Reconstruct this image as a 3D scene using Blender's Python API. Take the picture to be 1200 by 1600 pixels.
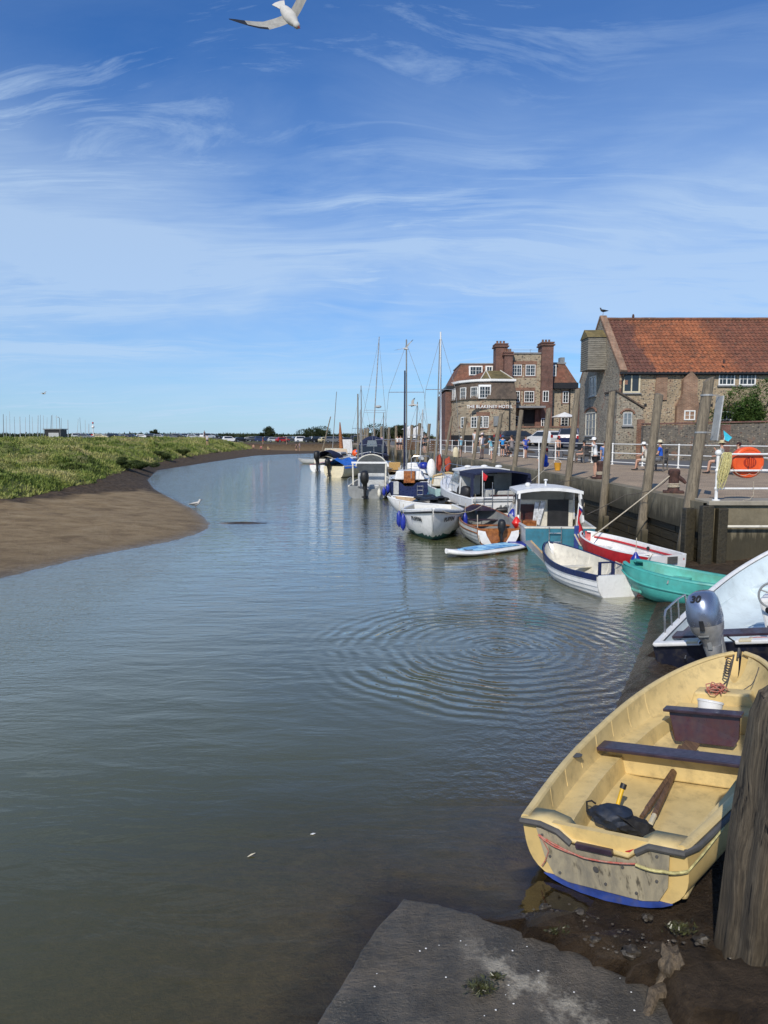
import bpy, bmesh, math, random
import numpy as np
from mathutils import Vector, Matrix, noise as mnoise
R = math.radians
rnd = random.Random(7)
S = bpy.context.scene
for o in list(bpy.data.objects): bpy.data.objects.remove(o)

# ------------------------------------------------------------------ camera, sky, sun, exposure
FOC, CX, CY, EYE = 1080.0, 600.0, 800.0, 3.05        # focal length and centre in photo pixels, eye height over the water
PITCH = math.atan(118 / FOC); CP, SP = math.cos(PITCH), math.sin(PITCH)
cam_d = bpy.data.cameras.new('camera'); cam = bpy.data.objects.new('camera', cam_d)
S.collection.objects.link(cam); S.camera = cam
cam.location = (0, 0, EYE); cam.rotation_euler = (R(90) - PITCH, 0, 0)
cam_d.sensor_fit = 'VERTICAL'; cam_d.sensor_height = 36; cam_d.lens = 36 * FOC / 1600
cam_d.clip_start = 0.05; cam_d.clip_end = 6000
S.render.resolution_x, S.render.resolution_y = 768, 1024
S.view_settings.view_transform = 'Standard'; S.view_settings.look = 'None'
S.view_settings.exposure = 0.0; S.view_settings.gamma = 1

SUN_EL, SUN_AZ = R(40), R(202)      # azimuth clockwise from +Y: behind the camera, a little to its left
sd = bpy.data.lights.new('sun', 'SUN'); sun = bpy.data.objects.new('sun', sd); S.collection.objects.link(sun)
sd.energy = 4.0; sd.angle = R(0.5); sd.color = (1.0, .93, .82)
sv = Vector((math.sin(SUN_AZ) * math.cos(SUN_EL), math.cos(SUN_AZ) * math.cos(SUN_EL), math.sin(SUN_EL)))
sun.rotation_euler = sv.to_track_quat('Z', 'Y').to_euler(); sun.location = sv * 100

W = bpy.data.worlds.new('World'); S.world = W; W.use_nodes = True
nt = W.node_tree; nt.nodes.clear()
def N(nt, t, **k):
    n = nt.nodes.new(t)
    for a, b in k.items():
        if a == 'ins':
            for i, v in b.items(): n.inputs[i].default_value = v
        else: setattr(n, a, b)
    return n
def L(nt, a, b): nt.links.new(a, b)
def math_n(nt, op, a, b=None, c=None, clamp=False):
    n = N(nt, 'ShaderNodeMath', operation=op); n.use_clamp = clamp
    for i, v in enumerate((a, b, c)):
        if v is None: continue
        if isinstance(v, (int, float)): n.inputs[i].default_value = v
        else: L(nt, v, n.inputs[i])
    return n.outputs[0]
def ramp(nt, fac, stops, interp='LINEAR'):
    n = N(nt, 'ShaderNodeValToRGB'); cr = n.color_ramp; cr.interpolation = interp
    while len(cr.elements) > 1: cr.elements.remove(cr.elements[0])
    cr.elements[0].position = stops[0][0]; cr.elements[0].color = (*stops[0][1], 1)
    for p, c in stops[1:]:
        e = cr.elements.new(p); e.color = (*c, 1)
    L(nt, fac, n.inputs[0]); return n.outputs[0]
def g3(v): return (v, v, v)
def mixc(nt, fac, a, b, mode='MIX'):
    n = N(nt, 'ShaderNodeMix', data_type='RGBA', blend_type=mode)
    for sk, v in ((n.inputs[0], fac), (n.inputs[6], a), (n.inputs[7], b)):
        if isinstance(v, (int, float)): sk.default_value = v
        elif isinstance(v, tuple): sk.default_value = (*v, 1) if len(v) == 3 else v
        else: L(nt, v, sk)
    return n.outputs[2]
def noise_n(nt, vec, scale, detail=4, rough=.55, dist=0, dim='3D'):
    n = N(nt, 'ShaderNodeTexNoise', noise_dimensions=dim)
    n.inputs['Scale'].default_value = scale; n.inputs['Detail'].default_value = detail
    n.inputs['Roughness'].default_value = rough; n.inputs['Distortion'].default_value = dist
    if vec is not None: L(nt, vec, n.inputs['Vector'])
    return n.outputs['Fac']
def mapping(nt, vec, scale=(1, 1, 1), rot=(0, 0, 0), loc=(0, 0, 0)):
    n = N(nt, 'ShaderNodeMapping'); n.inputs['Scale'].default_value = scale
    n.inputs['Rotation'].default_value = rot; n.inputs['Location'].default_value = loc
    L(nt, vec, n.inputs['Vector']); return n.outputs[0]

sky = N(nt, 'ShaderNodeTexSky', sky_type='NISHITA'); sky.sun_disc = False
sky.sun_elevation = SUN_EL; sky.sun_rotation = SUN_AZ; sky.air_density = 1.15; sky.dust_density = .15; sky.ozone_density = 6.0; sky.altitude = 10
tc = N(nt, 'ShaderNodeTexCoord'); sep = N(nt, 'ShaderNodeSeparateXYZ'); L(nt, tc.outputs['Generated'], sep.inputs[0])
zz = math_n(nt, 'ADD', math_n(nt, 'MAXIMUM', sep.outputs[2], 0.0), .13)
comb = N(nt, 'ShaderNodeCombineXYZ')
L(nt, math_n(nt, 'DIVIDE', sep.outputs[0], zz), comb.inputs[0]); L(nt, math_n(nt, 'DIVIDE', sep.outputs[1], zz), comb.inputs[1])
pv = comb.outputs[0]
warp = N(nt, 'ShaderNodeTexNoise'); warp.inputs['Scale'].default_value = .55; warp.inputs['Detail'].default_value = 3; L(nt, pv, warp.inputs['Vector'])
vm = N(nt, 'ShaderNodeVectorMath', operation='MULTIPLY_ADD'); L(nt, warp.outputs['Color'], vm.inputs[0]); vm.inputs[1].default_value = (1.1, 1.1, 0); L(nt, pv, vm.inputs[2])
pw = vm.outputs[0]
veil = noise_n(nt, mapping(nt, pw, (.42, .55, 1), (0, 0, R(30)), (3.3, .45, 0)), 1.0, 5, .6)
veil = ramp(nt, veil, [(.34, g3(0)), (.64, g3(1))])
streak = noise_n(nt, mapping(nt, pw, (.6, 2.4, 1), (0, 0, R(-42)), (1.1, 4.3, 0)), 1.0, 9, .68, .5)
streak = ramp(nt, streak, [(.46, g3(0)), (.74, g3(1))])
fine = noise_n(nt, mapping(nt, pw, (1.0, 5.5, 1), (0, 0, R(-50)), (7.1, 2.3, 0)), 1.0, 8, .7, .8)
fine = ramp(nt, fine, [(.50, g3(0)), (.76, g3(1))])
gate = ramp(nt, noise_n(nt, mapping(nt, pw, (.5, .9, 1), (0, 0, 0), (9.2, 5.7, 0)), 1.0, 2), [(.42, g3(0)), (.62, g3(1))])
elev = sep.outputs[2]
band = ramp(nt, elev, [(0.0, g3(.25)), (.05, g3(.38)), (.11, g3(.6)), (.18, g3(1)), (.30, g3(.95)), (.38, g3(.45)), (.46, g3(.15)), (.8, g3(.12))])
a1 = math_n(nt, 'MULTIPLY', veil, .78); a2 = math_n(nt, 'MULTIPLY', streak, .42)
a3 = math_n(nt, 'MULTIPLY', math_n(nt, 'MULTIPLY', fine, gate), .75)
cf = math_n(nt, 'ADD', math_n(nt, 'MULTIPLY', math_n(nt, 'ADD', a1, a2), band), math_n(nt, 'MULTIPLY', a3, 1.0))
cf = math_n(nt, 'ADD', cf, ramp(nt, elev, [(0.0, g3(.62)), (.05, g3(.42)), (.12, g3(.30)), (.22, g3(.32)), (.34, g3(.12)), (.44, g3(.0))]), clamp=True)
skyc = mixc(nt, 1.0, sky.outputs[0], (.44, .78, 1.16), 'MULTIPLY')
clc = mixc(nt, math_n(nt, 'MINIMUM', math_n(nt, 'MULTIPLY', cf, .80), .72), skyc, (4.9, 6.4, 8.3))
bg = N(nt, 'ShaderNodeBackground'); bg.inputs[1].default_value = .11; L(nt, clc, bg.inputs[0])
wo = N(nt, 'ShaderNodeOutputWorld'); L(nt, bg.outputs[0], wo.inputs[0])

# ------------------------------------------------------------------ helpers
def at(px, py, z):
    u, v = (px - CX) / FOC, (CY - py) / FOC
    d = Vector((u, CP + v * SP, -SP + v * CP)); t = (z - EYE) / d.z
    return Vector((0, 0, EYE)) + d * t
def atY(px, py, Y):
    u, v = (px - CX) / FOC, (CY - py) / FOC
    d = Vector((u, CP + v * SP, -SP + v * CP)); return Vector((0, 0, EYE)) + d * (Y / d.y)
COL = S.collection
class MB:
    def __init__(s): s.v = []; s.f = []; s.m = []
    def add(s, vs, fs, mi=0):
        b = len(s.v); s.v += [tuple(v) for v in vs]
        for f in fs: s.f.append([b + i for i in f]); s.m.append(mi)
        return s
    def box(s, c, size, rz=0, mi=0, rx=0, ry=0, taper=1.0):
        M = Matrix.Rotation(rz, 3, 'Z') @ Matrix.Rotation(ry, 3, 'Y') @ Matrix.Rotation(rx, 3, 'X')
        hx, hy, hz = size[0] / 2, size[1] / 2, size[2] / 2; c = Vector(c); vs = []
        for z in (-1, 1):
            k = 1 if z < 0 else taper
            for x, y in ((-1, -1), (1, -1), (1, 1), (-1, 1)): vs.append(M @ Vector((x * hx * k, y * hy * k, z * hz)) + c)
        return s.add(vs, [(3, 2, 1, 0), (4, 5, 6, 7), (0, 1, 5, 4), (1, 2, 6, 5), (2, 3, 7, 6), (3, 0, 4, 7)], mi)
    def bar(s, p0, p1, w, h, mi=0, up=(0, 0, 1)):
        p0, p1 = Vector(p0), Vector(p1); d = (p1 - p0).normalized(); up = Vector(up)
        if abs(d.dot(up)) > .98: up = Vector((0, 1, 0))
        a = d.cross(up).normalized(); b = a.cross(d).normalized(); vs = []
        for p in (p0, p1):
            for i, j in ((-1, -1), (1, -1), (1, 1), (-1, 1)): vs.append(p + a * i * w / 2 + b * j * h / 2)
        return s.add(vs, [(0, 1, 2, 3), (7, 6, 5, 4), (4, 5, 1, 0), (5, 6, 2, 1), (6, 7, 3, 2), (7, 4, 0, 3)], mi)
    def tube(s, pts, r, n=8, mi=0, cap=True, flat=1.0):
        pts = [Vector(p) for p in pts]; m = len(pts)
        rs = list(r) if isinstance(r, (list, tuple)) else [r] * m; rings = []; pa = None
        for i, p in enumerate(pts):
            d = (pts[min(i + 1, m - 1)] - pts[max(i - 1, 0)]).normalized()
            if pa is None:
                up = Vector((0, 0, 1)) if abs(d.z) < .9 else Vector((0, 1, 0)); a = d.cross(up).normalized()
            else: a = (pa - d * pa.dot(d)).normalized()
            pa = a; b = a.cross(d)
            rings.append([p + (a * math.cos(2 * math.pi * k / n) + b * math.sin(2 * math.pi * k / n) * flat) * rs[i] for k in range(n)])
        return s.loft(rings, True, cap, mi)
    def loft(s, rings, closed=True, cap=True, mi=0):
        n = len(rings[0]); vs = [p for r in rings for p in r]; fs = []
        for i in range(len(rings) - 1):
            for k in range(n if closed else n - 1):
                a, b = i * n + k, i * n + (k + 1) % n; fs.append((a, b, b + n, a + n))
        if cap and closed: fs += [tuple(range(n))[::-1], tuple(range((len(rings) - 1) * n, len(rings) * n))]
        return s.add(vs, fs, mi)
    def lathe(s, prof, c=(0, 0, 0), n=16, mi=0, axis='Z', sc=(1, 1)):
        c = Vector(c); rings = []
        for r, z in prof:
            ring = []
            for k in range(n):
                a = 2 * math.pi * k / n; x, y = r * math.cos(a) * sc[0], r * math.sin(a) * sc[1]
                ring.append(c + (Vector((x, y, z)) if axis == 'Z' else Vector((x, z, y)) if axis == 'Y' else Vector((z, x, y))))
            rings.append(ring)
        return s.loft(rings, True, True, mi)
    def prism(s, poly, z0, z1, mi=0, top=None):
        n = len(poly); z1s = [z1] * n if top is None else top
        vs = [(p[0], p[1], z0) for p in poly] + [(p[0], p[1], z) for p, z in zip(poly, z1s)]
        return s.add(vs, [tuple(range(n))[::-1], tuple(range(n, 2 * n))] + [(i, (i + 1) % n, n + (i + 1) % n, n + i) for i in range(n)], mi)
    def slab(s, poly, off, mi=0):                     # 3-D polygon thickened along a vector
        n = len(poly); off = Vector(off); a = [Vector(p) for p in poly]
        return s.add(a + [p + off for p in a], [tuple(range(n))[::-1], tuple(range(n, 2 * n))] + [(i, (i + 1) % n, n + (i + 1) % n, n + i) for i in range(n)], mi)
    def ball(s, c, r, n=12, mi=0, sc=(1, 1, 1), jit=0, seed=0):
        c = Vector(c); m = max(4, n // 2 + 1); rings = []
        for i in range(m + 1):
            ph = math.pi * i / m; ring = []
            for k in range(n):
                th = 2 * math.pi * k / n
                d = Vector((math.sin(ph) * math.cos(th), math.sin(ph) * math.sin(th), -math.cos(ph)))
                q = 1 + (jit * mnoise.noise(d * 2.1 + Vector((seed * 3.7, 0, 0))) if jit else 0)
                ring.append(c + Vector((d.x * sc[0], d.y * sc[1], d.z * sc[2])) * r * q)
            rings.append(ring)
        return s.loft(rings, True, False, mi)
    def merge(s, o, M=None):
        b = len(s.v); s.v += [tuple(M @ Vector(v)) if M else v for v in o.v]
        for f, m in zip(o.f, o.m): s.f.append([b + i for i in f]); s.m.append(m)
        return s
    def build(s, name, mats, parent=None, smooth=False, bevel=0, weld=False, subsurf=0, fix=True):
        me = bpy.data.meshes.new(name); me.from_pydata(s.v, [], s.f)
        if not isinstance(mats, (list, tuple)): mats = [mats]
        for m in mats: me.materials.append(m)
        me.polygons.foreach_set('material_index', s.m)
        if weld or fix:
            bm = bmesh.new(); bm.from_mesh(me)
            if weld: bmesh.ops.remove_doubles(bm, verts=bm.verts, dist=1e-4)
            if fix: bmesh.ops.recalc_face_normals(bm, faces=bm.faces)
            bm.to_mesh(me); bm.free()
        me.polygons.foreach_set('use_smooth', [smooth] * len(me.polygons))
        if smooth and smooth != 'full':
            try: me.set_sharp_from_angle(angle=R(42))
            except Exception: pass
        o = bpy.data.objects.new(name, me); COL.objects.link(o)
        if parent: o.parent = parent
        if bevel:
            b = o.modifiers.new('bevel', 'BEVEL'); b.width = bevel; b.segments = 2; b.limit_method = 'ANGLE'; b.angle_limit = R(40); b.harden_normals = False
        if subsurf:
            b = o.modifiers.new('sub', 'SUBSURF'); b.levels = b.render_levels = subsurf
        return o
def tag(o, label=None, cat=None, group=None, kind=None):
    if label: o['label'] = label
    if cat: o['category'] = cat
    if group: o['group'] = group
    if kind: o['kind'] = kind
    return o
def thing(name, label, cat, loc=(0, 0, 0), rz=0, group=None):
    o = bpy.data.objects.new(name, None); COL.objects.link(o); o.location = loc; o.rotation_euler = (0, 0, rz)
    o.empty_display_size = .3
    return tag(o, label, cat, group)
KIDS = {}
def copy_tree(o, parent=None):
    c = o.copy(); COL.objects.link(c)
    if parent: c.parent = parent
    for ch in list(o.children): copy_tree(ch, c)
    return c
def rope(pts, sag=0, n=10):
    out = []
    for a, b in zip(pts[:-1], pts[1:]):
        a, b = Vector(a), Vector(b)
        for i in range(n): t = i / n; q = a.lerp(b, t); q.z -= sag * 4 * t * (1 - t); out.append(q)
    out.append(Vector(pts[-1])); return out
def text_mesh(txt, size, depth, mat, name, parent, M, shear=0, spacing=1.0):
    cu = bpy.data.curves.new('t', 'FONT'); cu.body = txt; cu.size = size; cu.extrude = depth; cu.shear = shear
    cu.align_x = 'CENTER'; cu.align_y = 'CENTER'; cu.space_character = spacing; cu.offset = size * .018
    t = bpy.data.objects.new('t', cu); COL.objects.link(t); bpy.context.view_layer.update()
    me = bpy.data.meshes.new_from_object(t); bpy.data.objects.remove(t); me.name = name
    me.materials.clear(); me.materials.append(mat); me.transform(M)
    o = bpy.data.objects.new(name, me); COL.objects.link(o); o.parent = parent; return o
def frame_M(o, u, w, n):           # columns: along, up, out
    M = Matrix.Identity(4)
    for i, a in enumerate((u, w, n)):
        a = Vector(a).normalized()
        for j in range(3): M[j][i] = a[j]
    M.translation = Vector(o); return M

# value noise in numpy for the terrain
_rs = np.random.RandomState(11); _T = _rs.rand(256, 256)
def vnoise(x, y):
    xi = np.floor(x).astype(int); yi = np.floor(y).astype(int); fx = x - xi; fy = y - yi
    fx = fx * fx * (3 - 2 * fx); fy = fy * fy * (3 - 2 * fy); a = lambda i, j: _T[i & 255, j & 255]
    return (a(xi, yi) * (1 - fx) + a(xi + 1, yi) * fx) * (1 - fy) + (a(xi, yi + 1) * (1 - fx) + a(xi + 1, yi + 1) * fx) * fy
def fbm(x, y, o=4):
    s = 0; a = .5; t = 0
    for i in range(o): s = s + a * vnoise(x * 2 ** i + 17 * i, y * 2 ** i + 5 * i); t += a; a *= .5
    return s / t
def poly_dist(x, y, P, closed=True):
    x = np.asarray(x, float); y = np.asarray(y, float); d = np.full(x.shape, 1e9); ins = np.zeros(x.shape, bool); n = len(P)
    for i in range(n if closed else n - 1):
        ax, ay = P[i][0], P[i][1]; bx, by = P[(i + 1) % n][0], P[(i + 1) % n][1]
        dx, dy = bx - ax, by - ay; t = np.clip(((x - ax) * dx + (y - ay) * dy) / (dx * dx + dy * dy + 1e-12), 0, 1)
        d = np.minimum(d, np.hypot(x - ax - t * dx, y - ay - t * dy))
        c = ((ay > y) != (by > y)) & (x < dx * (y - ay) / (dy if abs(dy) > 1e-9 else 1e-9) + ax); ins ^= c
    return np.where(ins, d, -d) if closed else d

# ------------------------------------------------------------------ materials
def new_mat(name):
    m = bpy.data.materials.new(name); m.use_nodes = True; nt = m.node_tree; b = nt.nodes['Principled BSDF']; return m, nt, b
def ocoord(nt): return N(nt, 'ShaderNodeTexCoord').outputs['Object']
def bumpn(nt, b, h, strength=.4, dist=.01):
    n = N(nt, 'ShaderNodeBump'); n.inputs['Strength'].default_value = strength; n.inputs['Distance'].default_value = dist
    L(nt, h, n.inputs['Height']); L(nt, n.outputs[0], b.inputs['Normal']); return n
def pm(name, c, rough=.6, var=.12, sc=6, metal=0, bump=0, bsc=40, c2=None, coat=0, dirt=0, spec=.5):
    m, nt, b = new_mat(name); oc = ocoord(nt)
    n1 = noise_n(nt, oc, sc, 5, .6)
    hi = tuple(min(1, x * (1 + var)) for x in c); lo = tuple(x * (1 - var) for x in c) if c2 is None else c2
    col = ramp(nt, n1, [(.36, lo), (.62, hi)])
    if dirt:
        dn = ramp(nt, noise_n(nt, oc, sc * 2.3, 7, .7), [(.5, g3(0)), (.72, g3(1))])
        col = mixc(nt, math_n(nt, 'MULTIPLY', dn, dirt), col, (.10, .085, .06))
    L(nt, col, b.inputs['Base Color'])
    rr = ramp(nt, noise_n(nt, oc, sc * 3, 4), [(.3, g3(max(.02, rough - .1))), (.7, g3(min(1, rough + .12)))]); L(nt, rr, b.inputs['Roughness'])
    b.inputs['Metallic'].default_value = metal; b.inputs['Coat Weight'].default_value = coat; b.inputs['Specular IOR Level'].default_value = spec
    if bump: bumpn(nt, b, noise_n(nt, oc, bsc, 6, .65), bump, .012)
    return m
def streak_mat(name, c, c2, rough=.7, sc=(8, 8, 1.2), bump=.5, dirtz=None):
    m, nt, b = new_mat(name); oc = ocoord(nt); mp = mapping(nt, oc, sc)
    n1 = noise_n(nt, mp, 2.2, 8, .68, .4); col = ramp(nt, n1, [(.3, c2), (.55, c), (.75, tuple(min(1, x * 1.25) for x in c))])
    crk = ramp(nt, noise_n(nt, mapping(nt, oc, tuple(k * 3 for k in sc)), 2.5, 4, .6), [(.30, g3(.25)), (.42, g3(1))])
    col = mixc(nt, 1, col, crk, 'MULTIPLY')
    if dirtz is not None:          # green slime up to the tide mark, which stays put whatever the light
        sp = N(nt, 'ShaderNodeSeparateXYZ'); L(nt, oc, sp.inputs[0])
        zt = math_n(nt, 'ADD', sp.outputs[2], math_n(nt, 'MULTIPLY', noise_n(nt, oc, 2.5, 4), .5))
        f = ramp(nt, math_n(nt, 'SUBTRACT', zt, dirtz - .5), [(.35, g3(1)), (.75, g3(0))])
        col = mixc(nt, f, col, mixc(nt, n1, (.022, .019, .010), (.075, .065, .036)))
    L(nt, col, b.inputs['Base Color']); b.inputs['Roughness'].default_value = rough
    bumpn(nt, b, math_n(nt, 'MULTIPLY', n1, 1.0), bump, .02); return m
def horiz(nt):                     # (x+y, z) wall coordinates
    oc = ocoord(nt); sp = N(nt, 'ShaderNodeSeparateXYZ'); L(nt, oc, sp.inputs[0]); cb = N(nt, 'ShaderNodeCombineXYZ')
    L(nt, math_n(nt, 'ADD', sp.outputs[0], sp.outputs[1]), cb.inputs[0]); L(nt, sp.outputs[2], cb.inputs[1]); return oc, cb.outputs[0], sp
def flint(name, mortar=(.40, .33, .235), dark=1.0, sc=7.5):
    m, nt, b = new_mat(name); oc, hv, sp = horiz(nt)
    v = N(nt, 'ShaderNodeTexVoronoi'); v.inputs['Scale'].default_value = sc; v.inputs['Randomness'].default_value = .9
    wv = N(nt, 'ShaderNodeVectorMath', operation='MULTIPLY'); L(nt, hv, wv.inputs[0]); wv.inputs[1].default_value = (1, 1.5, 1); L(nt, wv.outputs[0], v.inputs['Vector'])
    spc = N(nt, 'ShaderNodeSeparateColor'); L(nt, v.outputs['Color'], spc.inputs[0])
    stone = ramp(nt, spc.outputs[0], [(.0, (.055, .05, .045)), (.3, (.16, .14, .11)), (.6, (.33, .27, .19)), (.85, (.52, .45, .33)), (1, (.22, .10, .06))])
    edge = ramp(nt, v.outputs['Distance'], [(.34, g3(0)), (.52, g3(1))])
    big = noise_n(nt, oc, .55, 5, .6)
    col = mixc(nt, edge, stone, tuple(x for x in mortar)); tint = ramp(nt, big, [(.3, g3(.62 * dark)), (.7, g3(1.05 * dark))])
    col = mixc(nt, 1, col, tint, 'MULTIPLY')
    red = ramp(nt, noise_n(nt, oc, 1.1, 4, .6), [(.58, g3(0)), (.66, g3(.5))]); col = mixc(nt, red, col, (.24, .105, .06))
    L(nt, col, b.inputs['Base Color']); b.inputs['Roughness'].default_value = .85
    bumpn(nt, b, math_n(nt, 'SUBTRACT', 1.0, v.outputs['Distance']), .7, .03); return m
def brick(name, c1=(.25, .10, .055), c2=(.14, .055, .035), mortar=(.30, .25, .19), sc=1.0):
    m, nt, b = new_mat(name); oc, hv, sp = horiz(nt)
    t = N(nt, 'ShaderNodeTexBrick'); L(nt, hv, t.inputs['Vector']); t.inputs['Scale'].default_value = 1.0 * sc
    t.inputs['Brick Width'].default_value = .225; t.inputs['Row Height'].default_value = .075; t.inputs['Mortar Size'].default_value = .008
    t.inputs['Color1'].default_value = (*c1, 1); t.inputs['Color2'].default_value = (*c2, 1); t.inputs['Mortar'].default_value = (*mortar, 1); t.inputs['Bias'].default_value = -.1
    tint = ramp(nt, noise_n(nt, oc, 1.3, 6, .65), [(.3, g3(.6)), (.7, g3(1.25))])
    col = mixc(nt, 1, t.outputs['Color'], tint, 'MULTIPLY'); L(nt, col, b.inputs['Base Color']); b.inputs['Roughness'].default_value = .85
    bumpn(nt, b, math_n(nt, 'SUBTRACT', 1.0, t.outputs['Fac']), .5, .01); return m
def tile_mat(name, a, bcol, zones=False):
    m, nt, b = new_mat(name); oc = ocoord(nt); sp = N(nt, 'ShaderNodeSeparateXYZ'); L(nt, oc, sp.inputs[0])
    n1 = noise_n(nt, oc, .5, 6, .65); n2 = noise_n(nt, oc, 6, 4, .6)
    col = ramp(nt, n1, [(.35, bcol), (.65, a)])
    if zones:                      # three ages of pantile along the roof
        xx = math_n(nt, 'ADD', sp.outputs[0], math_n(nt, 'MULTIPLY', math_n(nt, 'SUBTRACT', n1, .5), 3.0))
        xx = math_n(nt, 'SUBTRACT', xx, math_n(nt, 'MULTIPLY', sp.outputs[2], -.18))
        z1 = ramp(nt, math_n(nt, 'MULTIPLY', xx, 1 / 12.), [(.30, g3(0)), (.325, g3(1)), (.72, g3(1)), (.80, g3(.30))])
        oldt = ramp(nt, n2, [(.3, (.10, .042, .03)), (.7, (.17, .068, .045))]); newt = ramp(nt, math_n(nt, 'ADD', math_n(nt, 'MULTIPLY', n2, .5), math_n(nt, 'MULTIPLY', n1, .5)), [(.36, (.18, .07, .035)), (.52, (.31, .105, .045)), (.64, (.36, .14, .055))])
        col = mixc(nt, z1, oldt, newt)
        spk = ramp(nt, noise_n(nt, oc, 3.0, 7, .75), [(.53, g3(0)), (.6, g3(.75))]); col = mixc(nt, spk, col, (.085, .05, .035))
    v = N(nt, 'ShaderNodeTexVoronoi'); v.inputs['Scale'].default_value = 4.0; L(nt, oc, v.inputs['Vector'])
    spv = N(nt, 'ShaderNodeSeparateColor'); L(nt, v.outputs['Color'], spv.inputs[0])
    col = mixc(nt, 1, col, ramp(nt, spv.outputs[0], [(0, g3(.72)), (1, g3(1.2))]), 'MULTIPLY')
    col = mixc(nt, ramp(nt, noise_n(nt, oc, 9, 5, .7), [(.6, g3(0)), (.68, g3(.5))]), col, (.30, .29, .16))
    L(nt, col, b.inputs['Base Color']); b.inputs['Roughness'].default_value = .8; return m
def glass_mat(name, c=(.02, .025, .03), rough=.06):
    m, nt, b = new_mat(name); b.inputs['Base Color'].default_value = (*c, 1); b.inputs['Roughness'].default_value = rough; b.inputs['Specular IOR Level'].default_value = .7
    oc = ocoord(nt); bumpn(nt, b, noise_n(nt, oc, 1.6, 2), .08, .02); return m

M = {}
M['white'] = pm('white_gelcoat', (.72, .72, .70), .35, .06, 3, dirt=.22)
M['offwhite'] = pm('off_white_paint', (.60, .57, .48), .5, .1, 4, dirt=.35)
M['wpaint'] = pm('white_rail_paint', (.78, .78, .75), .4, .06, 8, dirt=.18)
M['cream'] = pm('cream_paint', (.62, .55, .38), .5, .08, 5, dirt=.2)
M['yellow'] = pm('yellow_gelcoat', (.63, .46, .185), .42, .09, 2.2, dirt=.35, bump=.04, bsc=30)
M['yellowin'] = pm('yellow_gelcoat_inside', (.62, .475, .215), .5, .10, 3.1, dirt=.42, bump=.05, bsc=22)
M['grey'] = pm('grey_paint', (.20, .21, .21), .5, .15, 4, dirt=.3)
M['lgrey'] = pm('light_grey_paint', (.42, .43, .42), .5, .12, 4, dirt=.3)
M['rubber'] = pm('grey_rubber', (.075, .073, .07), .65, .2, 8, bump=.2)
M['black'] = pm('black_rubber', (.012, .012, .013), .5, .3, 8)
M['tarp'] = pm('black_tarpaulin', (.016, .017, .02), .38, .3, 6, bump=.6, bsc=9)
M['navy'] = pm('navy_paint', (.010, .018, .075), .3, .2, 3, dirt=.12)
M['navycloth'] = pm('navy_canvas', (.008, .013, .045), .85, .2, 5, bump=.3, bsc=12)
M['blue'] = pm('blue_vinyl', (.010, .025, .26), .35, .15, 5)
M['bluep'] = pm('blue_antifoul', (.02, .05, .23), .6, .35, 7, dirt=.55)
M['tarpblue'] = pm('blue_tarpaulin', (.02, .13, .50), .5, .2, 4, bump=.6, bsc=7)
M['tealhull'] = pm('blue_green_paint', (.035, .16, .22), .4, .16, 4, dirt=.35)
M['teal'] = pm('turquoise_plastic', (.055, .33, .29), .45, .18, 2.5, dirt=.2)
M['tealin'] = pm('turquoise_plastic_inside', (.10, .40, .34), .5, .22, 2.0, c2=(.10, .30, .22), dirt=.22)
M['pteal'] = pm('pale_teal_paint', (.28, .42, .42), .5, .1, 4, dirt=.3)
M['gteal'] = pm('dark_green_antifoul', (.015, .085, .075), .6, .3, 6, dirt=.4)
M['aqua'] = pm('aqua_antifoul', (.02, .17, .27), .6, .2, 5, dirt=.3)
M['red'] = pm('red_paint', (.42, .015, .02), .4, .15, 5, dirt=.12)
M['redcloth'] = pm('red_cloth', (.45, .012, .02), .8, .15, 6, bump=.4, bsc=10)
M['orange'] = pm('orange_plastic', (.75, .10, .018), .42, .1, 5, dirt=.08)
M['tan'] = pm('tan_canvas', (.42, .30, .14), .8, .15, 6)
M['alu'] = pm('brushed_metal', (.52, .52, .52), .3, .1, 6, metal=.9)
M['steel'] = pm('dull_alloy', (.36, .36, .35), .5, .25, 4, metal=.45, dirt=.3)
M['moto'] = pm('silver_blue_cowl', (.24, .28, .37), .3, .05, 3, metal=.75, coat=.5)
M['rust'] = pm('rusty_iron', (.065, .03, .022), .8, .4, 9, bump=.8, bsc=30, c2=(.03, .016, .014))
M['vwood'] = pm('varnished_wood', (.30, .11, .03), .3, .25, 8, coat=.4, c2=(.18, .06, .018))
M['dwood'] = pm('dark_stained_wood', (.030, .014, .014), .35, .4, 7, coat=.3, c2=(.055, .012, .008))
M['purwood'] = pm('dark_purple_brown_wood', (.035, .022, .034), .4, .35, 9, coat=.25)
M['lwood'] = pm('scrubbed_wood', (.42, .30, .17), .6, .18, 9)
M['rope'] = pm('pale_rope', (.46, .40, .30), .9, .25, 30, bump=.5, bsc=120)
M['roped'] = pm('dark_rope', (.08, .07, .06), .9, .25, 30)
M['ropeg'] = pm('yellow_green_rope', (.50, .45, .20), .85, .3, 30, bump=.5, bsc=120)
M['roper'] = pm('red_rope', (.34, .07, .05), .85, .3, 50, c2=(.42, .26, .2), bump=.5, bsc=120)
M['plate'] = streak_mat('worn_transom_plate', (.33, .29, .20), (.13, .125, .11), .55, (3, 3, 1), .25)
M['post'] = streak_mat('weathered_post_wood', (.215, .178, .125), (.075, .062, .045), .85, (9, 9, .8), 1.0, dirtz=1.35)
m, nt, b = new_mat('near_post_wood'); oc = ocoord(nt)
wv = N(nt, 'ShaderNodeTexNoise'); wv.inputs['Scale'].default_value = 1.4; wv.inputs['Detail'].default_value = 2; L(nt, oc, wv.inputs['Vector'])
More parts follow.
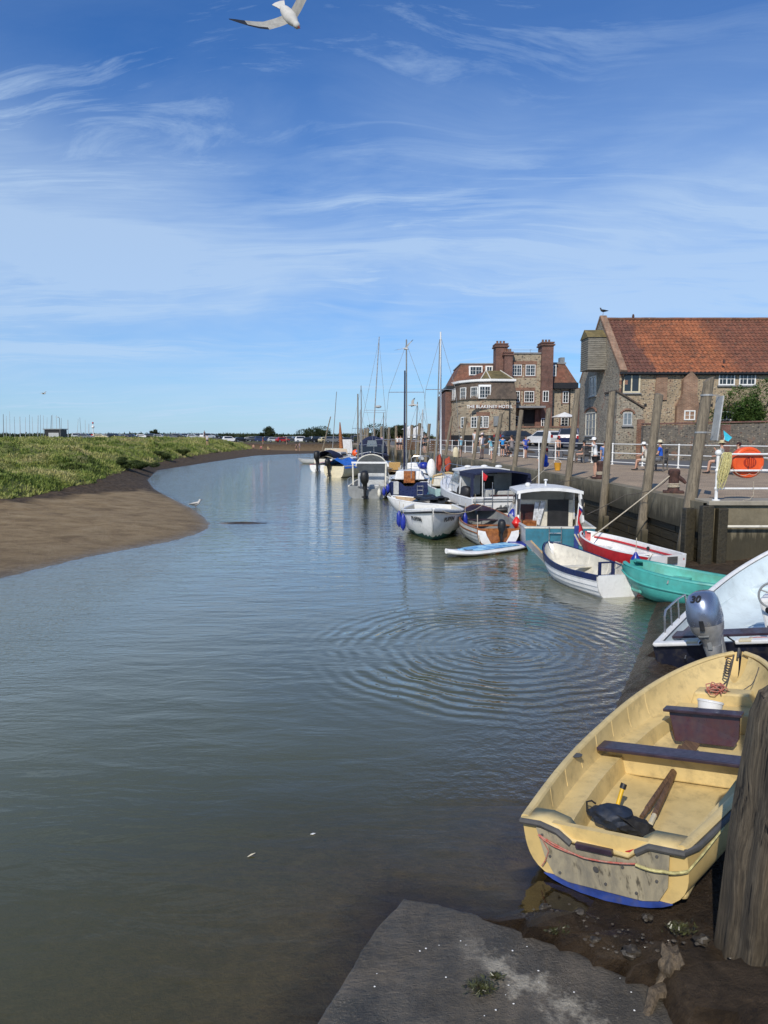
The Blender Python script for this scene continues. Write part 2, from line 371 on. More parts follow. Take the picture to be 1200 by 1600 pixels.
va = N(nt, 'ShaderNodeVectorMath', operation='MULTIPLY_ADD'); L(nt, wv.outputs['Color'], va.inputs[0]); va.inputs[1].default_value = (.16, .16, 0); L(nt, oc, va.inputs[2])
g1 = noise_n(nt, mapping(nt, va.outputs[0], (26, 26, 1.1)), 1.6, 7, .7); g2 = noise_n(nt, mapping(nt, va.outputs[0], (75, 75, 2.2)), 1.4, 4, .7); g4 = noise_n(nt, oc, 2.2, 6, .65)
ck = ramp(nt, noise_n(nt, mapping(nt, va.outputs[0], (13, 13, .8), (0, 0, 0), (3, 1, 2)), 2.2, 5, .6), [(.36, g3(0)), (.42, g3(1))])
kn = N(nt, 'ShaderNodeTexVoronoi'); kn.inputs['Scale'].default_value = 1.0; L(nt, mapping(nt, oc, (4.2, 4.2, 2.3), (0, 0, 0), (.3, .1, .4)), kn.inputs['Vector']); kr = ramp(nt, kn.outputs['Distance'], [(.05, g3(.35)), (.10, g3(1))])
col = ramp(nt, math_n(nt, 'ADD', math_n(nt, 'MULTIPLY', g1, .6), math_n(nt, 'MULTIPLY', g2, .4)), [(.34, (.028, .022, .015)), (.48, (.085, .066, .042)), (.62, (.165, .132, .088)), (.72, (.24, .20, .14))])
col = mixc(nt, 1, col, ramp(nt, g4, [(.3, g3(.5)), (.65, g3(1.1))]), 'MULTIPLY'); col = mixc(nt, 1, col, ck, 'MULTIPLY'); col = mixc(nt, .8, col, kr, 'MULTIPLY')
sz_ = N(nt, 'ShaderNodeSeparateXYZ'); L(nt, oc, sz_.inputs[0]); fz = ramp(nt, math_n(nt, 'ADD', math_n(nt, 'MULTIPLY', sz_.outputs[2], .8), math_n(nt, 'MULTIPLY', g4, .5)), [(.25, g3(.75)), (.75, g3(0))]); col = mixc(nt, fz, col, (.035, .028, .018))
L(nt, col, b.inputs['Base Color']); b.inputs['Roughness'].default_value = .8
bumpn(nt, b, math_n(nt, 'ADD', math_n(nt, 'ADD', math_n(nt, 'MULTIPLY', g1, .7), math_n(nt, 'MULTIPLY', g2, .35)), math_n(nt, 'MULTIPLY', ck, .5)), .7, .014); M['postn'] = m
M['oldwood'] = streak_mat('dark_old_oar_wood', (.15, .085, .045), (.05, .03, .018), .6, (14, 1.0, 14), .4)
M['bench'] = streak_mat('grey_bench_wood', (.13, .115, .10), (.05, .045, .04), .8, (2, 2, 2), .4)
M['boards'] = streak_mat('grey_weatherboard', (.24, .22, .18), (.11, .10, .08), .85, (1, 1, 7), .5)
M['flint'] = flint('flint_wall', (.40, .31, .20), 1.0)
M['flintd'] = flint('grey_flint_wall', (.24, .21, .17), .62, 7)
M['flintg'] = flint('gable_flint_wall', (.34, .30, .23), .95, 7)
M['flinth'] = flint('hotel_flint_wall', (.42, .345, .24), .95, 4.5)
M['brick'] = brick('red_brick'); M['brickd'] = brick('dark_red_brick', (.17, .065, .045), (.10, .04, .03), (.2, .16, .13))
M['brickc'] = brick('pale_brick', (.30, .17, .10), (.20, .10, .06))
M['tile'] = tile_mat('pantiles', (.4, .12, .04), (.15, .06, .035), True)
M['tileh'] = tile_mat('hotel_tiles', (.19, .07, .04), (.11, .06, .035)); M['tileg'] = tile_mat('mossy_tiles', (.17, .13, .05), (.09, .075, .03))
M['tiled'] = tile_mat('brown_tiles', (.12, .085, .06), (.065, .05, .04))
M['glass'] = glass_mat('window_glass'); M['glassb'] = glass_mat('pale_window_glass', (.16, .19, .21), .15)
M['skin'] = pm('skin', (.52, .30, .21), .55, .06, 8); M['hair'] = pm('brown_hair', (.06, .035, .02), .6, .3, 20)
M['lead'] = pm('grey_lead', (.22, .22, .22), .6, .15, 3)
M['darkwall'] = pm('tarred_wall', (.012, .012, .013), .7, .3, 3)
M['stump'] = streak_mat('muddy_driftwood', (.14, .105, .065), (.04, .03, .02), .6, (16, 16, 3), 1.0)
def cloth(name, c): return pm(name, c, .85, .1, 8, bump=.3, bsc=14)
# ------------------------------------------------------------------ ground: channel bed, mud, sand bar, marsh, far land
def xy(p): return (p.x, p.y)
Wl = [(-90, -40), (-40, -4), (-20, 8.5), (-12, 12.4)] + [xy(at(*p, 0)) for p in ((0, 905), (80, 885), (150, 868), (215, 856), (270, 846), (305, 836), (326, 828), (331, 820), (322, 808), (303, 795), (268, 778), (243, 765), (231, 750), (246, 735), (330, 722), (400, 712), (452, 709.5))] + [(-7.5, 128), (-3, 135), (-6, 142), (-40, 145)]
Lpoly = Wl + [(-900, 400), (-900, -40)]
Gl = [(-95, 10), (-40, 20)] + [xy(at(*p, .6)) for p in ((0, 783), (60, 770), (140, 755), (172, 741), (240, 722), (330, 708), (392, 701.5))]
Gl += [(Gl[-1][0] - 4, Gl[-1][1] + 22), (-60, 165)]
Gpoly = Gl + [(-900, 400), (-900, 10)]
Rl = [(-1.3, 1.2), (-.95, 2.2), (-.15, 3.6), (.10, 4.22), (.75, 4.08), (1.0, 4.2), (1.02, 4.7), (1.7, 5.9), (2.55, 7.4), (3.5, 9.3), (4.6, 11.6), (5.6, 13.6), (6.4, 16), (6.9, 19), (7.2, 22), (7.6, 26)]
Rpoly = Rl + [(40, 30), (40, -30), (-1.3, -30)]
QY = [-30, 15.6, 22, 26, 31, 35, 40, 46, 52, 60, 70, 80, 90, 100, 110, 120, 130, 145]
QX = [7.3, 7.3, 7.25, 7.0, 6.75, 6.5, 6.15, 5.7, 5.2, 4.6, 3.8, 2.95, 1.8, .4, -1.2, -3.2, -5.6, -9.5]
RY = [15.6, 24, 28, 31, 37, 42, 48, 54, 62, 70, 80, 92, 110, 145]
RX = [20, 17.4, 15.9, 14.6, 12.4, 11.5, 10.1, 8.9, 7.7, 6.6, 5.2, 3.4, 1.2, -6.5]
qx = lambda y: np.interp(y, QY, QX); rx = lambda y: np.interp(y, RY, RX)
def inland_z(x, y):
    up = np.clip((y - 38) * .021, 0, 1.0) * np.clip((x - rx(y)) / 3.0, 0, 1)
    return 1.55 + up
def height(x, y):
    dL = poly_dist(x, y, Lpoly); dG = poly_dist(x, y, Gpoly); dR = poly_dist(x, y, Rpoly)
    n = fbm(x * .35, y * .35, 4) - .5; nf = fbm(x * 1.7 + 40, y * 1.7, 4) - .5
    dGo = np.maximum(-dG, 0)
    shore = .62 * np.clip(dL, 0, None) / (np.clip(dL, 0, None) + dGo + 1e-3)
    shore = shore * (1 + n * .35) + nf * .05 * np.clip(dL / 1.5, 0, 1)
    plat = .62 + .55 * (1 - np.exp(-np.clip(dG, 0, None) / 1.1)) + .5 * np.clip((y - 32) / 30, 0, 1) * np.clip(dG / 8, 0, 1)
    lft = np.clip((-x - 16) / 16, 0, 1) * np.clip((y - 30) / 25, 0, 1)
    plat = plat + .55 * lft * np.clip(dG / 10, 0, 1)
    plat = plat + (fbm(x * .45 + 9, y * .45, 4) - .42) * 1.7 * np.clip(dG / 2, 0, 1) * np.clip((170 - y) / 40, 0.1, 1)
    left = np.where(dG > 0, plat, shore)
    left = np.where(y > 150, np.minimum(left, 1.45 + .0 * left), left)
    right = .055 * np.clip(dR * 5, 0, 1) + np.clip(dR, 0, None) * .12 + nf * .10 * np.clip(dR * 3, 0, 1); right = np.minimum(right, .45)
    depth = np.minimum(np.minimum(.45 * -dL + .02, np.interp(y, [4.6, 6.5], [.10, .20]) * -dR + .01), 1.0)
    isl = .05 - np.hypot((x + 5.0 + .28 * (y - 24.3)) / 1.1, (y - 24.3) / .35) * .06
    h = np.where(dL > 0, left, np.where(dR > 0, right, np.maximum(-np.maximum(depth, 0.0), isl)))
    dq = x - qx(y)
    inq = (dq > 0) & (y > 15.8)
    h = np.where(inq, np.minimum(-.3 + np.clip(dq - .6, 0, None) * 6, inland_z(x, y) - .05), h)
    h = np.where((y > 150) & (dq > -200), np.maximum(h, 1.3), h)
    # the ground the camera stands over: dry land behind the slip
    return h, dL, dG, dR
xs = np.concatenate([-np.geomspace(1500, 62, 22), np.arange(-60, -27, .45), np.arange(-27, 8.2, .17), np.arange(8.5, 40, 1.5), np.geomspace(42, 1500, 20)])
ys = np.concatenate([np.arange(-30, 1, 3), np.arange(1, 6.5, .06), np.arange(6.5, 31, .17), np.arange(31, 62, .35), np.arange(62, 150, .9), np.geomspace(151, 3500, 28)])
X, Y = np.meshgrid(xs, ys); H, dL, dG, dR = height(X, Y)
near = (np.hypot(X - 2.5, Y - 5.6) < 9) & (dR > 0) & (dL < 0)
H = H + np.where(near, (fbm(X * 3.6, Y * 3.6, 5) - .44) * .22 * np.clip(dR * 2.5, 0, 1), 0) + np.where((dL > .5) & (dG < 0) & (dG > -6) & (dR < 0), (fbm(X * 1.6, Y * 1.6, 4) - .5) * .22 * np.clip(1 + dG / 6, 0, 1) * np.clip(dL - .5, 0, 1), 0)
def grid_mesh(name, X, Y, Z, mat, cols=None):
    ny, nx = X.shape; v = np.stack([X.ravel(), Y.ravel(), Z.ravel()], 1)
    i = np.arange(ny - 1)[:, None] * nx + np.arange(nx - 1)[None]; f = np.stack([i, i + 1, i + 1 + nx, i + nx], -1).reshape(-1, 4)
    me = bpy.data.meshes.new(name); me.vertices.add(len(v)); me.vertices.foreach_set('co', v.ravel().astype(np.float32))
    me.loops.add(f.size); me.loops.foreach_set('vertex_index', f.ravel().astype(np.int32)); me.polygons.add(len(f))
    me.polygons.foreach_set('loop_start', np.arange(0, f.size, 4, dtype=np.int32)); me.update(calc_edges=True); me.materials.append(mat)
    me.polygons.foreach_set('use_smooth', [True] * len(f))
    if cols is not None:
        a = me.color_attributes.new('zone', 'FLOAT_COLOR', 'POINT'); a.data.foreach_set('color', cols.reshape(-1, 4).astype(np.float32).ravel())
    o = bpy.data.objects.new(name, me); COL.objects.link(o); return o
m, nt, b = new_mat('ground_mud_sand_turf'); oc = ocoord(nt)
at_n = N(nt, 'ShaderNodeAttribute', attribute_name='zone'); sp = N(nt, 'ShaderNodeSeparateColor'); L(nt, at_n.outputs['Color'], sp.inputs[0])
n1 = noise_n(nt, oc, .6, 8, .65); n2 = noise_n(nt, oc, 7, 8, .7); n3 = noise_n(nt, mapping(nt, oc, (.8, 1.2, 1), (0, 0, .4)), 1.3, 9, .72, .5)
sand = ramp(nt, n3, [(.3, (.17, .112, .055)), (.52, (.31, .22, .115)), (.72, (.40, .30, .17))])
mud = ramp(nt, noise_n(nt, oc, 4.2, 9, .72, .6), [(.30, (.020, .014, .008)), (.45, (.060, .040, .022)), (.58, (.115, .078, .045)), (.74, (.21, .155, .10))])
turf = ramp(nt, n1, [(.3, (.07, .08, .025)), (.5, (.15, .17, .05)), (.7, (.24, .22, .09))])
bed = ramp(nt, n2, [(.3, (.13, .095, .055)), (.6, (.24, .17, .10)), (.8, (.31, .24, .15))])
sm = math_n(nt, 'ADD', sp.outputs[1], math_n(nt, 'MULTIPLY', math_n(nt, 'SUBTRACT', n1, .5), .9), clamp=True)
col = mixc(nt, ramp(nt, sm, [(.35, g3(0)), (.62, g3(1))]), mud, sand)
wet = sp.outputs[2]
col = mixc(nt, math_n(nt, 'MULTIPLY', wet, .62), col, (.038, .027, .018))
col = mixc(nt, sp.outputs[0], col, turf); col = mixc(nt, at_n.outputs['Alpha'], col, bed); b.inputs['Specular IOR Level'].default_value = .3; L(nt, col, b.inputs['Base Color'])
L(nt, ramp(nt, math_n(nt, 'ADD', wet, math_n(nt, 'MULTIPLY', math_n(nt, 'SUBTRACT', n2, .5), .9)), [(0, g3(.95)), (.30, g3(.75)), (.7, g3(.14))]), b.inputs['Roughness'])
bumpn(nt, b, math_n(nt, 'ADD', math_n(nt, 'MULTIPLY', n2, .9), noise_n(nt, oc, 22, 8, .8)), 1.0, .07)
_sg = [(.14, 4.30), (.55, 4.10), (1.0, 3.82), (1.50, 3.46), (1.62, 3.1), (1.66, 2.6), (1.7, 1.0), (-.9, 1.0), (-.85, 2.2), (-.42, 3.15), (-.06, 3.98)]
H = np.where(poly_dist(X, Y, _sg) > .04, -.12, H)
_fx = .78 * (X - 1.46) - .625 * (Y - 4.25); _fy = .625 * (X - 1.46) + .78 * (Y - 4.25)
H = np.where((np.abs(_fx) < .8) & (_fy > -.32) & (_fy < 4.2), np.minimum(H, .01 + .16 * _fx), H)
_fx = .75 * (X - 4.36) - .66 * (Y - 8.38); _fy = .66 * (X - 4.36) + .75 * (Y - 8.38)
H = np.where((np.abs(_fx) < 1.0) & (_fy > -.02) & (_fy < 4.8), np.minimum(H, .0 + .2 * _fx), H)
zone = np.zeros(X.shape + (4,)); zone[..., 0] = np.clip(dG / .5, 0, 1)
sandm = np.clip(1.25 - (-dG) * -0.0 - np.clip((Y - 26) / 14, 0, 1) - np.clip((2.6 + dG) / 2.6, 0, 1) * 1.1, 0, 1)
zone[..., 1] = np.where(dL > -.5, np.where(Y < 60, sandm, .1), .0); zone[..., 1] = np.where(dR > -3, .0, zone[..., 1])
zone[..., 2] = np.maximum(.6 * np.clip(1 - H / .07, 0, 1), .16 * np.clip(1 - H / .28 + (fbm(X * .7, Y * .7, 3) - .5), 0, 1)) * (H > -.05); zone[..., 2] = np.where((dR > -.3) & (dL < 0), .35 + .5 * np.clip(1 - H / .2, 0, 1), zone[..., 2])
zone[..., 3] = np.clip(-H / .05, 0, 1) * ((dR < 0) & (dL < 0))
zone[..., 0] = np.where(Y > 150, np.clip((Y - 190) / 60, 0, 1), zone[..., 0]) * ((X < qx(Y)) | (Y > 150))
ter = grid_mesh('ground', X, Y, H, m, zone); tag(ter, kind='structure')

# water
m, nt, _b = new_mat('channel_water'); nt.nodes.remove(_b); out = nt.nodes['Material Output']; oc = ocoord(nt)
an = N(nt, 'ShaderNodeAttribute', attribute_name='zone'); sp = N(nt, 'ShaderNodeSeparateColor'); L(nt, an.outputs['Color'], sp.inputs[0])
sx = N(nt, 'ShaderNodeSeparateXYZ'); L(nt, oc, sx.inputs[0])
# rings from a splash
cx, cy = 1.68, 9.75
dx = math_n(nt, 'SUBTRACT', sx.outputs[0], cx); dy = math_n(nt, 'SUBTRACT', sx.outputs[1], cy)
wob = noise_n(nt, oc, 1.0, 3)
r = math_n(nt, 'SQRT', math_n(nt, 'ADD', math_n(nt, 'MULTIPLY', dx, dx), math_n(nt, 'MULTIPLY', dy, dy)))
rw = math_n(nt, 'ADD', r, math_n(nt, 'MULTIPLY', wob, .42))
ring = math_n(nt, 'SINE', math_n(nt, 'MULTIPLY', math_n(nt, 'POWER', rw, .85), 38.0))
env = ramp(nt, math_n(nt, 'MULTIPLY', r, .25), [(.0, g3(.35)), (.28, g3(.5)), (.42, g3(1)), (.58, g3(.75)), (.72, g3(.12)), (.9, g3(0))])
ring = math_n(nt, 'MULTIPLY', math_n(nt, 'MULTIPLY', ring, env), ramp(nt, noise_n(nt, oc, .9, 2), [(.35, g3(.45)), (.6, g3(1))]))
far = ramp(nt, math_n(nt, 'MULTIPLY', sx.outputs[1], 1 / 60.), [(.08, g3(.12)), (.2, g3(.25)), (.34, g3(.6)), (.6, g3(1))])
swell = noise_n(nt, mapping(nt, oc, (.55, 1.5, 1), (0, 0, .12)), 1.0, 3, .5)
chop = noise_n(nt, mapping(nt, oc, (1.0, 2.9, 1), (0, 0, .1)), 1.1, 4, .6, .4)
fineR = noise_n(nt, mapping(nt, oc, (5, 12, 1), (0, 0, -.5)), 1.6, 3, .6)
# wind ruffles: near left and far channel, and the shallows along the right shore
lft = ramp(nt, math_n(nt, 'ADD', math_n(nt, 'MULTIPLY', sx.outputs[0], -.12), math_n(nt, 'MULTIPLY', noise_n(nt, oc, .25, 3), .5)), [(.60, g3(0)), (.95, g3(1))])
shal = sp.outputs[1]
h = math_n(nt, 'ADD', math_n(nt, 'MULTIPLY', swell, .016), math_n(nt, 'MULTIPLY', math_n(nt, 'MULTIPLY', chop, far), .060))
h = math_n(nt, 'ADD', h, math_n(nt, 'MULTIPLY', ring, .0072))
h = math_n(nt, 'ADD', h, math_n(nt, 'MULTIPLY', math_n(nt, 'MULTIPLY', fineR, lft), .010))
h = math_n(nt, 'ADD', h, math_n(nt, 'MULTIPLY', math_n(nt, 'MULTIPLY', noise_n(nt, oc, 9, 3), shal), .022))
bp = N(nt, 'ShaderNodeBump'); bp.inputs['Strength'].default_value = 1; bp.inputs['Distance'].default_value = 1.0; L(nt, h, bp.inputs['Height'])
fr = N(nt, 'ShaderNodeLayerWeight'); fr.inputs['Blend'].default_value = .5; L(nt, bp.outputs[0], fr.inputs['Normal'])
fres = math_n(nt, 'ADD', math_n(nt, 'MULTIPLY', math_n(nt, 'POWER', fr.outputs['Facing'], 3.7), .96), .045, clamp=True)
gl = N(nt, 'ShaderNodeBsdfGlossy'); gl.inputs['Roughness'].default_value = .025; gl.inputs['Color'].default_value = (.97, .98, 1, 1); L(nt, bp.outputs[0], gl.inputs['Normal'])
tr = N(nt, 'ShaderNodeBsdfTransparent'); tr.inputs['Color'].default_value = (.84, .82, .62, 1)
df = N(nt, 'ShaderNodeBsdfDiffuse'); df.inputs['Color'].default_value = (.115, .118, .046, 1)
mx1 = N(nt, 'ShaderNodeMixShader'); L(nt, sp.outputs[0], mx1.inputs[0]); L(nt, tr.outputs[0], mx1.inputs[1]); L(nt, df.outputs[0], mx1.inputs[2])
mx2 = N(nt, 'ShaderNodeMixShader'); L(nt, fres, mx2.inputs[0]); L(nt, mx1.outputs[0], mx2.inputs[1]); L(nt, gl.outputs[0], mx2.inputs[2]); L(nt, mx2.outputs[0], out.inputs[0])
wxs = np.arange(-60, 40.1, .33); wys = np.concatenate([np.arange(-15, 1, 1), np.arange(1, 7, .12), np.arange(7, 34, .3), np.arange(34, 150, 1.)])
WX, WY = np.meshgrid(wxs, wys); WH, wl, wg, wr = height(WX, WY)
dep = np.clip(-WH, 0, 2) + .03 * (fbm(WX, WY, 3) - .5); wc = np.zeros(WX.shape + (4,)); wc[..., 0] = 1 - np.exp(-np.clip(dep, 0, 2) * np.where(wl > -4, 14, 2.9))
wc[..., 1] = np.clip(1 - (-wr) / 1.6, 0, 1) * (WY > 5.5) * (wr < .3); wc[..., 3] = 1
wat = grid_mesh('water', WX, WY, WX * 0, m, wc); tag(wat, kind='structure')

# marsh vegetation: leaf blades on the bank, one mass
def leaves_mesh(name, pos, size, up, mat, seed=3, parent=None, flatn=.5):
    rs = np.random.RandomState(seed); n = len(pos); a = rs.rand(n) * 2 * np.pi
    side = np.stack([np.cos(a), np.sin(a), rs.randn(n) * .3], 1)
    d = np.stack([rs.randn(n) * flatn, rs.randn(n) * flatn, up + rs.rand(n) * .6], 1); d /= np.linalg.norm(d, axis=1)[:, None]
    s = size[:, None]; w = side * s * .22
    v = np.stack([pos - w, pos + w, pos + d * s + w * .25, pos + d * s * .97 - w * .25], 1).reshape(-1, 3)
    me = bpy.data.meshes.new(name); me.vertices.add(4 * n); me.vertices.foreach_set('co', v.ravel().astype(np.float32))
    me.loops.add(4 * n); me.loops.foreach_set('vertex_index', np.arange(4 * n, dtype=np.int32)); me.polygons.add(n)
    me.polygons.foreach_set('loop_start', np.arange(0, 4 * n, 4, dtype=np.int32)); me.update(calc_edges=True); me.materials.append(mat)
    o = bpy.data.objects.new(name, me); COL.objects.link(o)
    if parent: o.parent = parent
    return o
def foliage_mat(name, stops, sc=.8, tip=None, scz=1):
    m, nt, b = new_mat(name); oc = ocoord(nt); n1 = noise_n(nt, mapping(nt, oc, (1, 1, scz)), sc, 5, .6); n2 = noise_n(nt, oc, 14, 2)
    col = ramp(nt, math_n(nt, 'ADD', math_n(nt, 'MULTIPLY', n1, .75), math_n(nt, 'MULTIPLY', n2, .25)), stops); L(nt, col, b.inputs['Base Color'])
    b.inputs['Roughness'].default_value = .6; b.inputs['Specular IOR Level'].default_value = .25
    try: b.inputs['Subsurface Weight'].default_value = 0
    except Exception: pass
    t = N(nt, 'ShaderNodeBsdfTranslucent'); L(nt, col, t.inputs[0]); mx = N(nt, 'ShaderNodeMixShader'); mx.inputs[0].default_value = .3
    L(nt, b.outputs[0], mx.inputs[1]); L(nt, t.outputs[0], mx.inputs[2]); L(nt, mx.outputs[0], nt.nodes['Material Output'].inputs[0]); return m
M['marsh'] = foliage_mat('marsh_leaves', [(.36, (.06, .08, .018)), (.44, (.17, .23, .045)), (.52, (.31, .33, .09)), (.60, (.48, .42, .19))], .24)
M['bush'] = foliage_mat('bush_leaves', [(.35, (.03, .055, .012)), (.5, (.065, .12, .025)), (.65, (.13, .19, .04))], 1.5)
M['dbush'] = foliage_mat('dark_shrub_leaves', [(.35, (.03, .045, .012)), (.5, (.08, .11, .03)), (.65, (.16, .19, .05))], 1.5)
rs = np.random.RandomState(5); n = 900000
yy = 22 + 125 * rs.rand(n) ** 1.9; xx = -(yy * .60 + 3) * rs.rand(n) - 1
_h, _dl, _dg, _dr = height(xx, yy); clump = fbm(xx * 1.1 + 3, yy * 1.1, 3)
keep = (_dg > -.15 + .5 * (clump - .5)) & (rs.rand(n) < np.clip(.35 + 1.6 * (clump - .3), .15, 1)); xx, yy, _h, clump = xx[keep], yy[keep], _h[keep], clump[keep]
sz = (.06 + .13 * rs.rand(len(xx)) ** 2 + .30 * np.clip(clump - .5, 0, 1)) * (1 + yy / 110)
o = leaves_mesh('marsh_grass', np.stack([xx, yy, _h - .05], 1), sz, .75, M['marsh'], flatn=.65); tag(o, 'olive and straw coloured salt marsh plants covering the left bank', 'marsh plants', kind='stuff')
def bush(name, label, cat, c, r, hgt, n, mat, seed, leaf=.09, group=None, trunk=True):
    t = thing(name, label, cat, c, 0, group); rs = np.random.RandomState(seed); k = 9 + seed % 5
    cen = rs.randn(k, 3) * np.array([r * .45, r * .45, hgt * .16]) + np.array([0, 0, hgt * .52]); rad = (.38 + .4 * rs.rand(k)) * r * .75
    w = rs.randint(0, k, n); d = rs.randn(n, 3); d /= np.linalg.norm(d, axis=1)[:, None]
    p = cen[w] + d * (rad[w] * (.55 + .5 * rs.rand(n) ** .5))[:, None] * np.array([1, 1, hgt / (2.2 * r)]); p[:, 2] = np.maximum(p[:, 2], .03)
    leaves_mesh('crown', p, leaf * (.6 + .8 * rs.rand(n)), .15, mat, seed, t, .9)
    if trunk:
        mb = MB()
        for q in range(4):
            e = cen[q]; mb.tube([(0, 0, -.1), (e[0] * .4, e[1] * .4, hgt * .3), tuple(e)], [.05 * r, .035 * r, .012 * r], 7)
        mb.build('trunk', M['bench'], t, True)
    return t
def hz(x, y): return float(height(np.array([float(x)]), np.array([float(y)]))[0][0])
for i, (px, py, s, lab) in enumerate([(222, 722, 1.0, 'dark green shrub overhanging the mud where the bank turns'), (196, 726, .8, 'smaller dark shrub left of the one overhanging the mud'),
        (258, 713, 1.0, 'dark shrub on the mud edge, furthest right of the marsh shrubs'), (285, 709, .9, 'low dark shrub on the far marsh edge beside the bare mud'), (35, 695, 1.2, 'round dark bush at the far left of the marsh')]):
    p = at(px, py, 1.0); bush('marsh_shrub', lab, 'shrub', (p.x, p.y, hz(p.x, p.y) - .1), s, s * 1.0, int(9000 * s), M['dbush'], 31 + i, .10, 'dark shrubs on the marsh edge')
# ------------------------------------------------------------------ quay: paving, road, walls
def strip(name, ysv, xa, xb, zf, mat, nx=8, kind='structure'):
    u = np.linspace(0, 1, nx + 1)[None, :]; Yv = np.array(ysv)[:, None]; A = xa(Yv); B = xb(Yv)
    XX = A + (B - A) * u; YY = Yv + 0 * XX; o = grid_mesh(name, XX, YY, zf(XX, YY), mat); return tag(o, kind=kind)
m, nt, b = new_mat('quay_paving'); oc = ocoord(nt)
bt = N(nt, 'ShaderNodeTexBrick'); L(nt, mapping(nt, oc, (1, 1, 1), (0, 0, R(45))), bt.inputs['Vector']); bt.inputs['Scale'].default_value = 1
bt.inputs['Brick Width'].default_value = .2; bt.inputs['Row Height'].default_value = .1; bt.inputs['Mortar Size'].default_value = .006
bt.inputs['Color1'].default_value = (.40, .30, .19, 1); bt.inputs['Color2'].default_value = (.32, .235, .155, 1); bt.inputs['Mortar'].default_value = (.12, .10, .08, 1)
st = ramp(nt, noise_n(nt, oc, .7, 7, .7), [(.3, g3(.68)), (.65, g3(1.12))]); col = mixc(nt, 1, bt.outputs['Color'], st, 'MULTIPLY'); L(nt, col, b.inputs['Base Color']); b.inputs['Roughness'].default_value = .85
bumpn(nt, b, noise_n(nt, oc, 25, 4), .25, .01); M['paving'] = m
M['asphalt'] = pm('asphalt', (.105, .105, .105), .85, .15, 2, bump=.3, bsc=60)
M['concrete'] = pm('pale_concrete', (.30, .27, .21), .85, .16, 2, bump=.3, bsc=20, dirt=.4)
yv = np.concatenate([np.arange(15.6, 40, 1.), np.arange(40, 146, 3.)])
strip('quay_pavement', yv, lambda y: qx(y) + .34, lambda y: rx(y) + .25, inland_z, M['paving'])
yv2 = np.concatenate([np.arange(15.6, 40, 1.), np.arange(40, 146, 3.)])
strip('road', yv2, lambda y: rx(y) + .25, lambda y: rx(y) + 15 + 0 * y, lambda x, y: inland_z(x, y) - .03, M['asphalt'])
strip('yard_ground', yv2, lambda y: rx(y) + 15, lambda y: rx(y) + 90, lambda x, y: inland_z(x, y) - .035, M['asphalt'])
# quay wall: concrete beam over horizontal planks
def conc_wall(name, dirt):
    m, nt, b = new_mat(name); oc = ocoord(nt); sp = N(nt, 'ShaderNodeSeparateXYZ'); L(nt, oc, sp.inputs[0])
    n1 = noise_n(nt, oc, 1.6, 8, .68); n2 = noise_n(nt, mapping(nt, oc, (5, 5, .7)), 2, 7, .65)
    col = ramp(nt, n1, [(.3, (.10, .085, .052)), (.55, (.20, .17, .11)), (.72, (.30, .265, .18))])
    z = math_n(nt, 'ADD', sp.outputs[2], math_n(nt, 'MULTIPLY', math_n(nt, 'SUBTRACT', n2, .5), 1.1))
    f = ramp(nt, z, [(dirt, g3(1)), (min(.999, dirt + .35), g3(0))]) if dirt < 1 else None
    if f is None: f = ramp(nt, math_n(nt, 'MULTIPLY', z, .5), [(dirt / 2, g3(1)), (dirt / 2 + .22, g3(0))])
    col = mixc(nt, f, col, mixc(nt, n1, (.02, .018, .010), (.075, .062, .034))); L(nt, col, b.inputs['Base Color'])
    b.inputs['Roughness'].default_value = .75; bumpn(nt, b, math_n(nt, 'ADD', n1, n2), .5, .03); return m
M['qwall'] = conc_wall('algae_stained_concrete', 1.0); M['qwall2'] = conc_wall('wet_stained_render', .75)
M['plank'] = streak_mat('slimy_black_planking', (.042, .034, .018), (.013, .011, .006), .55, (9, .8, 9), .7)
qw = thing('quay_wall', 'long timber planked quay wall with a stained concrete top beam', 'quay wall', (7.3, 15.6, 0))
def qpt(y, off, z): return Vector((float(qx(y)) + off - 7.3, y - 15.6, z))
mb = MB(); yq = list(np.arange(15.6, 31, .8)) + list(np.arange(31, 146, 2.5))
for a, c in zip(yq[:-1], yq[1:]):
    for (o0, o1, z0, z1) in ((-.06, .34, .86, 1.554),):
        vs = [qpt(y, o_, z_) for y in (a, c) for o_, z_ in ((o0, z0), (o1, z0), (o1, z1), (o0, z1))]
        mb.add(vs, [(0, 3, 7, 4), (3, 2, 6, 7), (0, 4, 5, 1)])
mb.build('concrete_beam', M['qwall'], qw)
mb = MB()
for k in range(7):
    z0 = -.75 + k * .235
    for a, c in zip(yq[:-1], yq[1:]):
        j = rnd.uniform(-.008, .008)
        vs = [qpt(y, o_, z_) for y in (a + .01, c - .0) for o_, z_ in ((.02 + j, z0), (.3, z0), (.3, z0 + .215), (.02 + j, z0 + .215))]
        mb.add(vs, [(0, 3, 7, 4), (3, 2, 6, 7), (0, 4, 5, 1), (0, 1, 2, 3)])
mb.build('planking', M['plank'], qw)
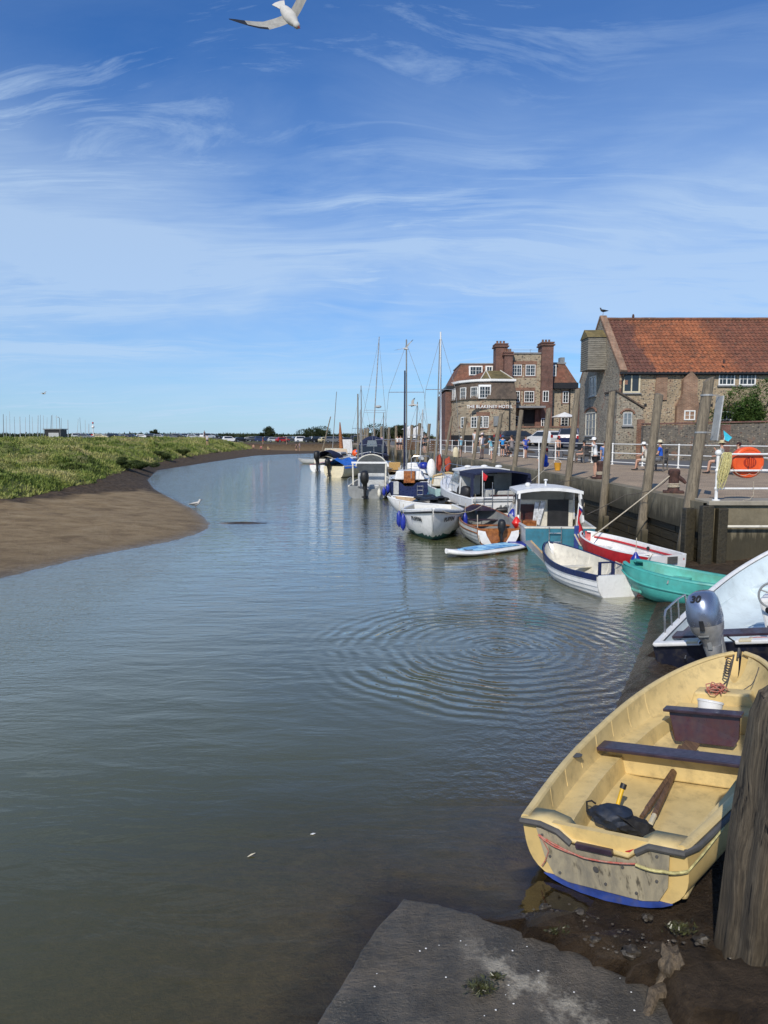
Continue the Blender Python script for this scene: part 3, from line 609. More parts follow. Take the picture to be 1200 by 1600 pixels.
# return wall to the right with steps
rw_ = thing('return_wall', 'rendered wall at the right with a white handrail and slimy steps', 'wall', (7.3, 15.6, 0))
mb = MB(); mb.box((4.0, .35, .37), (7.9, .7, 2.36)); mb.build('render', M['qwall2'], rw_, bevel=.02)
mb = MB(); mb.box((4.0, .30, 1.552), (7.94, .78, .10)); mb.build('coping', M['concrete'], rw_, bevel=.015)
mb = MB(); mb.tube([(.35, -.12, 1.02), (.36, -.13, 1.03), (3.9, -.14, 1.03)], .03, 8); mb.tube([(.4, 0, 1.03), (.4, -.13, 1.03)], .02, 6); mb.tube([(2.2, 0, 1.03), (2.2, -.13, 1.03)], .02, 6)
mb.build('handrail', M['offwhite'], rw_, True)
mb = MB()
for k in range(7): mb.box((1.05 + k * .26, -.32, -.03 + k * .19), (.30, .62, .05)); mb.box((1.16 + k * .26, -.32, -.13 + k * .19), (.04, .6, .2))
mb.build('steps', M['plank'], rw_, bevel=.006)
mb = MB(); mb.bar((.75, -.68, -.35), (2.9, -.68, 1.22), .09, .26); mb.build('stringer', M['plank'], rw_, bevel=.01)
mb = MB()
for i, (x, y, w) in enumerate(((-.02, -.10, .26), (.30, -.14, .22), (-.22, .35, .24))): mb.box((x, y, .25), (w, .2, 2.5 - i * .1), rz=rnd.uniform(-.1, .1))
mb.build('corner_pile', M['plank'], rw_, bevel=.02)
# dry quay the photograph was taken from
mb = MB(); mb.prism([(-14, -30), (7.2, -30), (7.2, 1.0), (-.2, -.2), (-14, -2.2)], -1, 1.55); kq = mb.build('near_quay', M['concrete'], None, bevel=.03); tag(kq, kind='structure')
# slipway slab
m, nt, b = new_mat('slipway_concrete'); oc = ocoord(nt)
n1 = noise_n(nt, oc, 1.7, 7, .65); ridg = N(nt, 'ShaderNodeTexWave', wave_type='BANDS'); L(nt, mapping(nt, oc, (1, 1, 1), (0, 0, R(-28))), ridg.inputs['Vector'])
ridg.inputs['Scale'].default_value = 9; ridg.inputs['Distortion'].default_value = 9; ridg.inputs['Detail'].default_value = 4; ridg.inputs['Detail Scale'].default_value = 3
grit = noise_n(nt, oc, 55, 5, .75); col = ramp(nt, noise_n(nt, oc, 2.6, 9, .72), [(.32, (.034, .031, .026)), (.48, (.080, .070, .054)), (.60, (.125, .105, .078)), (.74, (.21, .18, .14))])
scx = N(nt, 'ShaderNodeSeparateXYZ'); L(nt, oc, scx.inputs[0])
pl = math_n(nt, 'ADD', math_n(nt, 'MULTIPLY', noise_n(nt, oc, 5, 8, .75), .8), math_n(nt, 'MULTIPLY', math_n(nt, 'ABSOLUTE', math_n(nt, 'ADD', math_n(nt, 'SUBTRACT', scx.outputs[0], .95), math_n(nt, 'MULTIPLY', math_n(nt, 'SUBTRACT', scx.outputs[1], 3.36), 1.1))), -.62))
col = mixc(nt, math_n(nt, 'MULTIPLY', ramp(nt, pl, [(.31, g3(0)), (.44, g3(.9))]), ramp(nt, scx.outputs[0], [(.40, g3(0)), (.66, g3(1))])), col, (.40, .36, .28)); col = mixc(nt, ramp(nt, noise_n(nt, oc, 21, 6, .75), [(.52, g3(0)), (.7, g3(.7))]), col, (.13, .105, .07))
col = mixc(nt, ramp(nt, grit, [(.62, g3(0)), (.7, g3(.6))]), col, (.27, .25, .21))
L(nt, col, b.inputs['Base Color']); L(nt, ramp(nt, n1, [(.38, g3(.22)), (.6, g3(.8))]), b.inputs['Roughness'])
bumpn(nt, b, math_n(nt, 'ADD', math_n(nt, 'MULTIPLY', noise_n(nt, mapping(nt, oc, (9, 26, 9), (0, 0, R(35))), 1.0, 7, .7), ramp(nt, scx.outputs[0], [(.2, g3(1)), (.7, g3(.3))])), math_n(nt, 'ADD', math_n(nt, 'MULTIPLY', grit, .5), noise_n(nt, oc, 5, 8, .7))), .9, .03); M['slip'] = m
sg = [(.14, 4.30), (.55, 4.10), (1.0, 3.82), (1.50, 3.46), (1.62, 3.1), (1.66, 2.6), (1.7, 1.0), (-.9, 1.0), (-.85, 2.2), (-.42, 3.15), (-.06, 3.98)]
_o = []
for i, (x, y) in enumerate(sg):
    x2, y2 = sg[(i + 1) % len(sg)]; n_ = max(1, int(math.hypot(x2 - x, y2 - y) / .045)) if y > 2 or y2 > 2 else 1
    for k in range(n_):
        f = k / n_; px_, py_ = x + (x2 - x) * f, y + (y2 - y) * f; q = mnoise.noise(Vector((px_ * 5, py_ * 5, 0))) * .035 + mnoise.noise(Vector((px_ * 19, py_ * 19, 4))) * .014; _o.append((px_ + q, py_ + q * .6))
sg = _o
mb = MB(); top = [.035 + (4.2 - y) * .03 - max(0, .55 - x) * .062 for x, y in sg]; mb.prism(sg, -.6, 0, 0, top); o = mb.build('slipway_slab', M['slip'], None, bevel=.018); tag(o, kind='structure')

# railings
def railing(name, label, pts, mat, hgt=1.12, group=None, ball=False, rails=(1.10, .62, .14), flange=True, zf=inland_z):
    o0 = Vector(pts[0]); t = thing(name, label, 'railing', o0, 0, group)
    for p in pts:
        q = Vector(p) - o0; mb = MB(); mb.tube([q, q + Vector((0, 0, hgt))], .036, 8)
        for rz_ in rails: mb.ball(q + Vector((0, 0, rz_)), .055, 8)
        if ball: mb.ball(q + Vector((0, 0, hgt)), .075, 10)
        mb.lathe([(.09, 0), (.09, .02), (.04, .03)], q, 10); mb.build('post', mat, t, True)
    for rz_ in rails:
        mb = MB(); mb.tube([Vector(p) - o0 + Vector((0, 0, rz_)) for p in pts], .024, 7); mb.build('rail', mat, t, True)
    return t
pr = []
y = 28.2
while y < 100:
    x = float(rx(y)); pr.append((x, y, float(inland_z(np.array(x), np.array(y))))); y += 2.3 + max(0, (y - 40)) * .01
k1 = 12
railing('quay_railing', 'white three rail railing along the road edge behind the benches', pr[:k1 + 1], M['wpaint'], group='white road railings')
railing('quay_railing', 'white railing continuing along the road in front of the hotel', pr[k1 + 1:], M['wpaint'], group='white road railings')
x0 = 7.56
nr = railing('quay_railing', 'near white railing on the return wall carrying the orange lifebuoy housing', [(x0, 15.68, 1.602), (x0 + 2.0, 15.68, 1.602), (x0 + 4.0, 15.68, 1.602)], M['wpaint'], 1.08, 'white road railings', True, (1.05, .68, .27))

# mooring posts
def mooring_post(base, top, r, label, group='leaning timber mooring posts along the quay', sign=False, chock=True):
    r *= .88
    b0 = Vector(base); t = thing('mooring_post', label, 'mooring post', b0, 0, group); d = Vector(top) - b0; mb = MB(); n = 12; k = 9; rings = []; sd_ = rnd.random() * 50
    for i in range(k + 1):
        f = i / k; c = d * f; rr = r * (1.12 - .26 * f); ring = []
        for j in range(n):
            a = 2 * math.pi * j / n; q = 1 + .13 * mnoise.noise(Vector((math.cos(a) * 1.3, math.sin(a) * 1.3, f * 4 + sd_)))
            ring.append(c + Vector((math.cos(a), math.sin(a), 0)) * rr * q)
        rings.append(ring)
    if True:
        for j, p in enumerate(rings[-1]): p.z += (mnoise.noise(p * 3 + Vector((sd_, 0, 0)))) * .12
    mb.loft(rings, True, True); sh = mb.build('shaft', M['post'], t, True)
    if chock:
        mb = MB(); mb.box((.10, -.17, .92), (.16, .14, .42)); mb.build('chock', M['post'], t, bevel=.01)
    if sign:
        mb = MB(); tp = d * .9; mb.box((tp.x + .30, tp.y + .02, tp.z - .42), (.03, .34, 1.05), ry=.09); mb.build('sign_panel', M['lgrey'], t, bevel=.004)
        for zz_ in (.12, -.75):
            mb = MB(); c = d * (.9 + zz_ / d.z); mb.lathe([(r * 1.02, -.02), (r * 1.02, .02)], c, 12); mb.bar(c, c + Vector((.30, 0, 0)), .02, .02); mb.build('bracket', M['steel'], t)
    return t
PP = [(16.3, 1108, 592, .155), (18.9, 1030, 615, .145), (22.1, 957, 612, .14), (25.9, 903, 607, .14), (30, 858, 637, .14), (34.5, 815, 641, .14), (39.5, 783, 648, .14), (45, 750, 650, .14), (50, 728, 652, .14), (56, 706, 650, .14),
      (61, 687, 657, .18), (66, 671, 662, .19), (72, 656, 661, .2), (78, 644, 664, .21), (84, 633, 661, .21), (90, 619, 665, .22), (97, 608, 668, .23), (104, 596, 666, .24), (111, 585, 670, .26), (118, 575, 668, .3), (119.5, 570.5, 669, .28), (121, 566, 671, .3), (122.5, 563, 671, .26)]
pn = ['large weathered leaning post nearest the corner, with a grey sign plate bolted on', 'leaning post second from the corner, between the seated couple and the rusty bollard', 'tall pale leaning post beside the child with the white hat', 'thick leaning post whose top crosses the grey weatherboard hoist', 'leaning post right of the dark parked car with the broken top at first floor height',
      'slim leaning post in front of the hotel entrance', 'leaning post in front of the hotel sign board', 'leaning post between the two ground floor hotel windows', 'leaning post left of the person in the pink and white clothes', 'leaning post at the left corner of the hotel tower',
      'green topped post just right of the tallest white mast', 'green post left of the hotel, behind the standing dark figures', 'tall green topped post directly left of the dark clothed pair', 'short green post at the left of the wooden crates', 'post hidden behind the navy mast']
sc_ = ['first', 'second', 'third', 'fourth', 'fifth', 'sixth', 'seventh', 'eighth', 'ninth', 'tenth', 'eleventh', 'twelfth', 'thirteenth', 'fourteenth', 'fifteenth', 'sixteenth', 'seventeenth', 'eighteenth', 'nineteenth', 'twentieth']
for i, (yy_, px, py, r) in enumerate(PP):
    bx = float(qx(yy_)) - .26; tp = atY(px, py, yy_ + .2)
    if i < 10: lab = pn[i]
    elif i < 19: lab = f'thin far leaning mooring post, {sc_[i - 10]} to the left of the hotel tower'
    else: lab = f'brown post in the tight cluster left of the navy cruiser, {["rightmost", "second from right", "third from right", "leftmost"][i - 19]}'
    mooring_post((bx, yy_, -.6), tp, r, lab, sign=(i == 0), chock=i < 12)
# unseen tall post just out of frame, added to cast a shadow over the dinghy
mooring_post((1.74, 2.45, -.5), (1.95, 2.4, 4.3), .13, 'tall unseen post added to cast a shadow over the yellow dinghy', chock=False)
# the big post at the right edge
t = thing('mooring_post', 'massive square weathered post filling the lower right corner', 'mooring post', (2.075, 3.60, -.15), 0, 'leaning timber mooring posts along the quay')
mb = MB(); rings = []; n = 40; k = 30
for i in range(k + 1):
    f = i / k; c = Vector((.08 * f, -.10 * f, 1.90 * f)); hw = .172 - .010 * f; ring = []
    for j in range(n):
        a = 2 * math.pi * j / n; e = 7
        ca, sa = math.cos(a), math.sin(a); rr = hw / ((abs(ca) ** e + abs(sa) ** e) ** (1 / e))
        p = Vector((ca, sa, 0)) * rr; q = mnoise.noise(Vector((ca * 2.2, sa * 2.2, f * 2.5))) * .016 + mnoise.noise(Vector((ca * 9, sa * 9, f * 1.6))) * .009
        if f > .93: q -= (f - .93) * .35
        ring.append(c + p * (1 + q / hw) + Vector((0, 0, .10 * ca * f - (.03 * mnoise.noise(Vector((ca * 3, sa * 3, 0))) if i == k else 0))))
    rings.append(ring)
mb.loft(rings, True, True); o = mb.build('shaft', M['postn'], t, True); t.rotation_euler = (0, 0, R(8))

# bollards, benches
def bollard(loc, label, rz):
    t = thing('bollard', label, 'bollard', loc, rz, 'rusty quay bollards'); mb = MB()
    mb.box((0, 0, .03), (.52, .36, .06)); mb.build('base_plate', M['rust'], t, bevel=.01)
    mb = MB(); mb.lathe([(.16, .06), (.135, .16), (.125, .40), (.14, .48), (.155, .52), (.15, .60), (.11, .63), (.10, .57), (.02, .55)], (0, 0, 0), 14); mb.build('barrel', M['rust'], t, True)
    mb = MB(); mb.tube([(.05, 0, .46), (.22, 0, .34), (.30, 0, .26)], [.07, .055, .035], 8); mb.build('horn', M['rust'], t, True)
    mb = MB(); mb.tube([(.15 * math.cos(a * .5), .15 * math.sin(a * .5), .14 + a * .003) for a in range(40)], .016, 6); mb.build('rope_turns', M['rope'], t, True)
    return t
pb = at(1052, 770, 1.555); bollard((pb.x, pb.y, 1.555), 'rusty iron bollard with rope turned round it, between the two nearest posts', R(-20))
pb2 = at(938, 748, 1.555); bollard((pb2.x, pb2.y, 1.555), 'dark bollard at the feet of the leaning child in white', R(10))
def park_bench(loc, rz, label):
    t = thing('park_bench', label, 'bench', loc, rz, 'grey wooden benches facing the water')
    for s_ in (-1, 1):
        mb = MB(); mb.box((s_ * .78, .22, .32), (.08, .07, .64)); mb.box((s_ * .78, -.25, .46), (.08, .07, .92)); mb.box((s_ * .78, 0, .64), (.09, .60, .06)); mb.box((s_ * .78, 0, .36), (.06, .5, .08)); mb.build('leg', M['bench'], t, bevel=.006)
    mb = MB()
    for k in range(4): mb.box((0, .2 - k * .12, .44), (1.5, .10, .03))
    mb.build('seat', M['bench'], t, bevel=.004)
    mb = MB(); mb.box((0, -.25, .9), (1.5, .05, .1)); mb.box((0, -.25, .55), (1.5, .05, .06))
    for k in range(11): mb.box((-.68 + k * .136, -.25, .72), (.07, .03, .3))
    mb.build('backrest', M['bench'], t, bevel=.004); return t
B1 = at(1034, 736, 1.56); B2 = at(912, 722, 1.6); B3 = at(1128, 741, 1.56)
park_bench((B1.x, B1.y + .3, 1.556), R(62), 'grey bench with the couple in pale hats sitting on it')
park_bench((B2.x, B2.y + .3, 1.57), R(62), 'grey bench at the left, behind the child in the white cap')
park_bench((B3.x + .35, B3.y + .3, 1.556), R(62), 'dark bench partly hidden by the orange lifebuoy housing')

# lifebuoy housing on the near railing
t = thing('lifebuoy_housing', 'round orange plastic lifebuoy housing hung on the near railing', 'lifebuoy', (8.30, 15.84, 2.46)); t.scale = (.98, .98, .98)
mb = MB(); mb.lathe([(.001, -.10), (.335, -.10), (.355, -.085), (.365, -.06), (.365, .08), (.33, .11), (.02, .11)], (0, 0, 0), 48, 0, 'Y'); mb.build('case', M['orange'], t, False)
mb = MB(); mb.lathe([(.002, -.102), (.15, -.102), (.15, -.098)], (.02, 0, .0), 32, 0, 'Y', (1, .9)); mb.build('recess_shade_disc', pm('recess_shade_orange', (.34, .03, .01), .5), t)  # shade of the recess painted as a flat disc of darker orange
mb = MB(); mb.tube([(.30 * math.cos(a), -.10, .30 * math.sin(a)) for a in np.linspace(0, 2 * math.pi, 37)], .010, 6, cap=False); mb.build('rim_bead', M['orange'], t, True)
mb = MB()
for k, dx_ in enumerate((-.09, -.05, 0, .045, .09)): mb.box((dx_ + .02, -.112, .0), (.014, .02, .24 - abs(dx_) * 1.2))
mb.build('ribs', M['orange'], t, bevel=.004)
mb = MB(); mb.box((-.02, -.105, -.03), (.012, .02, .30)); mb.build('slot', M['black'], t)
for x_ in (-.17, .21):
    mb = MB(); mb.lathe([(.034, -.012), (.034, .012)], (x_, .10, .215), 10, 0, 'X'); mb.build('clamp_strap', M['black'], t)
# coiled rope on the corner post
t = thing('rope_hank', 'hank of yellow green rope hanging from the near railing post', 'rope', (7.72, 15.60, 2.64))
mb = MB()
for k in range(16):
    a = rnd.uniform(-.07, .07); dd = rnd.uniform(.42, .82); w = rnd.uniform(.02, .08); pts = []
    for i in range(21):
        u = i / 20 * 2 * math.pi; pts.append((a * math.cos(u) * 0 + a + w * math.sin(u) - .16 * (1 - math.cos(u)) / 2 * dd, -.05 + .03 * math.sin(k * 1.7) + .02 * math.cos(u * 2), .05 - dd * (1 - math.cos(u)) / 2))
    mb.tube(pts, .0105, 5)
mb.build('coil', M['ropeg'], t, True)
mb = MB(); mb.tube(rope([(.12, -.03, -.3), (.5, -.05, -.42), (.8, -.03, -.25)], .1), .006, 5); mb.tube([(.62, -.02, -.6), (.63, -.03, -.9), (.55, -.05, -1.0), (.4, -.02, -1.03)], .006, 5); mb.build('loose_end', M['rope'], t, True)
# child's cyan net flag behind the first post
pk = at(1112, 735, 1.555); t = thing('toy_flag', 'small cyan triangular flag on a thin white pole by the railing', 'flag', (14.3, 29.6, 1.56))
mb = MB(); mb.tube([(0, 0, 0), (.2, 0, 1.5)], .015, 6); mb.build('pole', M['wpaint'], t)
M['cyan'] = cloth('cyan_cloth', (.04, .45, .60)); mb = MB(); mb.slab([(.14, 0, 1.75), (.52, 0, 1.45), (.34, -.06, 1.28), (.2, -.02, 1.35)], (0, .02, 0)); mb.build('cloth', M['cyan'], t)

# ------------------------------------------------------------------ buildings
def window(parent, o, u, n, w, h, nx, nz, frame=None, sill=None, fw=.07, glass=None, name='window', bars=.025):
    """o = lower left corner on the wall face, u along the wall, n outward"""
    Mx = frame_M(o, u, (0, 0, 1), n); mb = MB(); d = .05
    for c, s_ in (((w / 2, fw / 2), (w, fw)), ((w / 2, h - fw / 2), (w, fw)), ((fw / 2, h / 2), (fw, h - 2 * fw)), ((w - fw / 2, h / 2), (fw, h - 2 * fw))): mb.box((c[0], c[1], d / 2 - .03), (s_[0], s_[1], d + .06))
    for i in range(1, nx): b_ = fw * .8 if (nx % 2 == 0 and i == nx // 2) else bars; mb.box((w * i / nx, h / 2, .02), (b_, h - 2 * fw, .03))
    for i in range(1, nz): mb.box((w / 2, h * i / nz, .018), (w - 2 * fw, bars, .026))
    q = MB(); q.merge(mb, Mx); f = q.build(name, frame or M['wpaint'], parent)
    g = MB(); g.box((w / 2, h / 2, -.02), (w - 2 * fw + .02, h - 2 * fw + .02, .05)); q = MB(); q.merge(g, Mx); q.build('pane', glass or M['glass'], f)
    if sill: s_ = MB(); s_.box((w / 2, -.05, .04), (w + .16, .08, .16)); q = MB(); q.merge(s_, Mx); q.build('sill', sill, f)
    return f
# granary
GX, GY, GE, GR, GD, G0 = 15.45, 46.0, 7.28, 11.35, 9.2, 1.6
SC = 46 / FOC                                     # metres per photo pixel on the front wall
def gx(px): return (px - CX) * SC
def gz(py): return EYE + (682 - py) * SC
gr = thing('granary', 'long flint granary with a pantile roof and stepped brick patches', 'building', (GX, GY, 0))
WL = 19
def gp(px, py): return (gx(px) - GX, 0, gz(py))
mb = MB(); mb.box((WL / 2, GD / 2, (GE + G0) / 2), (WL, GD, GE - G0)); w_ = mb.build('wall', [M['flint'], M['flintg']], gr)
for p in w_.data.polygons:
    if abs(p.normal.x) > .8: p.material_index = 1
ov = .0
mb = MB(); g0 = [(0, -.02, GE), (0, GD + .02, GE), (0, GD / 2, GR + .0)]; mb.slab([(x - .001, y_, z) for x, y_, z in g0], (.42, 0, 0)); mb.build('gable', M['flintg'], gr); mb = MB(); mb.slab([(WL - .4, y_, z) for x, y_, z in g0], (.4, 0, 0)); mb.build('gable', M['flintg'], gr)
# pantile roof as real corrugated rows
def pantile(x0, x1, ya, za, yb, zb, tw=.27, rows=18, name='roof', mat=None, parent=None, amp=.045):
    d = Vector((0, yb - ya, zb - za)); ln = d.length; d.normalize(); nn = Vector((0, -d.z, d.y)) if ya < yb else Vector((0, d.z, -d.y))
    if nn.z < 0: nn = -nn
    nxn = int((x1 - x0) / tw * 7); u = np.linspace(x0, x1, nxn + 1); vs = []; fs = []
    prof = amp * (np.maximum(np.sin(u / tw * 2 * np.pi), -.35))
    ridx = 0
    for r_ in range(rows):
        for e in (0, 1):
            s_ = (r_ + e) / rows * ln; lift = .035 if e == 0 else .0
            jit = mnoise.noise(Vector((r_ * .7, 3, 0))) * .01
            for i in range(nxn + 1):
                sag = -.07 * math.sin(math.pi * (r_ + e) / rows) * mnoise.noise(Vector((u[i] * .25, r_ * .12, 2)))
                p = Vector((u[i], ya, za)) + d * s_ + nn * (prof[i] + lift + jit + sag); vs.append(p)
        a0 = ridx * (nxn + 1)
        for i in range(nxn): fs.append((a0 + i, a0 + i + 1, a0 + nxn + 2 + i, a0 + nxn + 1 + i))
        if r_: 
            p0 = (ridx - 1) * (nxn + 1)
            for i in range(nxn): fs.append((p0 + i, p0 + i + 1, a0 + i + 1, a0 + i))
        ridx += 2
    mb = MB(); mb.add(vs, fs); return mb.build(name, mat, parent, smooth=False, fix=False)
rf = pantile(.42, WL, -.22, GE - .08, GD / 2, GR - .02, name='roof', mat=M['tile'], parent=gr)
mb = MB(); mb.slab([(.42, GD / 2, GR), (WL, GD / 2, GR), (WL, GD + .25, GE - .1), (.42, GD + .25, GE - .1)], (0, 0, -.12)); mb.build('rear_roof', M['tileh'], gr)
mb = MB(); mb.slab([(.42, -.2, GE - .14), (WL, -.2, GE - .14), (WL, GD / 2, GR - .12), (.42, GD / 2, GR - .12)], (0, 0, -.10)); mb.build('roof_deck', M['darkwall'], gr)
mb = MB(); mb.tube([(.42, GD / 2, GR + .02)] + [(x_, GD / 2, GR + .02 + .02 * mnoise.noise(Vector((x_, 0, 0)))) for x_ in np.arange(1, WL + .1, .45)], .13, 8); mb.build('ridge_tiles', M['tileh'], gr, True)
mb = MB()
for a_, b_ in (((.2, -.18, GE + .0), (.2, GD / 2, GR + .22)), ((.2, GD + .18, GE), (.2, GD / 2, GR + .22))): mb.bar(a_, b_, .46, .20)
mb.build('gable_coping', M['brickc'], gr, bevel=.02)
mb = MB(); mb.box((WL / 2, -.27, GE - .13), (WL, .13, .12)); mb.box((WL / 2, -.09, GE - .10), (WL, .2, .14)); mb.build('gutter', M['black'], gr)
mb = MB(); mb.tube([(.28, -.2, GE - .2), (.16, -.08, GE - .6), (.16, -.06, 4.9), (-.05, -.10, 4.6), (-.05, -.10, G0)], .05, 8); mb.build('drainpipe', M['black'], gr, True)
# brick patches, buttress-like breasts (3 cm to 12 cm proud)
def patch(parent, mat, o, u, n, poly, d=.03, name='brick_patch'):
    Mx = frame_M(o, u, (0, 0, 1), n); mb = MB(); nn_ = len(poly); mb.slab([(a, c, -.02) for a, c in poly], (0, 0, d + .02)); q = MB(); q.merge(mb, Mx); return q.build(name, mat, parent)
F0 = (0, 0, 0); UX = (1, 0, 0); NF = (0, -1, 0)
def fr_poly(pts): return [(gx(a) - GX, gz(b_)) for a, b_ in pts]
patch(gr, M['brickc'], F0, UX, NF, fr_poly([(1017, 626), (1036, 626), (1036, 582), (1019, 582)]), .10, 'brick_breast')
patch(gr, M['brickc'], F0, UX, NF, fr_poly([(1050, 668), (1084, 668), (1084, 636), (1080, 618), (1080, 594), (1075, 588), (1070, 583), (1064, 588), (1058, 596), (1058, 618), (1050, 636)]), .34, 'brick_breast')
mb = MB()
for kx in range(11):
    pz = G0 + .3 + kx * .52; ww = .55 if kx % 2 else .34; mb.box((ww / 2 - .02, -.0, pz), (ww, .05, .28))
mb.build('corner_bricks', M['brick'], gr)
for (a, c, e, f_, nx_, nz_) in ((968, 615, 994.5, 585, 2, 1), (1115, 603.5, 1140, 584.5, 4, 2), (1146.5, 603.5, 1172, 584.5, 4, 2), (1112, 657, 1140, 643, 3, 1), (1061, 657, 1078, 642, 2, 2)):
    o_ = gp(a, c); window(gr, (o_[0], 0 if c != 657 or a != 1061 else -.33, o_[2]), UX, NF, (e - a) * SC, (c - f_) * SC, nx_, nz_, M['cream'] if a < 1000 else M['wpaint'], M['lead'] if a != 1061 else None, fw=.10 if a < 1000 else .075)
patch(gr, M['brick'], F0, UX, NF, fr_poly([(1110, 642), (1144, 642), (1142, 636), (1112, 636)]), .12, 'lintel')
for (a, c) in ((1002, 632), (1085, 630), (1121, 634), (1104, 632)): patch(gr, M['black'], F0, UX, NF, fr_poly([(a, c + 4), (a + 4, c + 4), (a + 4, c), (a, c)]), .025, 'vent_hole')
mb = MB()
for px_ in (1018, 1121): mb.lathe([(.08, 0), (.09, .15), (.05, .28)], (gx(px_) - GX, GD / 2 if px_ == 1018 else -.1, GR + .1 if px_ == 1018 else GE + .5), 8)
mb.build('roof_vent', M['rust'], gr, True)
# gable side openings and hoist (the weatherboarded box)
def gy(px): return GX / ((px - CX) / FOC) * 1.0 - GY         # depth along the gable seen at this pixel column
def gzz(py, y_): return EYE + (682 - py) * (GY + y_) / FOC
UG = (0, -1, 0); NG = (-1, 0, 0)
for (pa, pb_, pt, pbm, nx_, nz_, nm) in ((917, 928, 590, 620, 2, 2, 0), (913, 928.5, 645, 681, 3, 3, 1)):
    ya, yb = gy(pa), gy(pb_); ym = (ya + yb) / 2; f = window(gr, (0, ya, gzz(pbm, ym)), UG, NG, ya - yb, gzz(pt, ym) - gzz(pbm, ym), nx_, nz_, M['offwhite'], M['lead'], glass=M['glassb'])
    if nm:
        mb = MB(); c_ = Vector((-.03, ym, gzz(pt, ym))); rr = (ya - yb) / 2 + .12
        mb.tube([c_ + Vector((0, rr * math.cos(a), .35 * math.sin(a))) for a in np.linspace(0, math.pi, 12)], .09, 6); mb.build('arch', M['brick'], gr)
h = thing('loft_hoist', 'x', 'x'); bpy.data.objects.remove(h)
ya, yb = 4.75, 3.1
mb = MB(); zt, zb = gzz(534, 4), gzz(582, 4); mb.box((-.62, 3.9, (zt + zb) / 2), (1.24, 1.75, zt - zb)); 
for k in range(15): mb.box((-.62, 3.9, zb + .07 + k * (zt - zb) / 15), (1.29, 1.80, .10), rx=0)
mb.build('weatherboard_hoist', M['boards'], gr)
mb = MB(); mb.slab([(-1.32, 2.92, zt), (-1.32, 4.88, zt), (-1.32, 3.9, zt + .62)], (1.32, 0, 0)); mb.build('hoist_roof', M['tileg'], gr)
mb = MB(); mb.slab([(-.02, -.02, G0 + .05), (-.02, GD, G0 + .4), (-.02, GD, G0 + 1.0), (-.02, -.02, G0 + .78)], (-.05, 0, 0)); mb.build('plinth', M['darkwall'], gr)
# lean-to porch at the corner
po = thing('lean_to', 'small flint lean-to with an arched window against the granary corner', 'outbuilding', (GX, GY - 2.4, 0))
SC2 = (GY - 2.4) / FOC
def px2(px): return (px - CX) * SC2 - GX
def pz2(py): return EYE + (682 - py) * SC2
poly = [(px2(960), G0), (px2(1001), G0), (px2(1001), pz2(639)), (px2(960), pz2(614))]
mb = MB(); mb.slab([(a, 0, z) for a, z in poly], (0, 2.39, 0)); mb.build('wall', M['flintg'], po)
mb = MB(); mb.slab([(px2(958), -.12, pz2(613)), (px2(1003), -.12, pz2(639.5)), (px2(1003), -.12, pz2(637)), (px2(958), -.12, pz2(610.5))], (0, 2.5, 0)); mb.build('roof', M['tiled'], po)
patch(po, M['brick'], F0, UX, NF, [(px2(992), G0), (px2(1003), G0), (px2(1003), pz2(656)), (px2(992), pz2(656))], .08, 'brick_pier')
window(po, (px2(970), 0, pz2(665)), UX, NF, 14 * SC2, 20 * SC2, 2, 2, M['lgrey'], M['lead'], glass=M['glassb'])
mb = MB(); c_ = Vector((px2(977), -.02, pz2(647))); mb.tube([c_ + Vector((.42 * math.cos(a), 0, .26 * math.sin(a))) for a in np.linspace(0, math.pi, 12)], .07, 6); mb.build('arch', M['brick'], po)
# garden wall
gw = thing('garden_wall', 'long dark flint garden wall with brick piers and coping', 'wall', (0, 42.0, 0)); SW = 42.0 / FOC
wx = lambda px: (px - CX) * SW; wz = lambda py: EYE + (682 - py) * SW
mb = MB(); mb.prism([(wx(1003), 0), (34, 0), (34, .4), (wx(1003), .4)], 1.5, 0, 0, [wz(665.5), wz(656), wz(656), wz(665.5)]); mb.build('flint_face', M['flintd'], gw)
mb = MB(); mb.slab([(wx(1003), -.05, wz(664)), (34, -.05, wz(654.5)), (34, .45, wz(654.5)), (wx(1003), .45, wz(664))], (0, 0, .10)); mb.build('coping', M['brickd'], gw, bevel=.02)
for a in (1125, 1240): mb = MB(); mb.box((wx(a) + .2, 0, (wz(664) + 1.5) / 2 + .0), (.55, .12, wz(664) - 1.5)); mb.build('pier', M['brickd'], gw)
bush('tree', 'leafy green tree behind the garden wall at the right edge', 'tree', (wx(1200), 44.2, 1.8), 2.0, 4.7, 15000, M['bush'], 77, .17)

# hotel
HY = 76.0; SH = HY / FOC
hx = lambda px: (px - CX) * SH
hz_ = lambda py: EYE + (682 - py) * SH
HG = 1.9
ho = thing('hotel', 'flint and brick hotel with mansard tower, tall chimneys and name lettering', 'building', (0, HY, 0))
def blk(name, mat, x0, x1, y0, y1, z0, z1, bev=0): mb = MB(); mb.box(((x0 + x1) / 2, (y0 + y1) / 2, (z0 + z1) / 2), (x1 - x0, y1 - y0, z1 - z0)); return mb.build(name, mat, ho, bevel=bev)
c0, c1 = hx(795), hx(842)
blk('wall', M['flinth'], hx(706), c0 - .02, 1.6, 12, HG, hz_(604)); blk('wall', M['flinth'], c0, c1, 0, 12, HG, hz_(556)); blk('wall', M['flinth'], c1, hx(899), .9, 12, HG, hz_(604))
blk('parapet', M['lead'], c0 - .15, c1 + .15, -.12, 12.1, hz_(556) + .003, hz_(554))
blk('brick_wall', M['brickd'], hx(696.5), hx(706), 1.4, 12, HG, hz_(612))
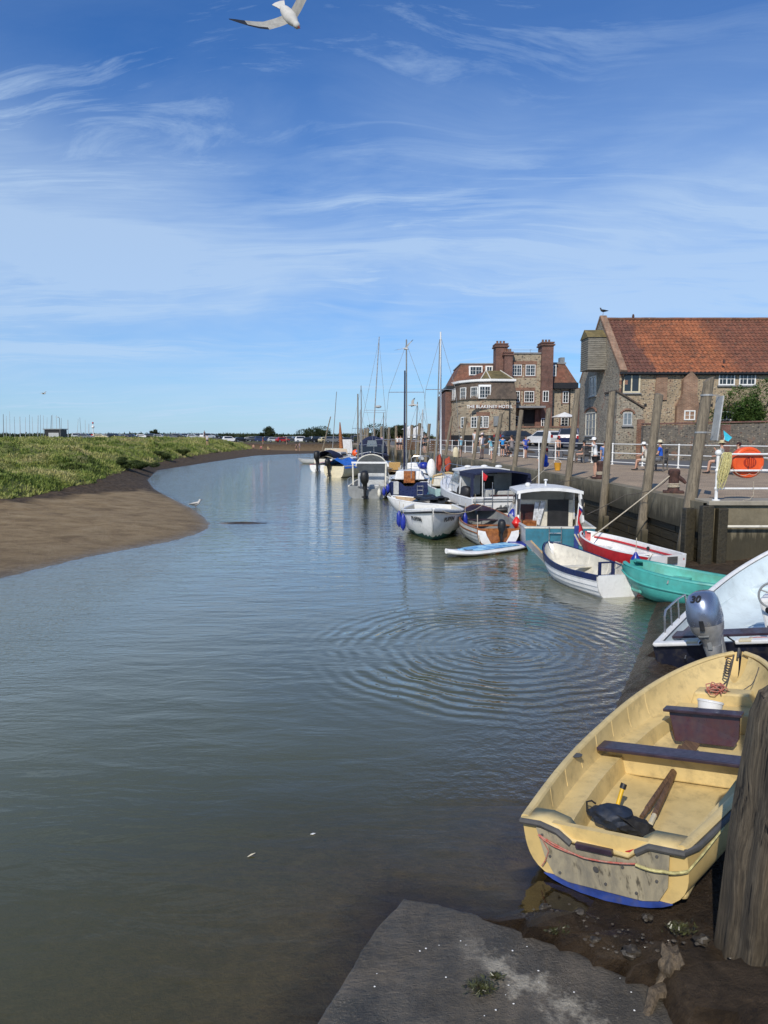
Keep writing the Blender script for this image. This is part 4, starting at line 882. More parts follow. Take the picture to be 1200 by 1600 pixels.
# left mansard
mb = MB(); xa, xb = hx(704), hx(800); zt, ze = hz_(568), hz_(603)
v = [(xa, 1.2, ze), (xb, 1.2, ze), (xb, 12, ze), (xa, 12, ze), (xa + 1.3, 2.6, zt), (xb, 2.6, zt), (xb, 10.6, zt), (xa + 1.3, 10.6, zt)]
mb.add(v, [(0, 1, 5, 4), (1, 2, 6, 5), (2, 3, 7, 6), (3, 0, 4, 7), (4, 5, 6, 7), (3, 2, 1, 0)]); mb.build('roof', M['tileh'], ho)
blk('roof_edge', M['lead'], xa + 1.2, xb, 2.5, 10.7, zt + .002, zt + .12); blk('eaves', M['black'], hx(698), xb - .3, 1.0, 12, ze - .30, ze - .003)
for a, e in ((735, 754), (761, 770)):
    blk('dormer', M['wpaint'], hx(a) - .08, hx(e) + .08, 1.75, 3.4, hz_(586.5), hz_(571.5)); window(ho, (hx(a), 1.74, hz_(586)), UX, NF, (e - a) * SH, 13.5 * SH, 4 if e - a > 12 else 2, 2)
# right mansard wing
mb = MB(); xa, xb = hx(857), hx(899.5); v = [(xa, .5, hz_(599)), (xb, .5, hz_(599)), (xb, 12, hz_(599)), (xa, 12, hz_(599)), (xa, 2.0, hz_(568.5)), (xb - 1.0, 2.0, hz_(568.5)), (xb - 1.0, 10, hz_(568.5)), (xa, 10, hz_(568.5))]
mb.add(v, [(0, 1, 5, 4), (1, 2, 6, 5), (2, 3, 7, 6), (3, 0, 4, 7), (4, 5, 6, 7), (3, 2, 1, 0)]); mb.build('roof', M['tileh'], ho)
blk('roof_edge', M['lead'], xa, xb - .9, 1.9, 10, hz_(568.4), hz_(566)); blk('eaves', M['black'], xa, xb + .1, .35, 12, hz_(608), hz_(599.1))
blk('dormer', M['wpaint'], hx(858.5), hx(868.5), 1.0, 3.2, hz_(589), hz_(571)); window(ho, (hx(859), .99, hz_(588.5)), UX, NF, 9 * SH, 16.5 * SH, 2, 3)
# chimneys
def chim(x0, x1, y0, y1, z0, z1, step=None):
    mb = MB(); mb.box(((x0 + x1) / 2, (y0 + y1) / 2, (z0 + z1) / 2), (x1 - x0, y1 - y0, z1 - z0)); cc = ((x0 + x1) / 2, (y0 + y1) / 2)
    c = mb.build('chimney', M['brickd'], ho)
    mb = MB(); mb.box((*cc, z1 - .22), (x1 - x0 + .28, y1 - y0 + .28, .16)); mb.box((*cc, z1 + .02), (x1 - x0 + .16, y1 - y0 + .16, .14)); mb.build('chimney_cap', M['brickd'], c)
    for k in range(3): mb = MB(); mb.lathe([(.13, 0), (.11, .30), (.14, .36)], (x0 + (x1 - x0) * (.22 + .28 * k), cc[1], z1 + .08), 8); mb.build('chimney_pot', M['brick'], c, True)
chim(hx(772), hx(790), .2, 2.0, HG, hz_(541)); chim(hx(783.5), hx(796), -.65, .5, HG, hz_(555)); chim(hx(841), hx(858.5), -.45, 1.6, HG, hz_(540)); blk('water_tank', M['grey'], hx(885), hx(892), 4, 5, hz_(590), hz_(555))
# bay tower
tb = [(hx(796), 1.7), (hx(796), -3.0), (hx(757), -3.3), (hx(742), -3.05), (hx(728), -2.2), (hx(714), -.6), (hx(705.5), 1.7)]
mb = MB(); mb.prism(tb, HG, hz_(626)); mb.build('tower_wall', M['flinth'], ho)
cen = Vector((hx(762), 1.0, 0))
def off(poly, k): return [(cen.x + (x - cen.x) * k, cen.y + (y_ - cen.y) * k) for x, y_ in poly]
def ring3(poly, z): return [Vector((x, y_, z)) for x, y_ in poly]
mb = MB(); mb.loft([ring3(off(tb, 1.045), hz_(627)), ring3(off(tb, 1.03), hz_(624)), ring3(off(tb, .93), hz_(601))], True, True); mb.build('tower_skirt_roof', M['tiled'], ho)
mb = MB(); mb.loft([ring3(off(tb, .97), hz_(601.5)), ring3(off(tb, .99), hz_(600.5)), ring3(off(tb, .99), hz_(597.5)), ring3(off(tb, .9), hz_(597))], True, True); mb.build('tower_cornice', M['wpaint'], ho)
mb = MB(); apx = hx(756); mb.add([(x, y_, hz_(597)) for x, y_ in off(tb, .9)] + [(apx, -.4, hz_(582)), (hx(778), -.4, hz_(582)), (hx(778), 1.5, hz_(582)), (apx, 1.5, hz_(582))], [(1, 2, 7, 8), (2, 3, 7), (3, 4, 7), (4, 5, 7), (5, 6, 10, 7), (0, 1, 8, 9), (7, 10, 9, 8), (6, 0, 9, 10)], 0)
mb.m = [0, 0, 1, 1, 1, 0, 0, 0]; mb.build('tower_roof', [M['tileg'], M['tileh']], ho)
mb = MB(); t3 = off(tb, .9)
for a in (2, 3): mb.bar((t3[a][0], t3[a][1], hz_(596.8)), (apx, -.4, hz_(581.6)), .09, .09)
mb.bar((t3[1][0], t3[1][1], hz_(596.8)), (hx(778), -.4, hz_(581.6)), .09, .09); mb.build('roof_hips', M['offwhite'], ho)
mb = MB(); mb.prism(off(tb, 1.006), HG - .3, hz_(680)); mb.build('tower_plinth', M['darkwall'], ho)
def face(i, j, f, z, w, h, nx_, nz_, out=.0, g=None, sc=1.0):
    a, b_ = Vector((*tb[i], 0)), Vector((*tb[j], 0)); u = (b_ - a).normalized(); n = Vector((u.y, -u.x, 0)); c = a.lerp(b_, f)
    if n.y > 0: n = -n
    u2 = Vector((-n.y, n.x, 0)); o_ = c - u2 * w / 2 + n * out; o_.z = z; return window(ho, o_, u2, n, w, h, nx_, nz_, glass=g)
def spanpx(f, px): return f
# front face windows
for a, e in ((745, 752.5), (754, 761.5)): window(ho, (hx(a) * (HY - 3.25) / HY, -3.26, hz_(669)), UX, NF, (e - a) * SH, 17 * SH, 2, 4)
blk('window_surround', M['brick'], hx(743.5) * .957, hx(763) * .957, -3.30, -3.2, hz_(671) , hz_(669.4))
blk('lintel', M['brick'], hx(743) * .957, hx(764) * .957, -3.31, -3.2, hz_(651.5), hz_(646))
window(ho, (hx(747) * .957, -3.32, hz_(626)), UX, NF, 17 * SH * .96, 18.5 * SH * .96, 4, 3)
blk('dormer', M['wpaint'], hx(746) * .957, hx(765) * .957, -3.30, -2.3, hz_(626.4), hz_(606))
face(3, 4, .5, hz_(669), .75, 1.15, 2, 3, .02); face(3, 4, .5, hz_(627), .85, 1.3, 3, 3, .08); face(4, 5, .5, hz_(669), .8, 1.15, 2, 3, .02); face(4, 5, .5, hz_(627), .95, 1.3, 3, 3, .1); face(5, 6, .5, hz_(627), .8, 1.3, 2, 3, .1)
blk('sign_board', M['grey'], hx(769.5) * .957, hx(781) * .957, -3.36, -3.2, hz_(666.5), hz_(652))
blk('name_band', M['brick'], hx(733) * .957, hx(793.5) * .957, -3.31, -3.15, hz_(641), hz_(635.5))
text_mesh('THE BLAKENEY\u00b7HOTEL', .45, .02, M['wpaint'], 'name_lettering', ho, frame_M(((hx(734) + hx(792)) / 2 * .957, -3.36, hz_(638.3)), (1, 0, 0), (0, 0, 1), (0, -1, 0)), spacing=1.04)
# central windows with brick surrounds
for (a, c, e, f_, nx_, nz_) in ((797, 589.5, 811.5, 572.5, 4, 3), (817.5, 589.5, 832.5, 572.5, 4, 3), (796, 629.5, 809.5, 612.5, 4, 3), (816.5, 629.5, 831.5, 612.5, 4, 3), (799, 667, 808, 650.5, 2, 4)):
    blk('brick_surround', M['brick'], hx(a) - .12, hx(e) + .12, -.03, .2, hz_(c) - .16, hz_(f_) + .16); window(ho, (hx(a), -.03, hz_(c)), UX, NF, (e - a) * SH, (c - f_) * SH, nx_, nz_)
for a, e, z0, z1 in ((797, 835, 572, 567), (796, 833, 611.5, 607)): blk('string_course', M['brick'], hx(a), hx(e), -.06, .2, hz_(z0), hz_(z1))
window(ho, (hx(843.5), -.46, hz_(629)), UX, NF, 9 * SH, 16.5 * SH, 2, 2)
blk('brick_base', M['brick'], hx(795), hx(860), -.5, .9, HG - .2, hz_(668)); blk('terrace_wall', M['flinth'], hx(795), hx(898), -2.6, -.5, HG - .3, hz_(669)); blk('terrace_coping', M['brick'], hx(794.5), hx(898), -2.7, -.4, hz_(669) + .003, hz_(666.5))
blk('entrance', M['darkwall'], hx(816), hx(833), -.10, .3, hz_(666), hz_(641)); blk('entrance_canopy', M['lead'], hx(795), hx(844), -1.9, 0, hz_(639), hz_(636)); blk('entrance_pier', M['brickd'], hx(833), hx(842), -.3, .3, HG, hz_(640))
window(ho, (hx(842), -.46, hz_(667)), UX, NF, 8 * SH, 13 * SH, 2, 2)
for (a, c, e, f_) in ((879, 630, 888, 612), (877, 666, 889, 652)): blk('brick_surround', M['brick'], hx(a) - .16, hx(e) + .16, .86, 1, hz_(c) - .12, hz_(f_) + .12); window(ho, (hx(a), .86, hz_(c)), UX, NF, (e - a) * SH, (c - f_) * SH, 2, 3)
for i, (px_, zt_, zb_) in enumerate(((794, 628, 680), (889.5, 600, 668))):
    mb = MB(); y_ = -3.3 if i == 0 else .8; mb.tube([(hx(px_) * (.957 if i == 0 else 1), y_ - .06, hz_(zt_)), (hx(px_) * (.957 if i == 0 else 1), y_ - .06, hz_(zb_))], .06, 6); mb.build('drainpipe', M['black'], ho)
mb = MB(); mb.tube([(hx(833), 3, hz_(555)), (hx(833), 3, hz_(544))], .02, 5); mb.tube([(hx(796), 1, hz_(548.5)), (hx(841), 1, hz_(548.5))], .015, 4); mb.bar((hx(831), 3, hz_(545)), (hx(836), 3, hz_(544.5)), .02, .02); mb.build('aerial', M['grey'], ho)
t = thing('parasol', 'white parasol open on the hotel terrace', 'parasol', (hx(875), HY - 1.2, hz_(667)))
mb = MB(); mb.tube([(0, 0, 0), (0, 0, 1.3)], .03, 6); mb.build('pole', M['lwood'], t)
mb = MB(); n_ = 8; vs = [(0, 0, 1.55)] + [(1.4 * math.cos(2 * math.pi * k / n_), 1.2 * math.sin(2 * math.pi * k / n_), 1.02) for k in range(n_)] + [(0, 0, 1.50)] + [(1.38 * math.cos(2 * math.pi * k / n_), 1.18 * math.sin(2 * math.pi * k / n_), .98) for k in range(n_)]
fs = [(0, 1 + k, 1 + (k + 1) % n_) for k in range(n_)] + [(9, 10 + (k + 1) % n_, 10 + k) for k in range(n_)] + [(1 + k, 10 + k, 10 + (k + 1) % n_, 1 + (k + 1) % n_) for k in range(n_)]
mb.add(vs, fs); mb.build('canopy', M['white'], t)
# low garden wall / buildings right of hotel between hotel and granary
t = thing('outhouse', 'red roofed building between the hotel and the granary', 'building', (hx(900) * 1.12, HY * 1.16, 0))
mb = MB(); mb.box((3, 3, 4.2), (9, 6, 5.6)); mb.build('wall', M['brickd'], t); mb = MB(); mb.slab([(-1.6, -.2, 7.0), (7.6, -.2, 7.0), (7.6, 3, 9.2), (-1.6, 3, 9.2)], (0, 0, .15)); mb.slab([(-1.6, 6.2, 7.0), (7.6, 6.2, 7.0), (7.6, 3, 9.2), (-1.6, 3, 9.2)], (0, 0, .15)); mb.build('roof', M['tileh'], t)
# ------------------------------------------------------------------ boats
class Hull:
    """bow at +y, transom at y=0, keel at z=-dr"""
    def __init__(s, L_, B, H, rise=.2, dr=.12, tw=.8, full=2.6, p=2.3, q=.85, rake=.25, blunt=.02, n=26, m=9, sr=.0, wide=.45, keelup=.8, trake=0.0):
        s.__dict__.update(locals()); s.L = L_; s.rings = []
        for i in range(n + 1):
            t = i / n; s.rings.append(s.ring(t))
    def b(s, t):
        if t < s.wide: u = t / s.wide; return s.B / 2 * (s.tw + (1 - s.tw) * math.sin(u * math.pi / 2))
        u = (t - s.wide) / (1 - s.wide); return s.B / 2 * (s.blunt + (1 - s.blunt) * max(0, 1 - u ** s.p) ** s.q)
    def sh(s, t): return s.H + s.rise * max(0, (t - .2) / .8) ** 2 + s.sr * (1 - t) ** 2
    def kl(s, t): u = max(0, (t - .62) / .38); return -s.dr + (s.sh(1) + s.dr) * s.keelup * u ** 3.2
    def ring(s, t, inset=0, floor=None):
        b_ = max(s.b(t) - inset, .004); k, sh = s.kl(t) + inset, s.sh(t); out = []; e = s.full + (1.15 - s.full) * max(0, (t - .5) / .5) ** 1.2
        for j in range(s.m + 1):
            a = j / s.m; x = b_ * (1 - (1 - a) ** e) ** (.85); z = k + (sh - k) * a ** 1.5
            y = t * s.L + s.rake * a * t ** 5 - inset * t ** 4 * 2 - s.trake * a * (1 - t) ** 8
            if floor is not None: z = max(z, floor)
            out.append(Vector((x, y, z)))
        return out
    def full_ring(s, r): return [Vector((-p.x, p.y, p.z)) for p in r[::-1]] + r[1:]
    def edge(s, t, side, dz=0, ins=0):
        r = s.ring(t, ins); p = r[-1]; return Vector((p.x * side, p.y, s.sh(t) + dz))
def make_boat(t, h, mats, th=.04, floor=.0, gun=.03, gunmat=None, bands=None, inner=True, clinker=0, strake=None, strake_z=None, transom=None, notch=0, notchw=.35, t0=0):
    """mats: outer, inner, rim ; bands: [(a_upto, mat_index)] painted bands up the side"""
    o = MB(); R_ = [h.full_ring(r) for r in h.rings]; M_ = h.m
    if clinker:                    # laps: every strake stands a little proud at its lower edge
        RR = []
        for r in h.rings:
            q = []
            for j in range(M_):
                a, c = r[j], r[j + 1]; out = Vector((.016, 0, -.004)) if a.x > .03 else Vector((0, 0, 0)); q += [a + out * min(1, a.x * 6), c]
            RR.append(h.full_ring([r[0]] + q))
        R_ = RR
    nn = len(R_[0]); half = nn // 2; vs = [p for r in R_ for p in r]; fs = []; mi = []
    for i in range(len(R_) - 1):
        for k in range(nn - 1):
            fs.append((i * nn + k, i * nn + k + 1, (i + 1) * nn + k + 1, (i + 1) * nn + k)); a = abs((k + .5) - half) / half
            z = sum(vs[q].z for q in fs[-1]) / 4; f = 0
            if bands:
                for lim, idx in bands:
                    if z < lim: f = idx; break
            mi.append(f)
    b0 = len(o.v); o.add(vs, fs); o.m[-len(mi):] = mi
    if inner:
        rin = []
        for i in range(len(h.rings)):
            tt = min(i / h.n, 1 - .02); rin.append(h.full_ring(h.ring(tt, th, floor)))
        nn2 = len(rin[0]); vs = [p for r in rin for p in r]; fs = [((i + 1) * nn2 + k, (i + 1) * nn2 + k + 1, i * nn2 + k + 1, i * nn2 + k) for i in range(len(rin) - 1) for k in range(nn2 - 1)]
        o.add(vs, fs, 1)
    hull = o.build('hull', mats, t, True)
    # rim
    g = MB(); k = 40
    for side in (-1, 1):
        g.tube([h.edge(i / k * .995, side, .0, th * .4) for i in range(k + 1)], max(gun, .012), 8, flat=.8)
    g.build('gunwale', gunmat or mats[2], t, True)
    # transom
    r = h.full_ring(h.rings[0]); w_ = h.b(0); zt = h.sh(0); top = []
    if notch:
        for i in range(11): x = w_ * (1 - i / 10 * 2) * .98; top.append(Vector((x, r[0].y, zt - notch * (1 if abs(x) < notchw * w_ else max(0, 1 - (abs(x) - notchw * w_) / (.22 * w_))))))
    tr_ = MB(); tr_.slab(r + top, (0, .045, 0)); tr_.build('transom', transom or mats[0], t, True)
    if strake:
        for side in (-1, 1):
            g = MB(); pts = []
            for i in range(33):
                t_ = i / 32 * .985; q = h.ring(t_); a = (strake_z if strake_z else .9); j = a * h.m; j0 = int(min(j, h.m - 1)); p = q[j0].lerp(q[j0 + 1], j - j0); pts.append(Vector((side * (p.x + .008), p.y, p.z)))
            g.tube(pts, .022, 6); g.build('rubbing_strake', strake, t, True)
    return hull
def inner_w(h, t, z, th=.04):
    r = h.ring(t, th); 
    for a, b_ in zip(r[:-1], r[1:]):
        if a.z <= z <= b_.z: return a.x + (b_.x - a.x) * (z - a.z) / max(1e-6, b_.z - a.z)
    return r[-1].x if z > r[-1].z else r[0].x + .02
def thwart(t, h, y, z, w, mat, th=.035, name='thwart', over=.0):
    mb = MB(); a = inner_w(h, (y - w / 2) / h.L, z) + over; c = inner_w(h, (y + w / 2) / h.L, z) + over
    mb.slab([(-a, y - w / 2, z), (a, y - w / 2, z), (c, y + w / 2, z), (-c, y + w / 2, z)], (0, 0, th)); return mb.build(name, mat, t, bevel=.006)
def side_bench(t, h, y0, y1, z, w, mat, name='side_bench', floor=.0):
    for sd_ in (-1, 1):
        mb = MB(); n_ = 14; a, c = [], []
        for i in range(n_ + 1):
            y = y0 + (y1 - y0) * i / n_; x = inner_w(h, y / h.L, z) + .02; ww = w * (1 - .5 * max(0, i / n_ - .7))
            a.append(Vector((sd_ * x, y, z))); c.append(Vector((sd_ * max(.05, x - ww), y, z)))
        vs = a + c + [p - Vector((sd_ * .015, 0, z - floor)) for p in c]; k = n_ + 1
        mb.add(vs, [(i, i + 1, k + i + 1, k + i) for i in range(n_)] + [(k + i, k + i + 1, 2 * k + i + 1, 2 * k + i) for i in range(n_)]); mb.build(name, mat, t, True)
def outboard(t, loc, rz=0, s=1.0, cowl=None, leg=None, tilt=0, name='outboard_motor', text=None, parent_t=True):
    """cowl toward -y (aft)"""
    e = bpy.data.objects.new(name, None); COL.objects.link(e); e.parent = t; e.location = loc; e.rotation_euler = (tilt, 0, rz); e.scale = (s, s, s)
    def rr(w, d, z, y=0, k=2.6, n=20):
        return [Vector((w * math.copysign(abs(math.cos(a)) ** (2 / k), math.cos(a)), y + d * math.copysign(abs(math.sin(a)) ** (2 / k), math.sin(a)), z)) for a in np.linspace(0, 2 * math.pi, n, endpoint=False)]
    mb = MB(); mb.loft([rr(.175, .235, .275, -.21), rr(.185, .25, .34, -.215), rr(.18, .245, .45, -.22), rr(.165, .225, .56, -.215), rr(.13, .18, .635, -.205), rr(.07, .10, .665, -.2), rr(.01, .02, .67, -.2)], True, True); c = mb.build('cowling', cowl, e, True)
    mb = MB(); mb.loft([rr(.09, .13, .0, -.15), rr(.10, .16, .08, -.16), rr(.165, .225, .20, -.20), rr(.178, .238, .272, -.21)], True, True); mb.build('lower_cowl', leg, e, True)
    mb = MB(); mb.loft([rr(.095, .14, .0, -.15), rr(.062, .12, -.18, -.16), rr(.05, .105, -.45, -.17), rr(.035, .10, -.60, -.17)], True, True); mb.build('leg', leg, e, True)
    mb = MB(); mb.loft([rr(.13, .24, -.46, -.20, 2), rr(.13, .24, -.475, -.20, 2)], True, True); mb.build('cavitation_plate', leg, e)
    mb = MB(); mb.lathe([(.0, -.40), (.05, -.38), (.055, -.2), (.045, 0.0), (.0, .05)], (0, 0, -.64), 12, 0, 'Y'); mb.box((0, -.17, -.72), (.015, .14, .14)); mb.build('gearcase', leg, e, True)
    mb = MB()
    for k in range(3): a = k * 2.094; mb.add([(0, -.36, -.64), (.10 * math.cos(a) - .04 * math.sin(a), -.35, -.64 + .10 * math.sin(a) + .04 * math.cos(a)), (.13 * math.cos(a), -.37, -.64 + .13 * math.sin(a)), (.10 * math.cos(a) + .04 * math.sin(a), -.39, -.64 + .10 * math.sin(a) - .04 * math.cos(a))], [(0, 1, 2, 3)])
    mb.build('propeller', M['black'], e)
    mb = MB(); mb.box((-.07, -.02, -.02), (.03, .10, .34)); mb.box((.07, -.02, -.02), (.03, .10, .34)); mb.tube([(-.1, -.02, .14), (.1, -.02, .14)], .03, 8); mb.build('bracket', M['black'] if cowl is not M['moto'] else M['steel'], e, bevel=.005)
    return e
def fender(loc, r, ln, mat, label, group=None, tip=None, rz=0):
    t = thing('fender', label, 'fender', loc, rz, group); mb = MB(); mb.lathe([(.012, -ln / 2 - .05), (r * .45, -ln / 2), (r * .95, -ln / 2 + r * .8), (r, 0), (r * .95, ln / 2 - r * .8), (r * .45, ln / 2), (.02, ln / 2 + .05)], (0, 0, 0), 14); mb.build('body', mat, t, True)
    mb = MB(); mb.tube([(0, 0, ln / 2 + .03), (.01, .02, ln / 2 + .35)], .008, 5); mb.build('lanyard', M['rope'], t, True); return t
def cleat(t, loc, mat=None): mb = MB(); mb.tube([Vector(loc) + Vector((-.06, 0, .04)), Vector(loc) + Vector((.06, 0, .04))], .01, 6); mb.box(Vector(loc) + Vector((0, 0, .015)), (.05, .03, .04)); mb.build('cleat', mat or M['alu'], t, True)
def ropething(label, pts, r, mat, sag=0, cat='rope', name='mooring_rope'):
    mb = MB(); mb.tube(rope(pts, sag), r, 6); o = mb.build(name, mat, None, True); return tag(o, label, cat, 'mooring lines')
DING = 'moored open dinghies'

# ---- yellow dinghy
t = thing('dinghy', 'yellow fibreglass dinghy aground in the mud, nearest the camera', 'boat', (1.462, 4.245, .045), 0)
t.rotation_mode = 'YXZ'; t.rotation_euler = (.0, -.165, -.675)
h = Hull(3.98, 1.46, .425, rise=.16, dr=.02, tw=.76, full=3.4, p=2.7, q=.62, rake=.28, m=12, n=34, wide=.42, keelup=.62)
make_boat(t, h, [M['yellow'], M['yellowin'], M['yellowin'], M['bluep']], .055, .07, .032, M['yellowin'], bands=[(.055, 3)], notch=.0, transom=M['yellow'])
# stern deck with the motor notch, transom plate, blue foot, rubber
mb = MB(); w0 = h.b(0)
prof = [(-w0 * .99, .425), (-w0 * .72, .43), (-w0 * .50, .40), (-w0 * .34, .335), (w0 * .34, .315), (w0 * .46, .37), (w0 * .62, .425), (w0 * .99, .425)]
def strip_between(A, B_, mat, name, par, off_): m_ = MB(); n_ = len(A); m_.add(list(A) + list(B_), [(i, i + 1, n_ + i + 1, n_ + i) for i in range(n_ - 1)]); return m_.build(name, mat, par, True)
A = [Vector((x, -.03, z + .012)) for x, z in prof]; Bp = [Vector((x * .95, .16, (z if abs(x) > w0 * .4 else .30) + .006)) for x, z in prof]
o = strip_between(A, Bp, M['yellowin'], 'stern_deck', t, 0); sm_ = o.modifiers.new('s', 'SOLIDIFY'); sm_.thickness = .02; sm_.offset = -1
mb = MB(); mb.slab([(-w0 * .80, -.012, .385), (-w0 * .72, -.012, .17), (-w0 * .62, -.012, .07), (-w0 * .45, -.012, .045), (w0 * .45, -.012, .045), (w0 * .64, -.012, .07), (w0 * .76, -.012, .17), (w0 * .83, -.012, .40), (w0 * .6, -.012, .395), (w0 * .46, -.012, .345), (w0 * .34, -.012, .29), (-w0 * .34, -.012, .31), (-w0 * .50, -.012, .375)], (0, -.014, 0)); mb.build('transom_plate', M['plate'], t, bevel=.003)
tp_ = bpy.data.objects['transom_plate']; mb = MB()
for x, z in ((-.40, .34), (-.36, .20), (-.3, .10), (-.05, .24), (.02, .10), (.22, .09), (.36, .20), (.38, .36), (.15, .24)): mb.lathe([(.011, -.006), (.008, -.0), (.011, .004)], (x, -.029, z), 8, 0, 'Y')
mb.lathe([(.022, -.012), (.012, 0)], (-.03, -.03, .19), 10, 0, 'Y'); tp_.data.materials.append(M['rubber']); bm_ = bmesh.new(); bm_.from_mesh(tp_.data); k0_ = len(bm_.verts); vv_ = [bm_.verts.new(v) for v in mb.v]; [setattr(bm_.faces.new([vv_[i] for i in f]), 'material_index', 1) for f in mb.f]; bm_.to_mesh(tp_.data); bm_.free()
mb = MB(); q = h.full_ring(h.rings[0]); low = [p for p in q if p.z < .075]; mb.slab([p + Vector((0, -.003, -.004)) for p in low], (0, -.012, 0)); mb.build('blue_foot', M['bluep'], t)
for nm_, pts_ in (('rubber_edge', [A[i] + Vector((0, -.008, -.02)) for i in (0, 1, 2, 3)]), ('rubber_edge', [A[i] + Vector((0, -.008, -.02)) for i in (5, 6, 7)] + [h.edge(k * .03, 1, -.03, -.012) for k in range(1, 16)])):
    mb = MB(); mb.tube(pts_, .021, 8); mb.build(nm_, M['rubber'], t, True)
mb = MB(); mb.box((-.02, -.05, .335), (.25, .035, .035)); mb.build('motor_pad', M['purwood'], t, bevel=.004); mb = MB(); mb.slab([(.17, -.005, .333), (.26, -.02, .352), (.3, .0, .40), (.2, .03, .345)], (0, .006, .004)); mb.build('red_patch', M['red'], t)
side_bench(t, h, .12, 2.95, .245, .21, M['yellowin'], floor=.07)
mb = MB(); a = inner_w(h, .03, .2); mb.slab([(-a, .04, .07), (a, .04, .07), (a, .04, .235), (-a, .04, .235)], (0, .34, 0)); mb.build('stern_seat', M['yellowin'], t, bevel=.03)
mb = MB(); a = inner_w(h, .83, .28); mb.slab([(-a, 3.0, .07), (a, 3.0, .07), (a, 3.0, .28), (-a, 3.0, .28)], (0, .25, 0)); mb.slab([(-a * .9, 3.25, .07), (a * .9, 3.25, .07), (a * .6, 3.25, .40), (-a * .6, 3.25, .40)], (0, .2, 0)); mb.build('bow_step', M['yellowin'], t, bevel=.02)
mb = MB(); mb.box((0, 1.66, .345), (1.30, .19, .032)); mb.build('thwart', M['purwood'], t, bevel=.008)
mb = MB(); mb.slab([(-.58, 1.72, .08), (.58, 1.72, .08), (.63, 1.72, .33), (-.63, 1.72, .33)], (0, .10, 0)); mb.build('thwart_bulkhead', M['yellowin'], t, bevel=.015)
pn_ = bpy.data.objects.new('bow_panel', None); bpy.data.objects.remove(pn_)
mb = MB(); mb.slab([(-.27, 2.52, .13), (.25, 2.52, .13), (.29, 2.56, .19), (.31, 2.62, .40), (-.33, 2.62, .40), (-.30, 2.56, .19)], (0, .03, 0)); bpn = mb.build('bow_panel', M['dwood'], t, bevel=.004)
mb = MB(); mb.box((-.01, 2.60, .415), (.70, .12, .028)); mb.build('top_board', M['purwood'], bpn, bevel=.006)
for sd_ in (-1, 1):
    for k in range(7):
        y = .5 + k * .38; r_ = h.ring(y / h.L, .05); mb = MB()
        p = [Vector((sd_ * (q.x - .004), q.y, q.z)) for q in r_ if q.z > .26]
        if len(p) > 1: mb.tube(p, .007, 5); mb.build('moulded_rib', M['yellowin'], t, True)
mb = MB(); mb.lathe([(.0, .0), (.045, .002), (.05, .01), (.0, .012)], (0, 0, 0), 10)
mb2 = MB(); mb2.merge(mb, Matrix.Translation((-.645, 1.15, .43))); mb2.build('rowlock_patch', M['rubber'], t)
mb = MB(); mb.tube([h.edge(.99, 0, -.03) + Vector((0, -.1, .0)), h.edge(.99, 0, .03) + Vector((0, .0, .02)), h.edge(.99, 0, .0) + Vector((0, .06, -.05))], .012, 6); mb.build('bow_ring', M['rubber'], t, True)
mb = MB(); mb.tube([(.575 + .012 * math.sin(k), .28 + k * .014, .30 + .012 * math.sin(k * 2.1)) for k in range(14)], .006, 4)
mb.build('faded_scrawl', M['black'], t, True)
YB = t; bpy.context.view_layer.update(); YM = YB.matrix_basis.copy()
def yb(x, y, z): return YM @ Vector((x, y, z))
# loose gear in the yellow dinghy
def oar(p0, p1, label, mat, grip, ln=None):
    p0, p1 = Vector(p0), Vector(p1); d = (p1 - p0).normalized(); e = thing('oar', label, 'oar', p0, 0, 'oars lying in the yellow dinghy'); ln = (p1 - p0).length
    mb = MB(); mb.tube([d * .14, d * (ln - .42)], [.024, .022], 8); mb.build('shaft', mat, e, True); mb = MB(); mb.tube([Vector((0, 0, 0)), d * .14], .019, 8); mb.build('grip', grip, e, True)
    mb = MB(); mb.bar(d * (ln - .45), d * ln, .13, .018); mb.build('blade', mat, e, bevel=.006); return e
oar(yb(.045, .80, .135), yb(-.10, 2.28, .175), 'old brown oar on the right of the pair in the yellow dinghy', M['oldwood'], M['cream'])
oar(yb(-.045, .88, .135), yb(-.06, 2.36, .195), 'old brown oar on the left of the pair in the yellow dinghy', M['oldwood'], M['oldwood'])
M['bag'] = pm('navy_nylon', (.013, .020, .036), .6, .3, 8, bump=.5, bsc=14)
t = thing('rucksack', 'dark navy rucksack slumped on the floor of the yellow dinghy', 'bag', yb(-.22, .74, .15), R(-28)); t.scale = (.82, .82, .82)
mb = MB(); mb.ball((0, 0, .03), .17, 30, 0, (1.15, .8, .62), .32, 3); mb.build('main_bag', M['bag'], t, True)
M['bagb'] = cloth('black_nylon', (.009, .009, .010)); mb = MB(); mb.ball((.2, -.03, -.01), .14, 28, 0, (1.3, .75, .55), .45, 9); mb.build('flap', M['bagb'], t, True)
mb = MB(); mb.tube([(-.16, -.04, .02), (-.22, -.05, .05), (-.23, -.02, .12), (-.19, 0, .13), (-.15, 0, .11)], .010, 6); mb.build('strap', M['bagb'], t, True); mb = MB(); mb.tube([(.05, -.1, .1), (.15, -.13, .09), (.3, -.12, -.02)], .009, 6); mb.build('strap', M['bagb'], t, True)
t = thing('torch', 'yellow torch with a black end poking out behind the rucksack', 'torch', yb(-.23, .92, .24), R(-30)); mb = MB(); mb.tube([(0, 0, -.06), (.02, .06, .05)], .016, 10); mb.build('barrel', pm('safety_yellow', (.7, .42, .02), .4), t, True); mb = MB(); mb.tube([(.02, .06, .05), (.028, .08, .085)], .024, 10); mb.build('head', M['black'], t, True)
t = thing('bucket', 'white plastic bucket tipped behind the dark bow panel', 'bucket', yb(-.03, 2.86, .285)); t.rotation_euler = (R(-18), R(12), 0)
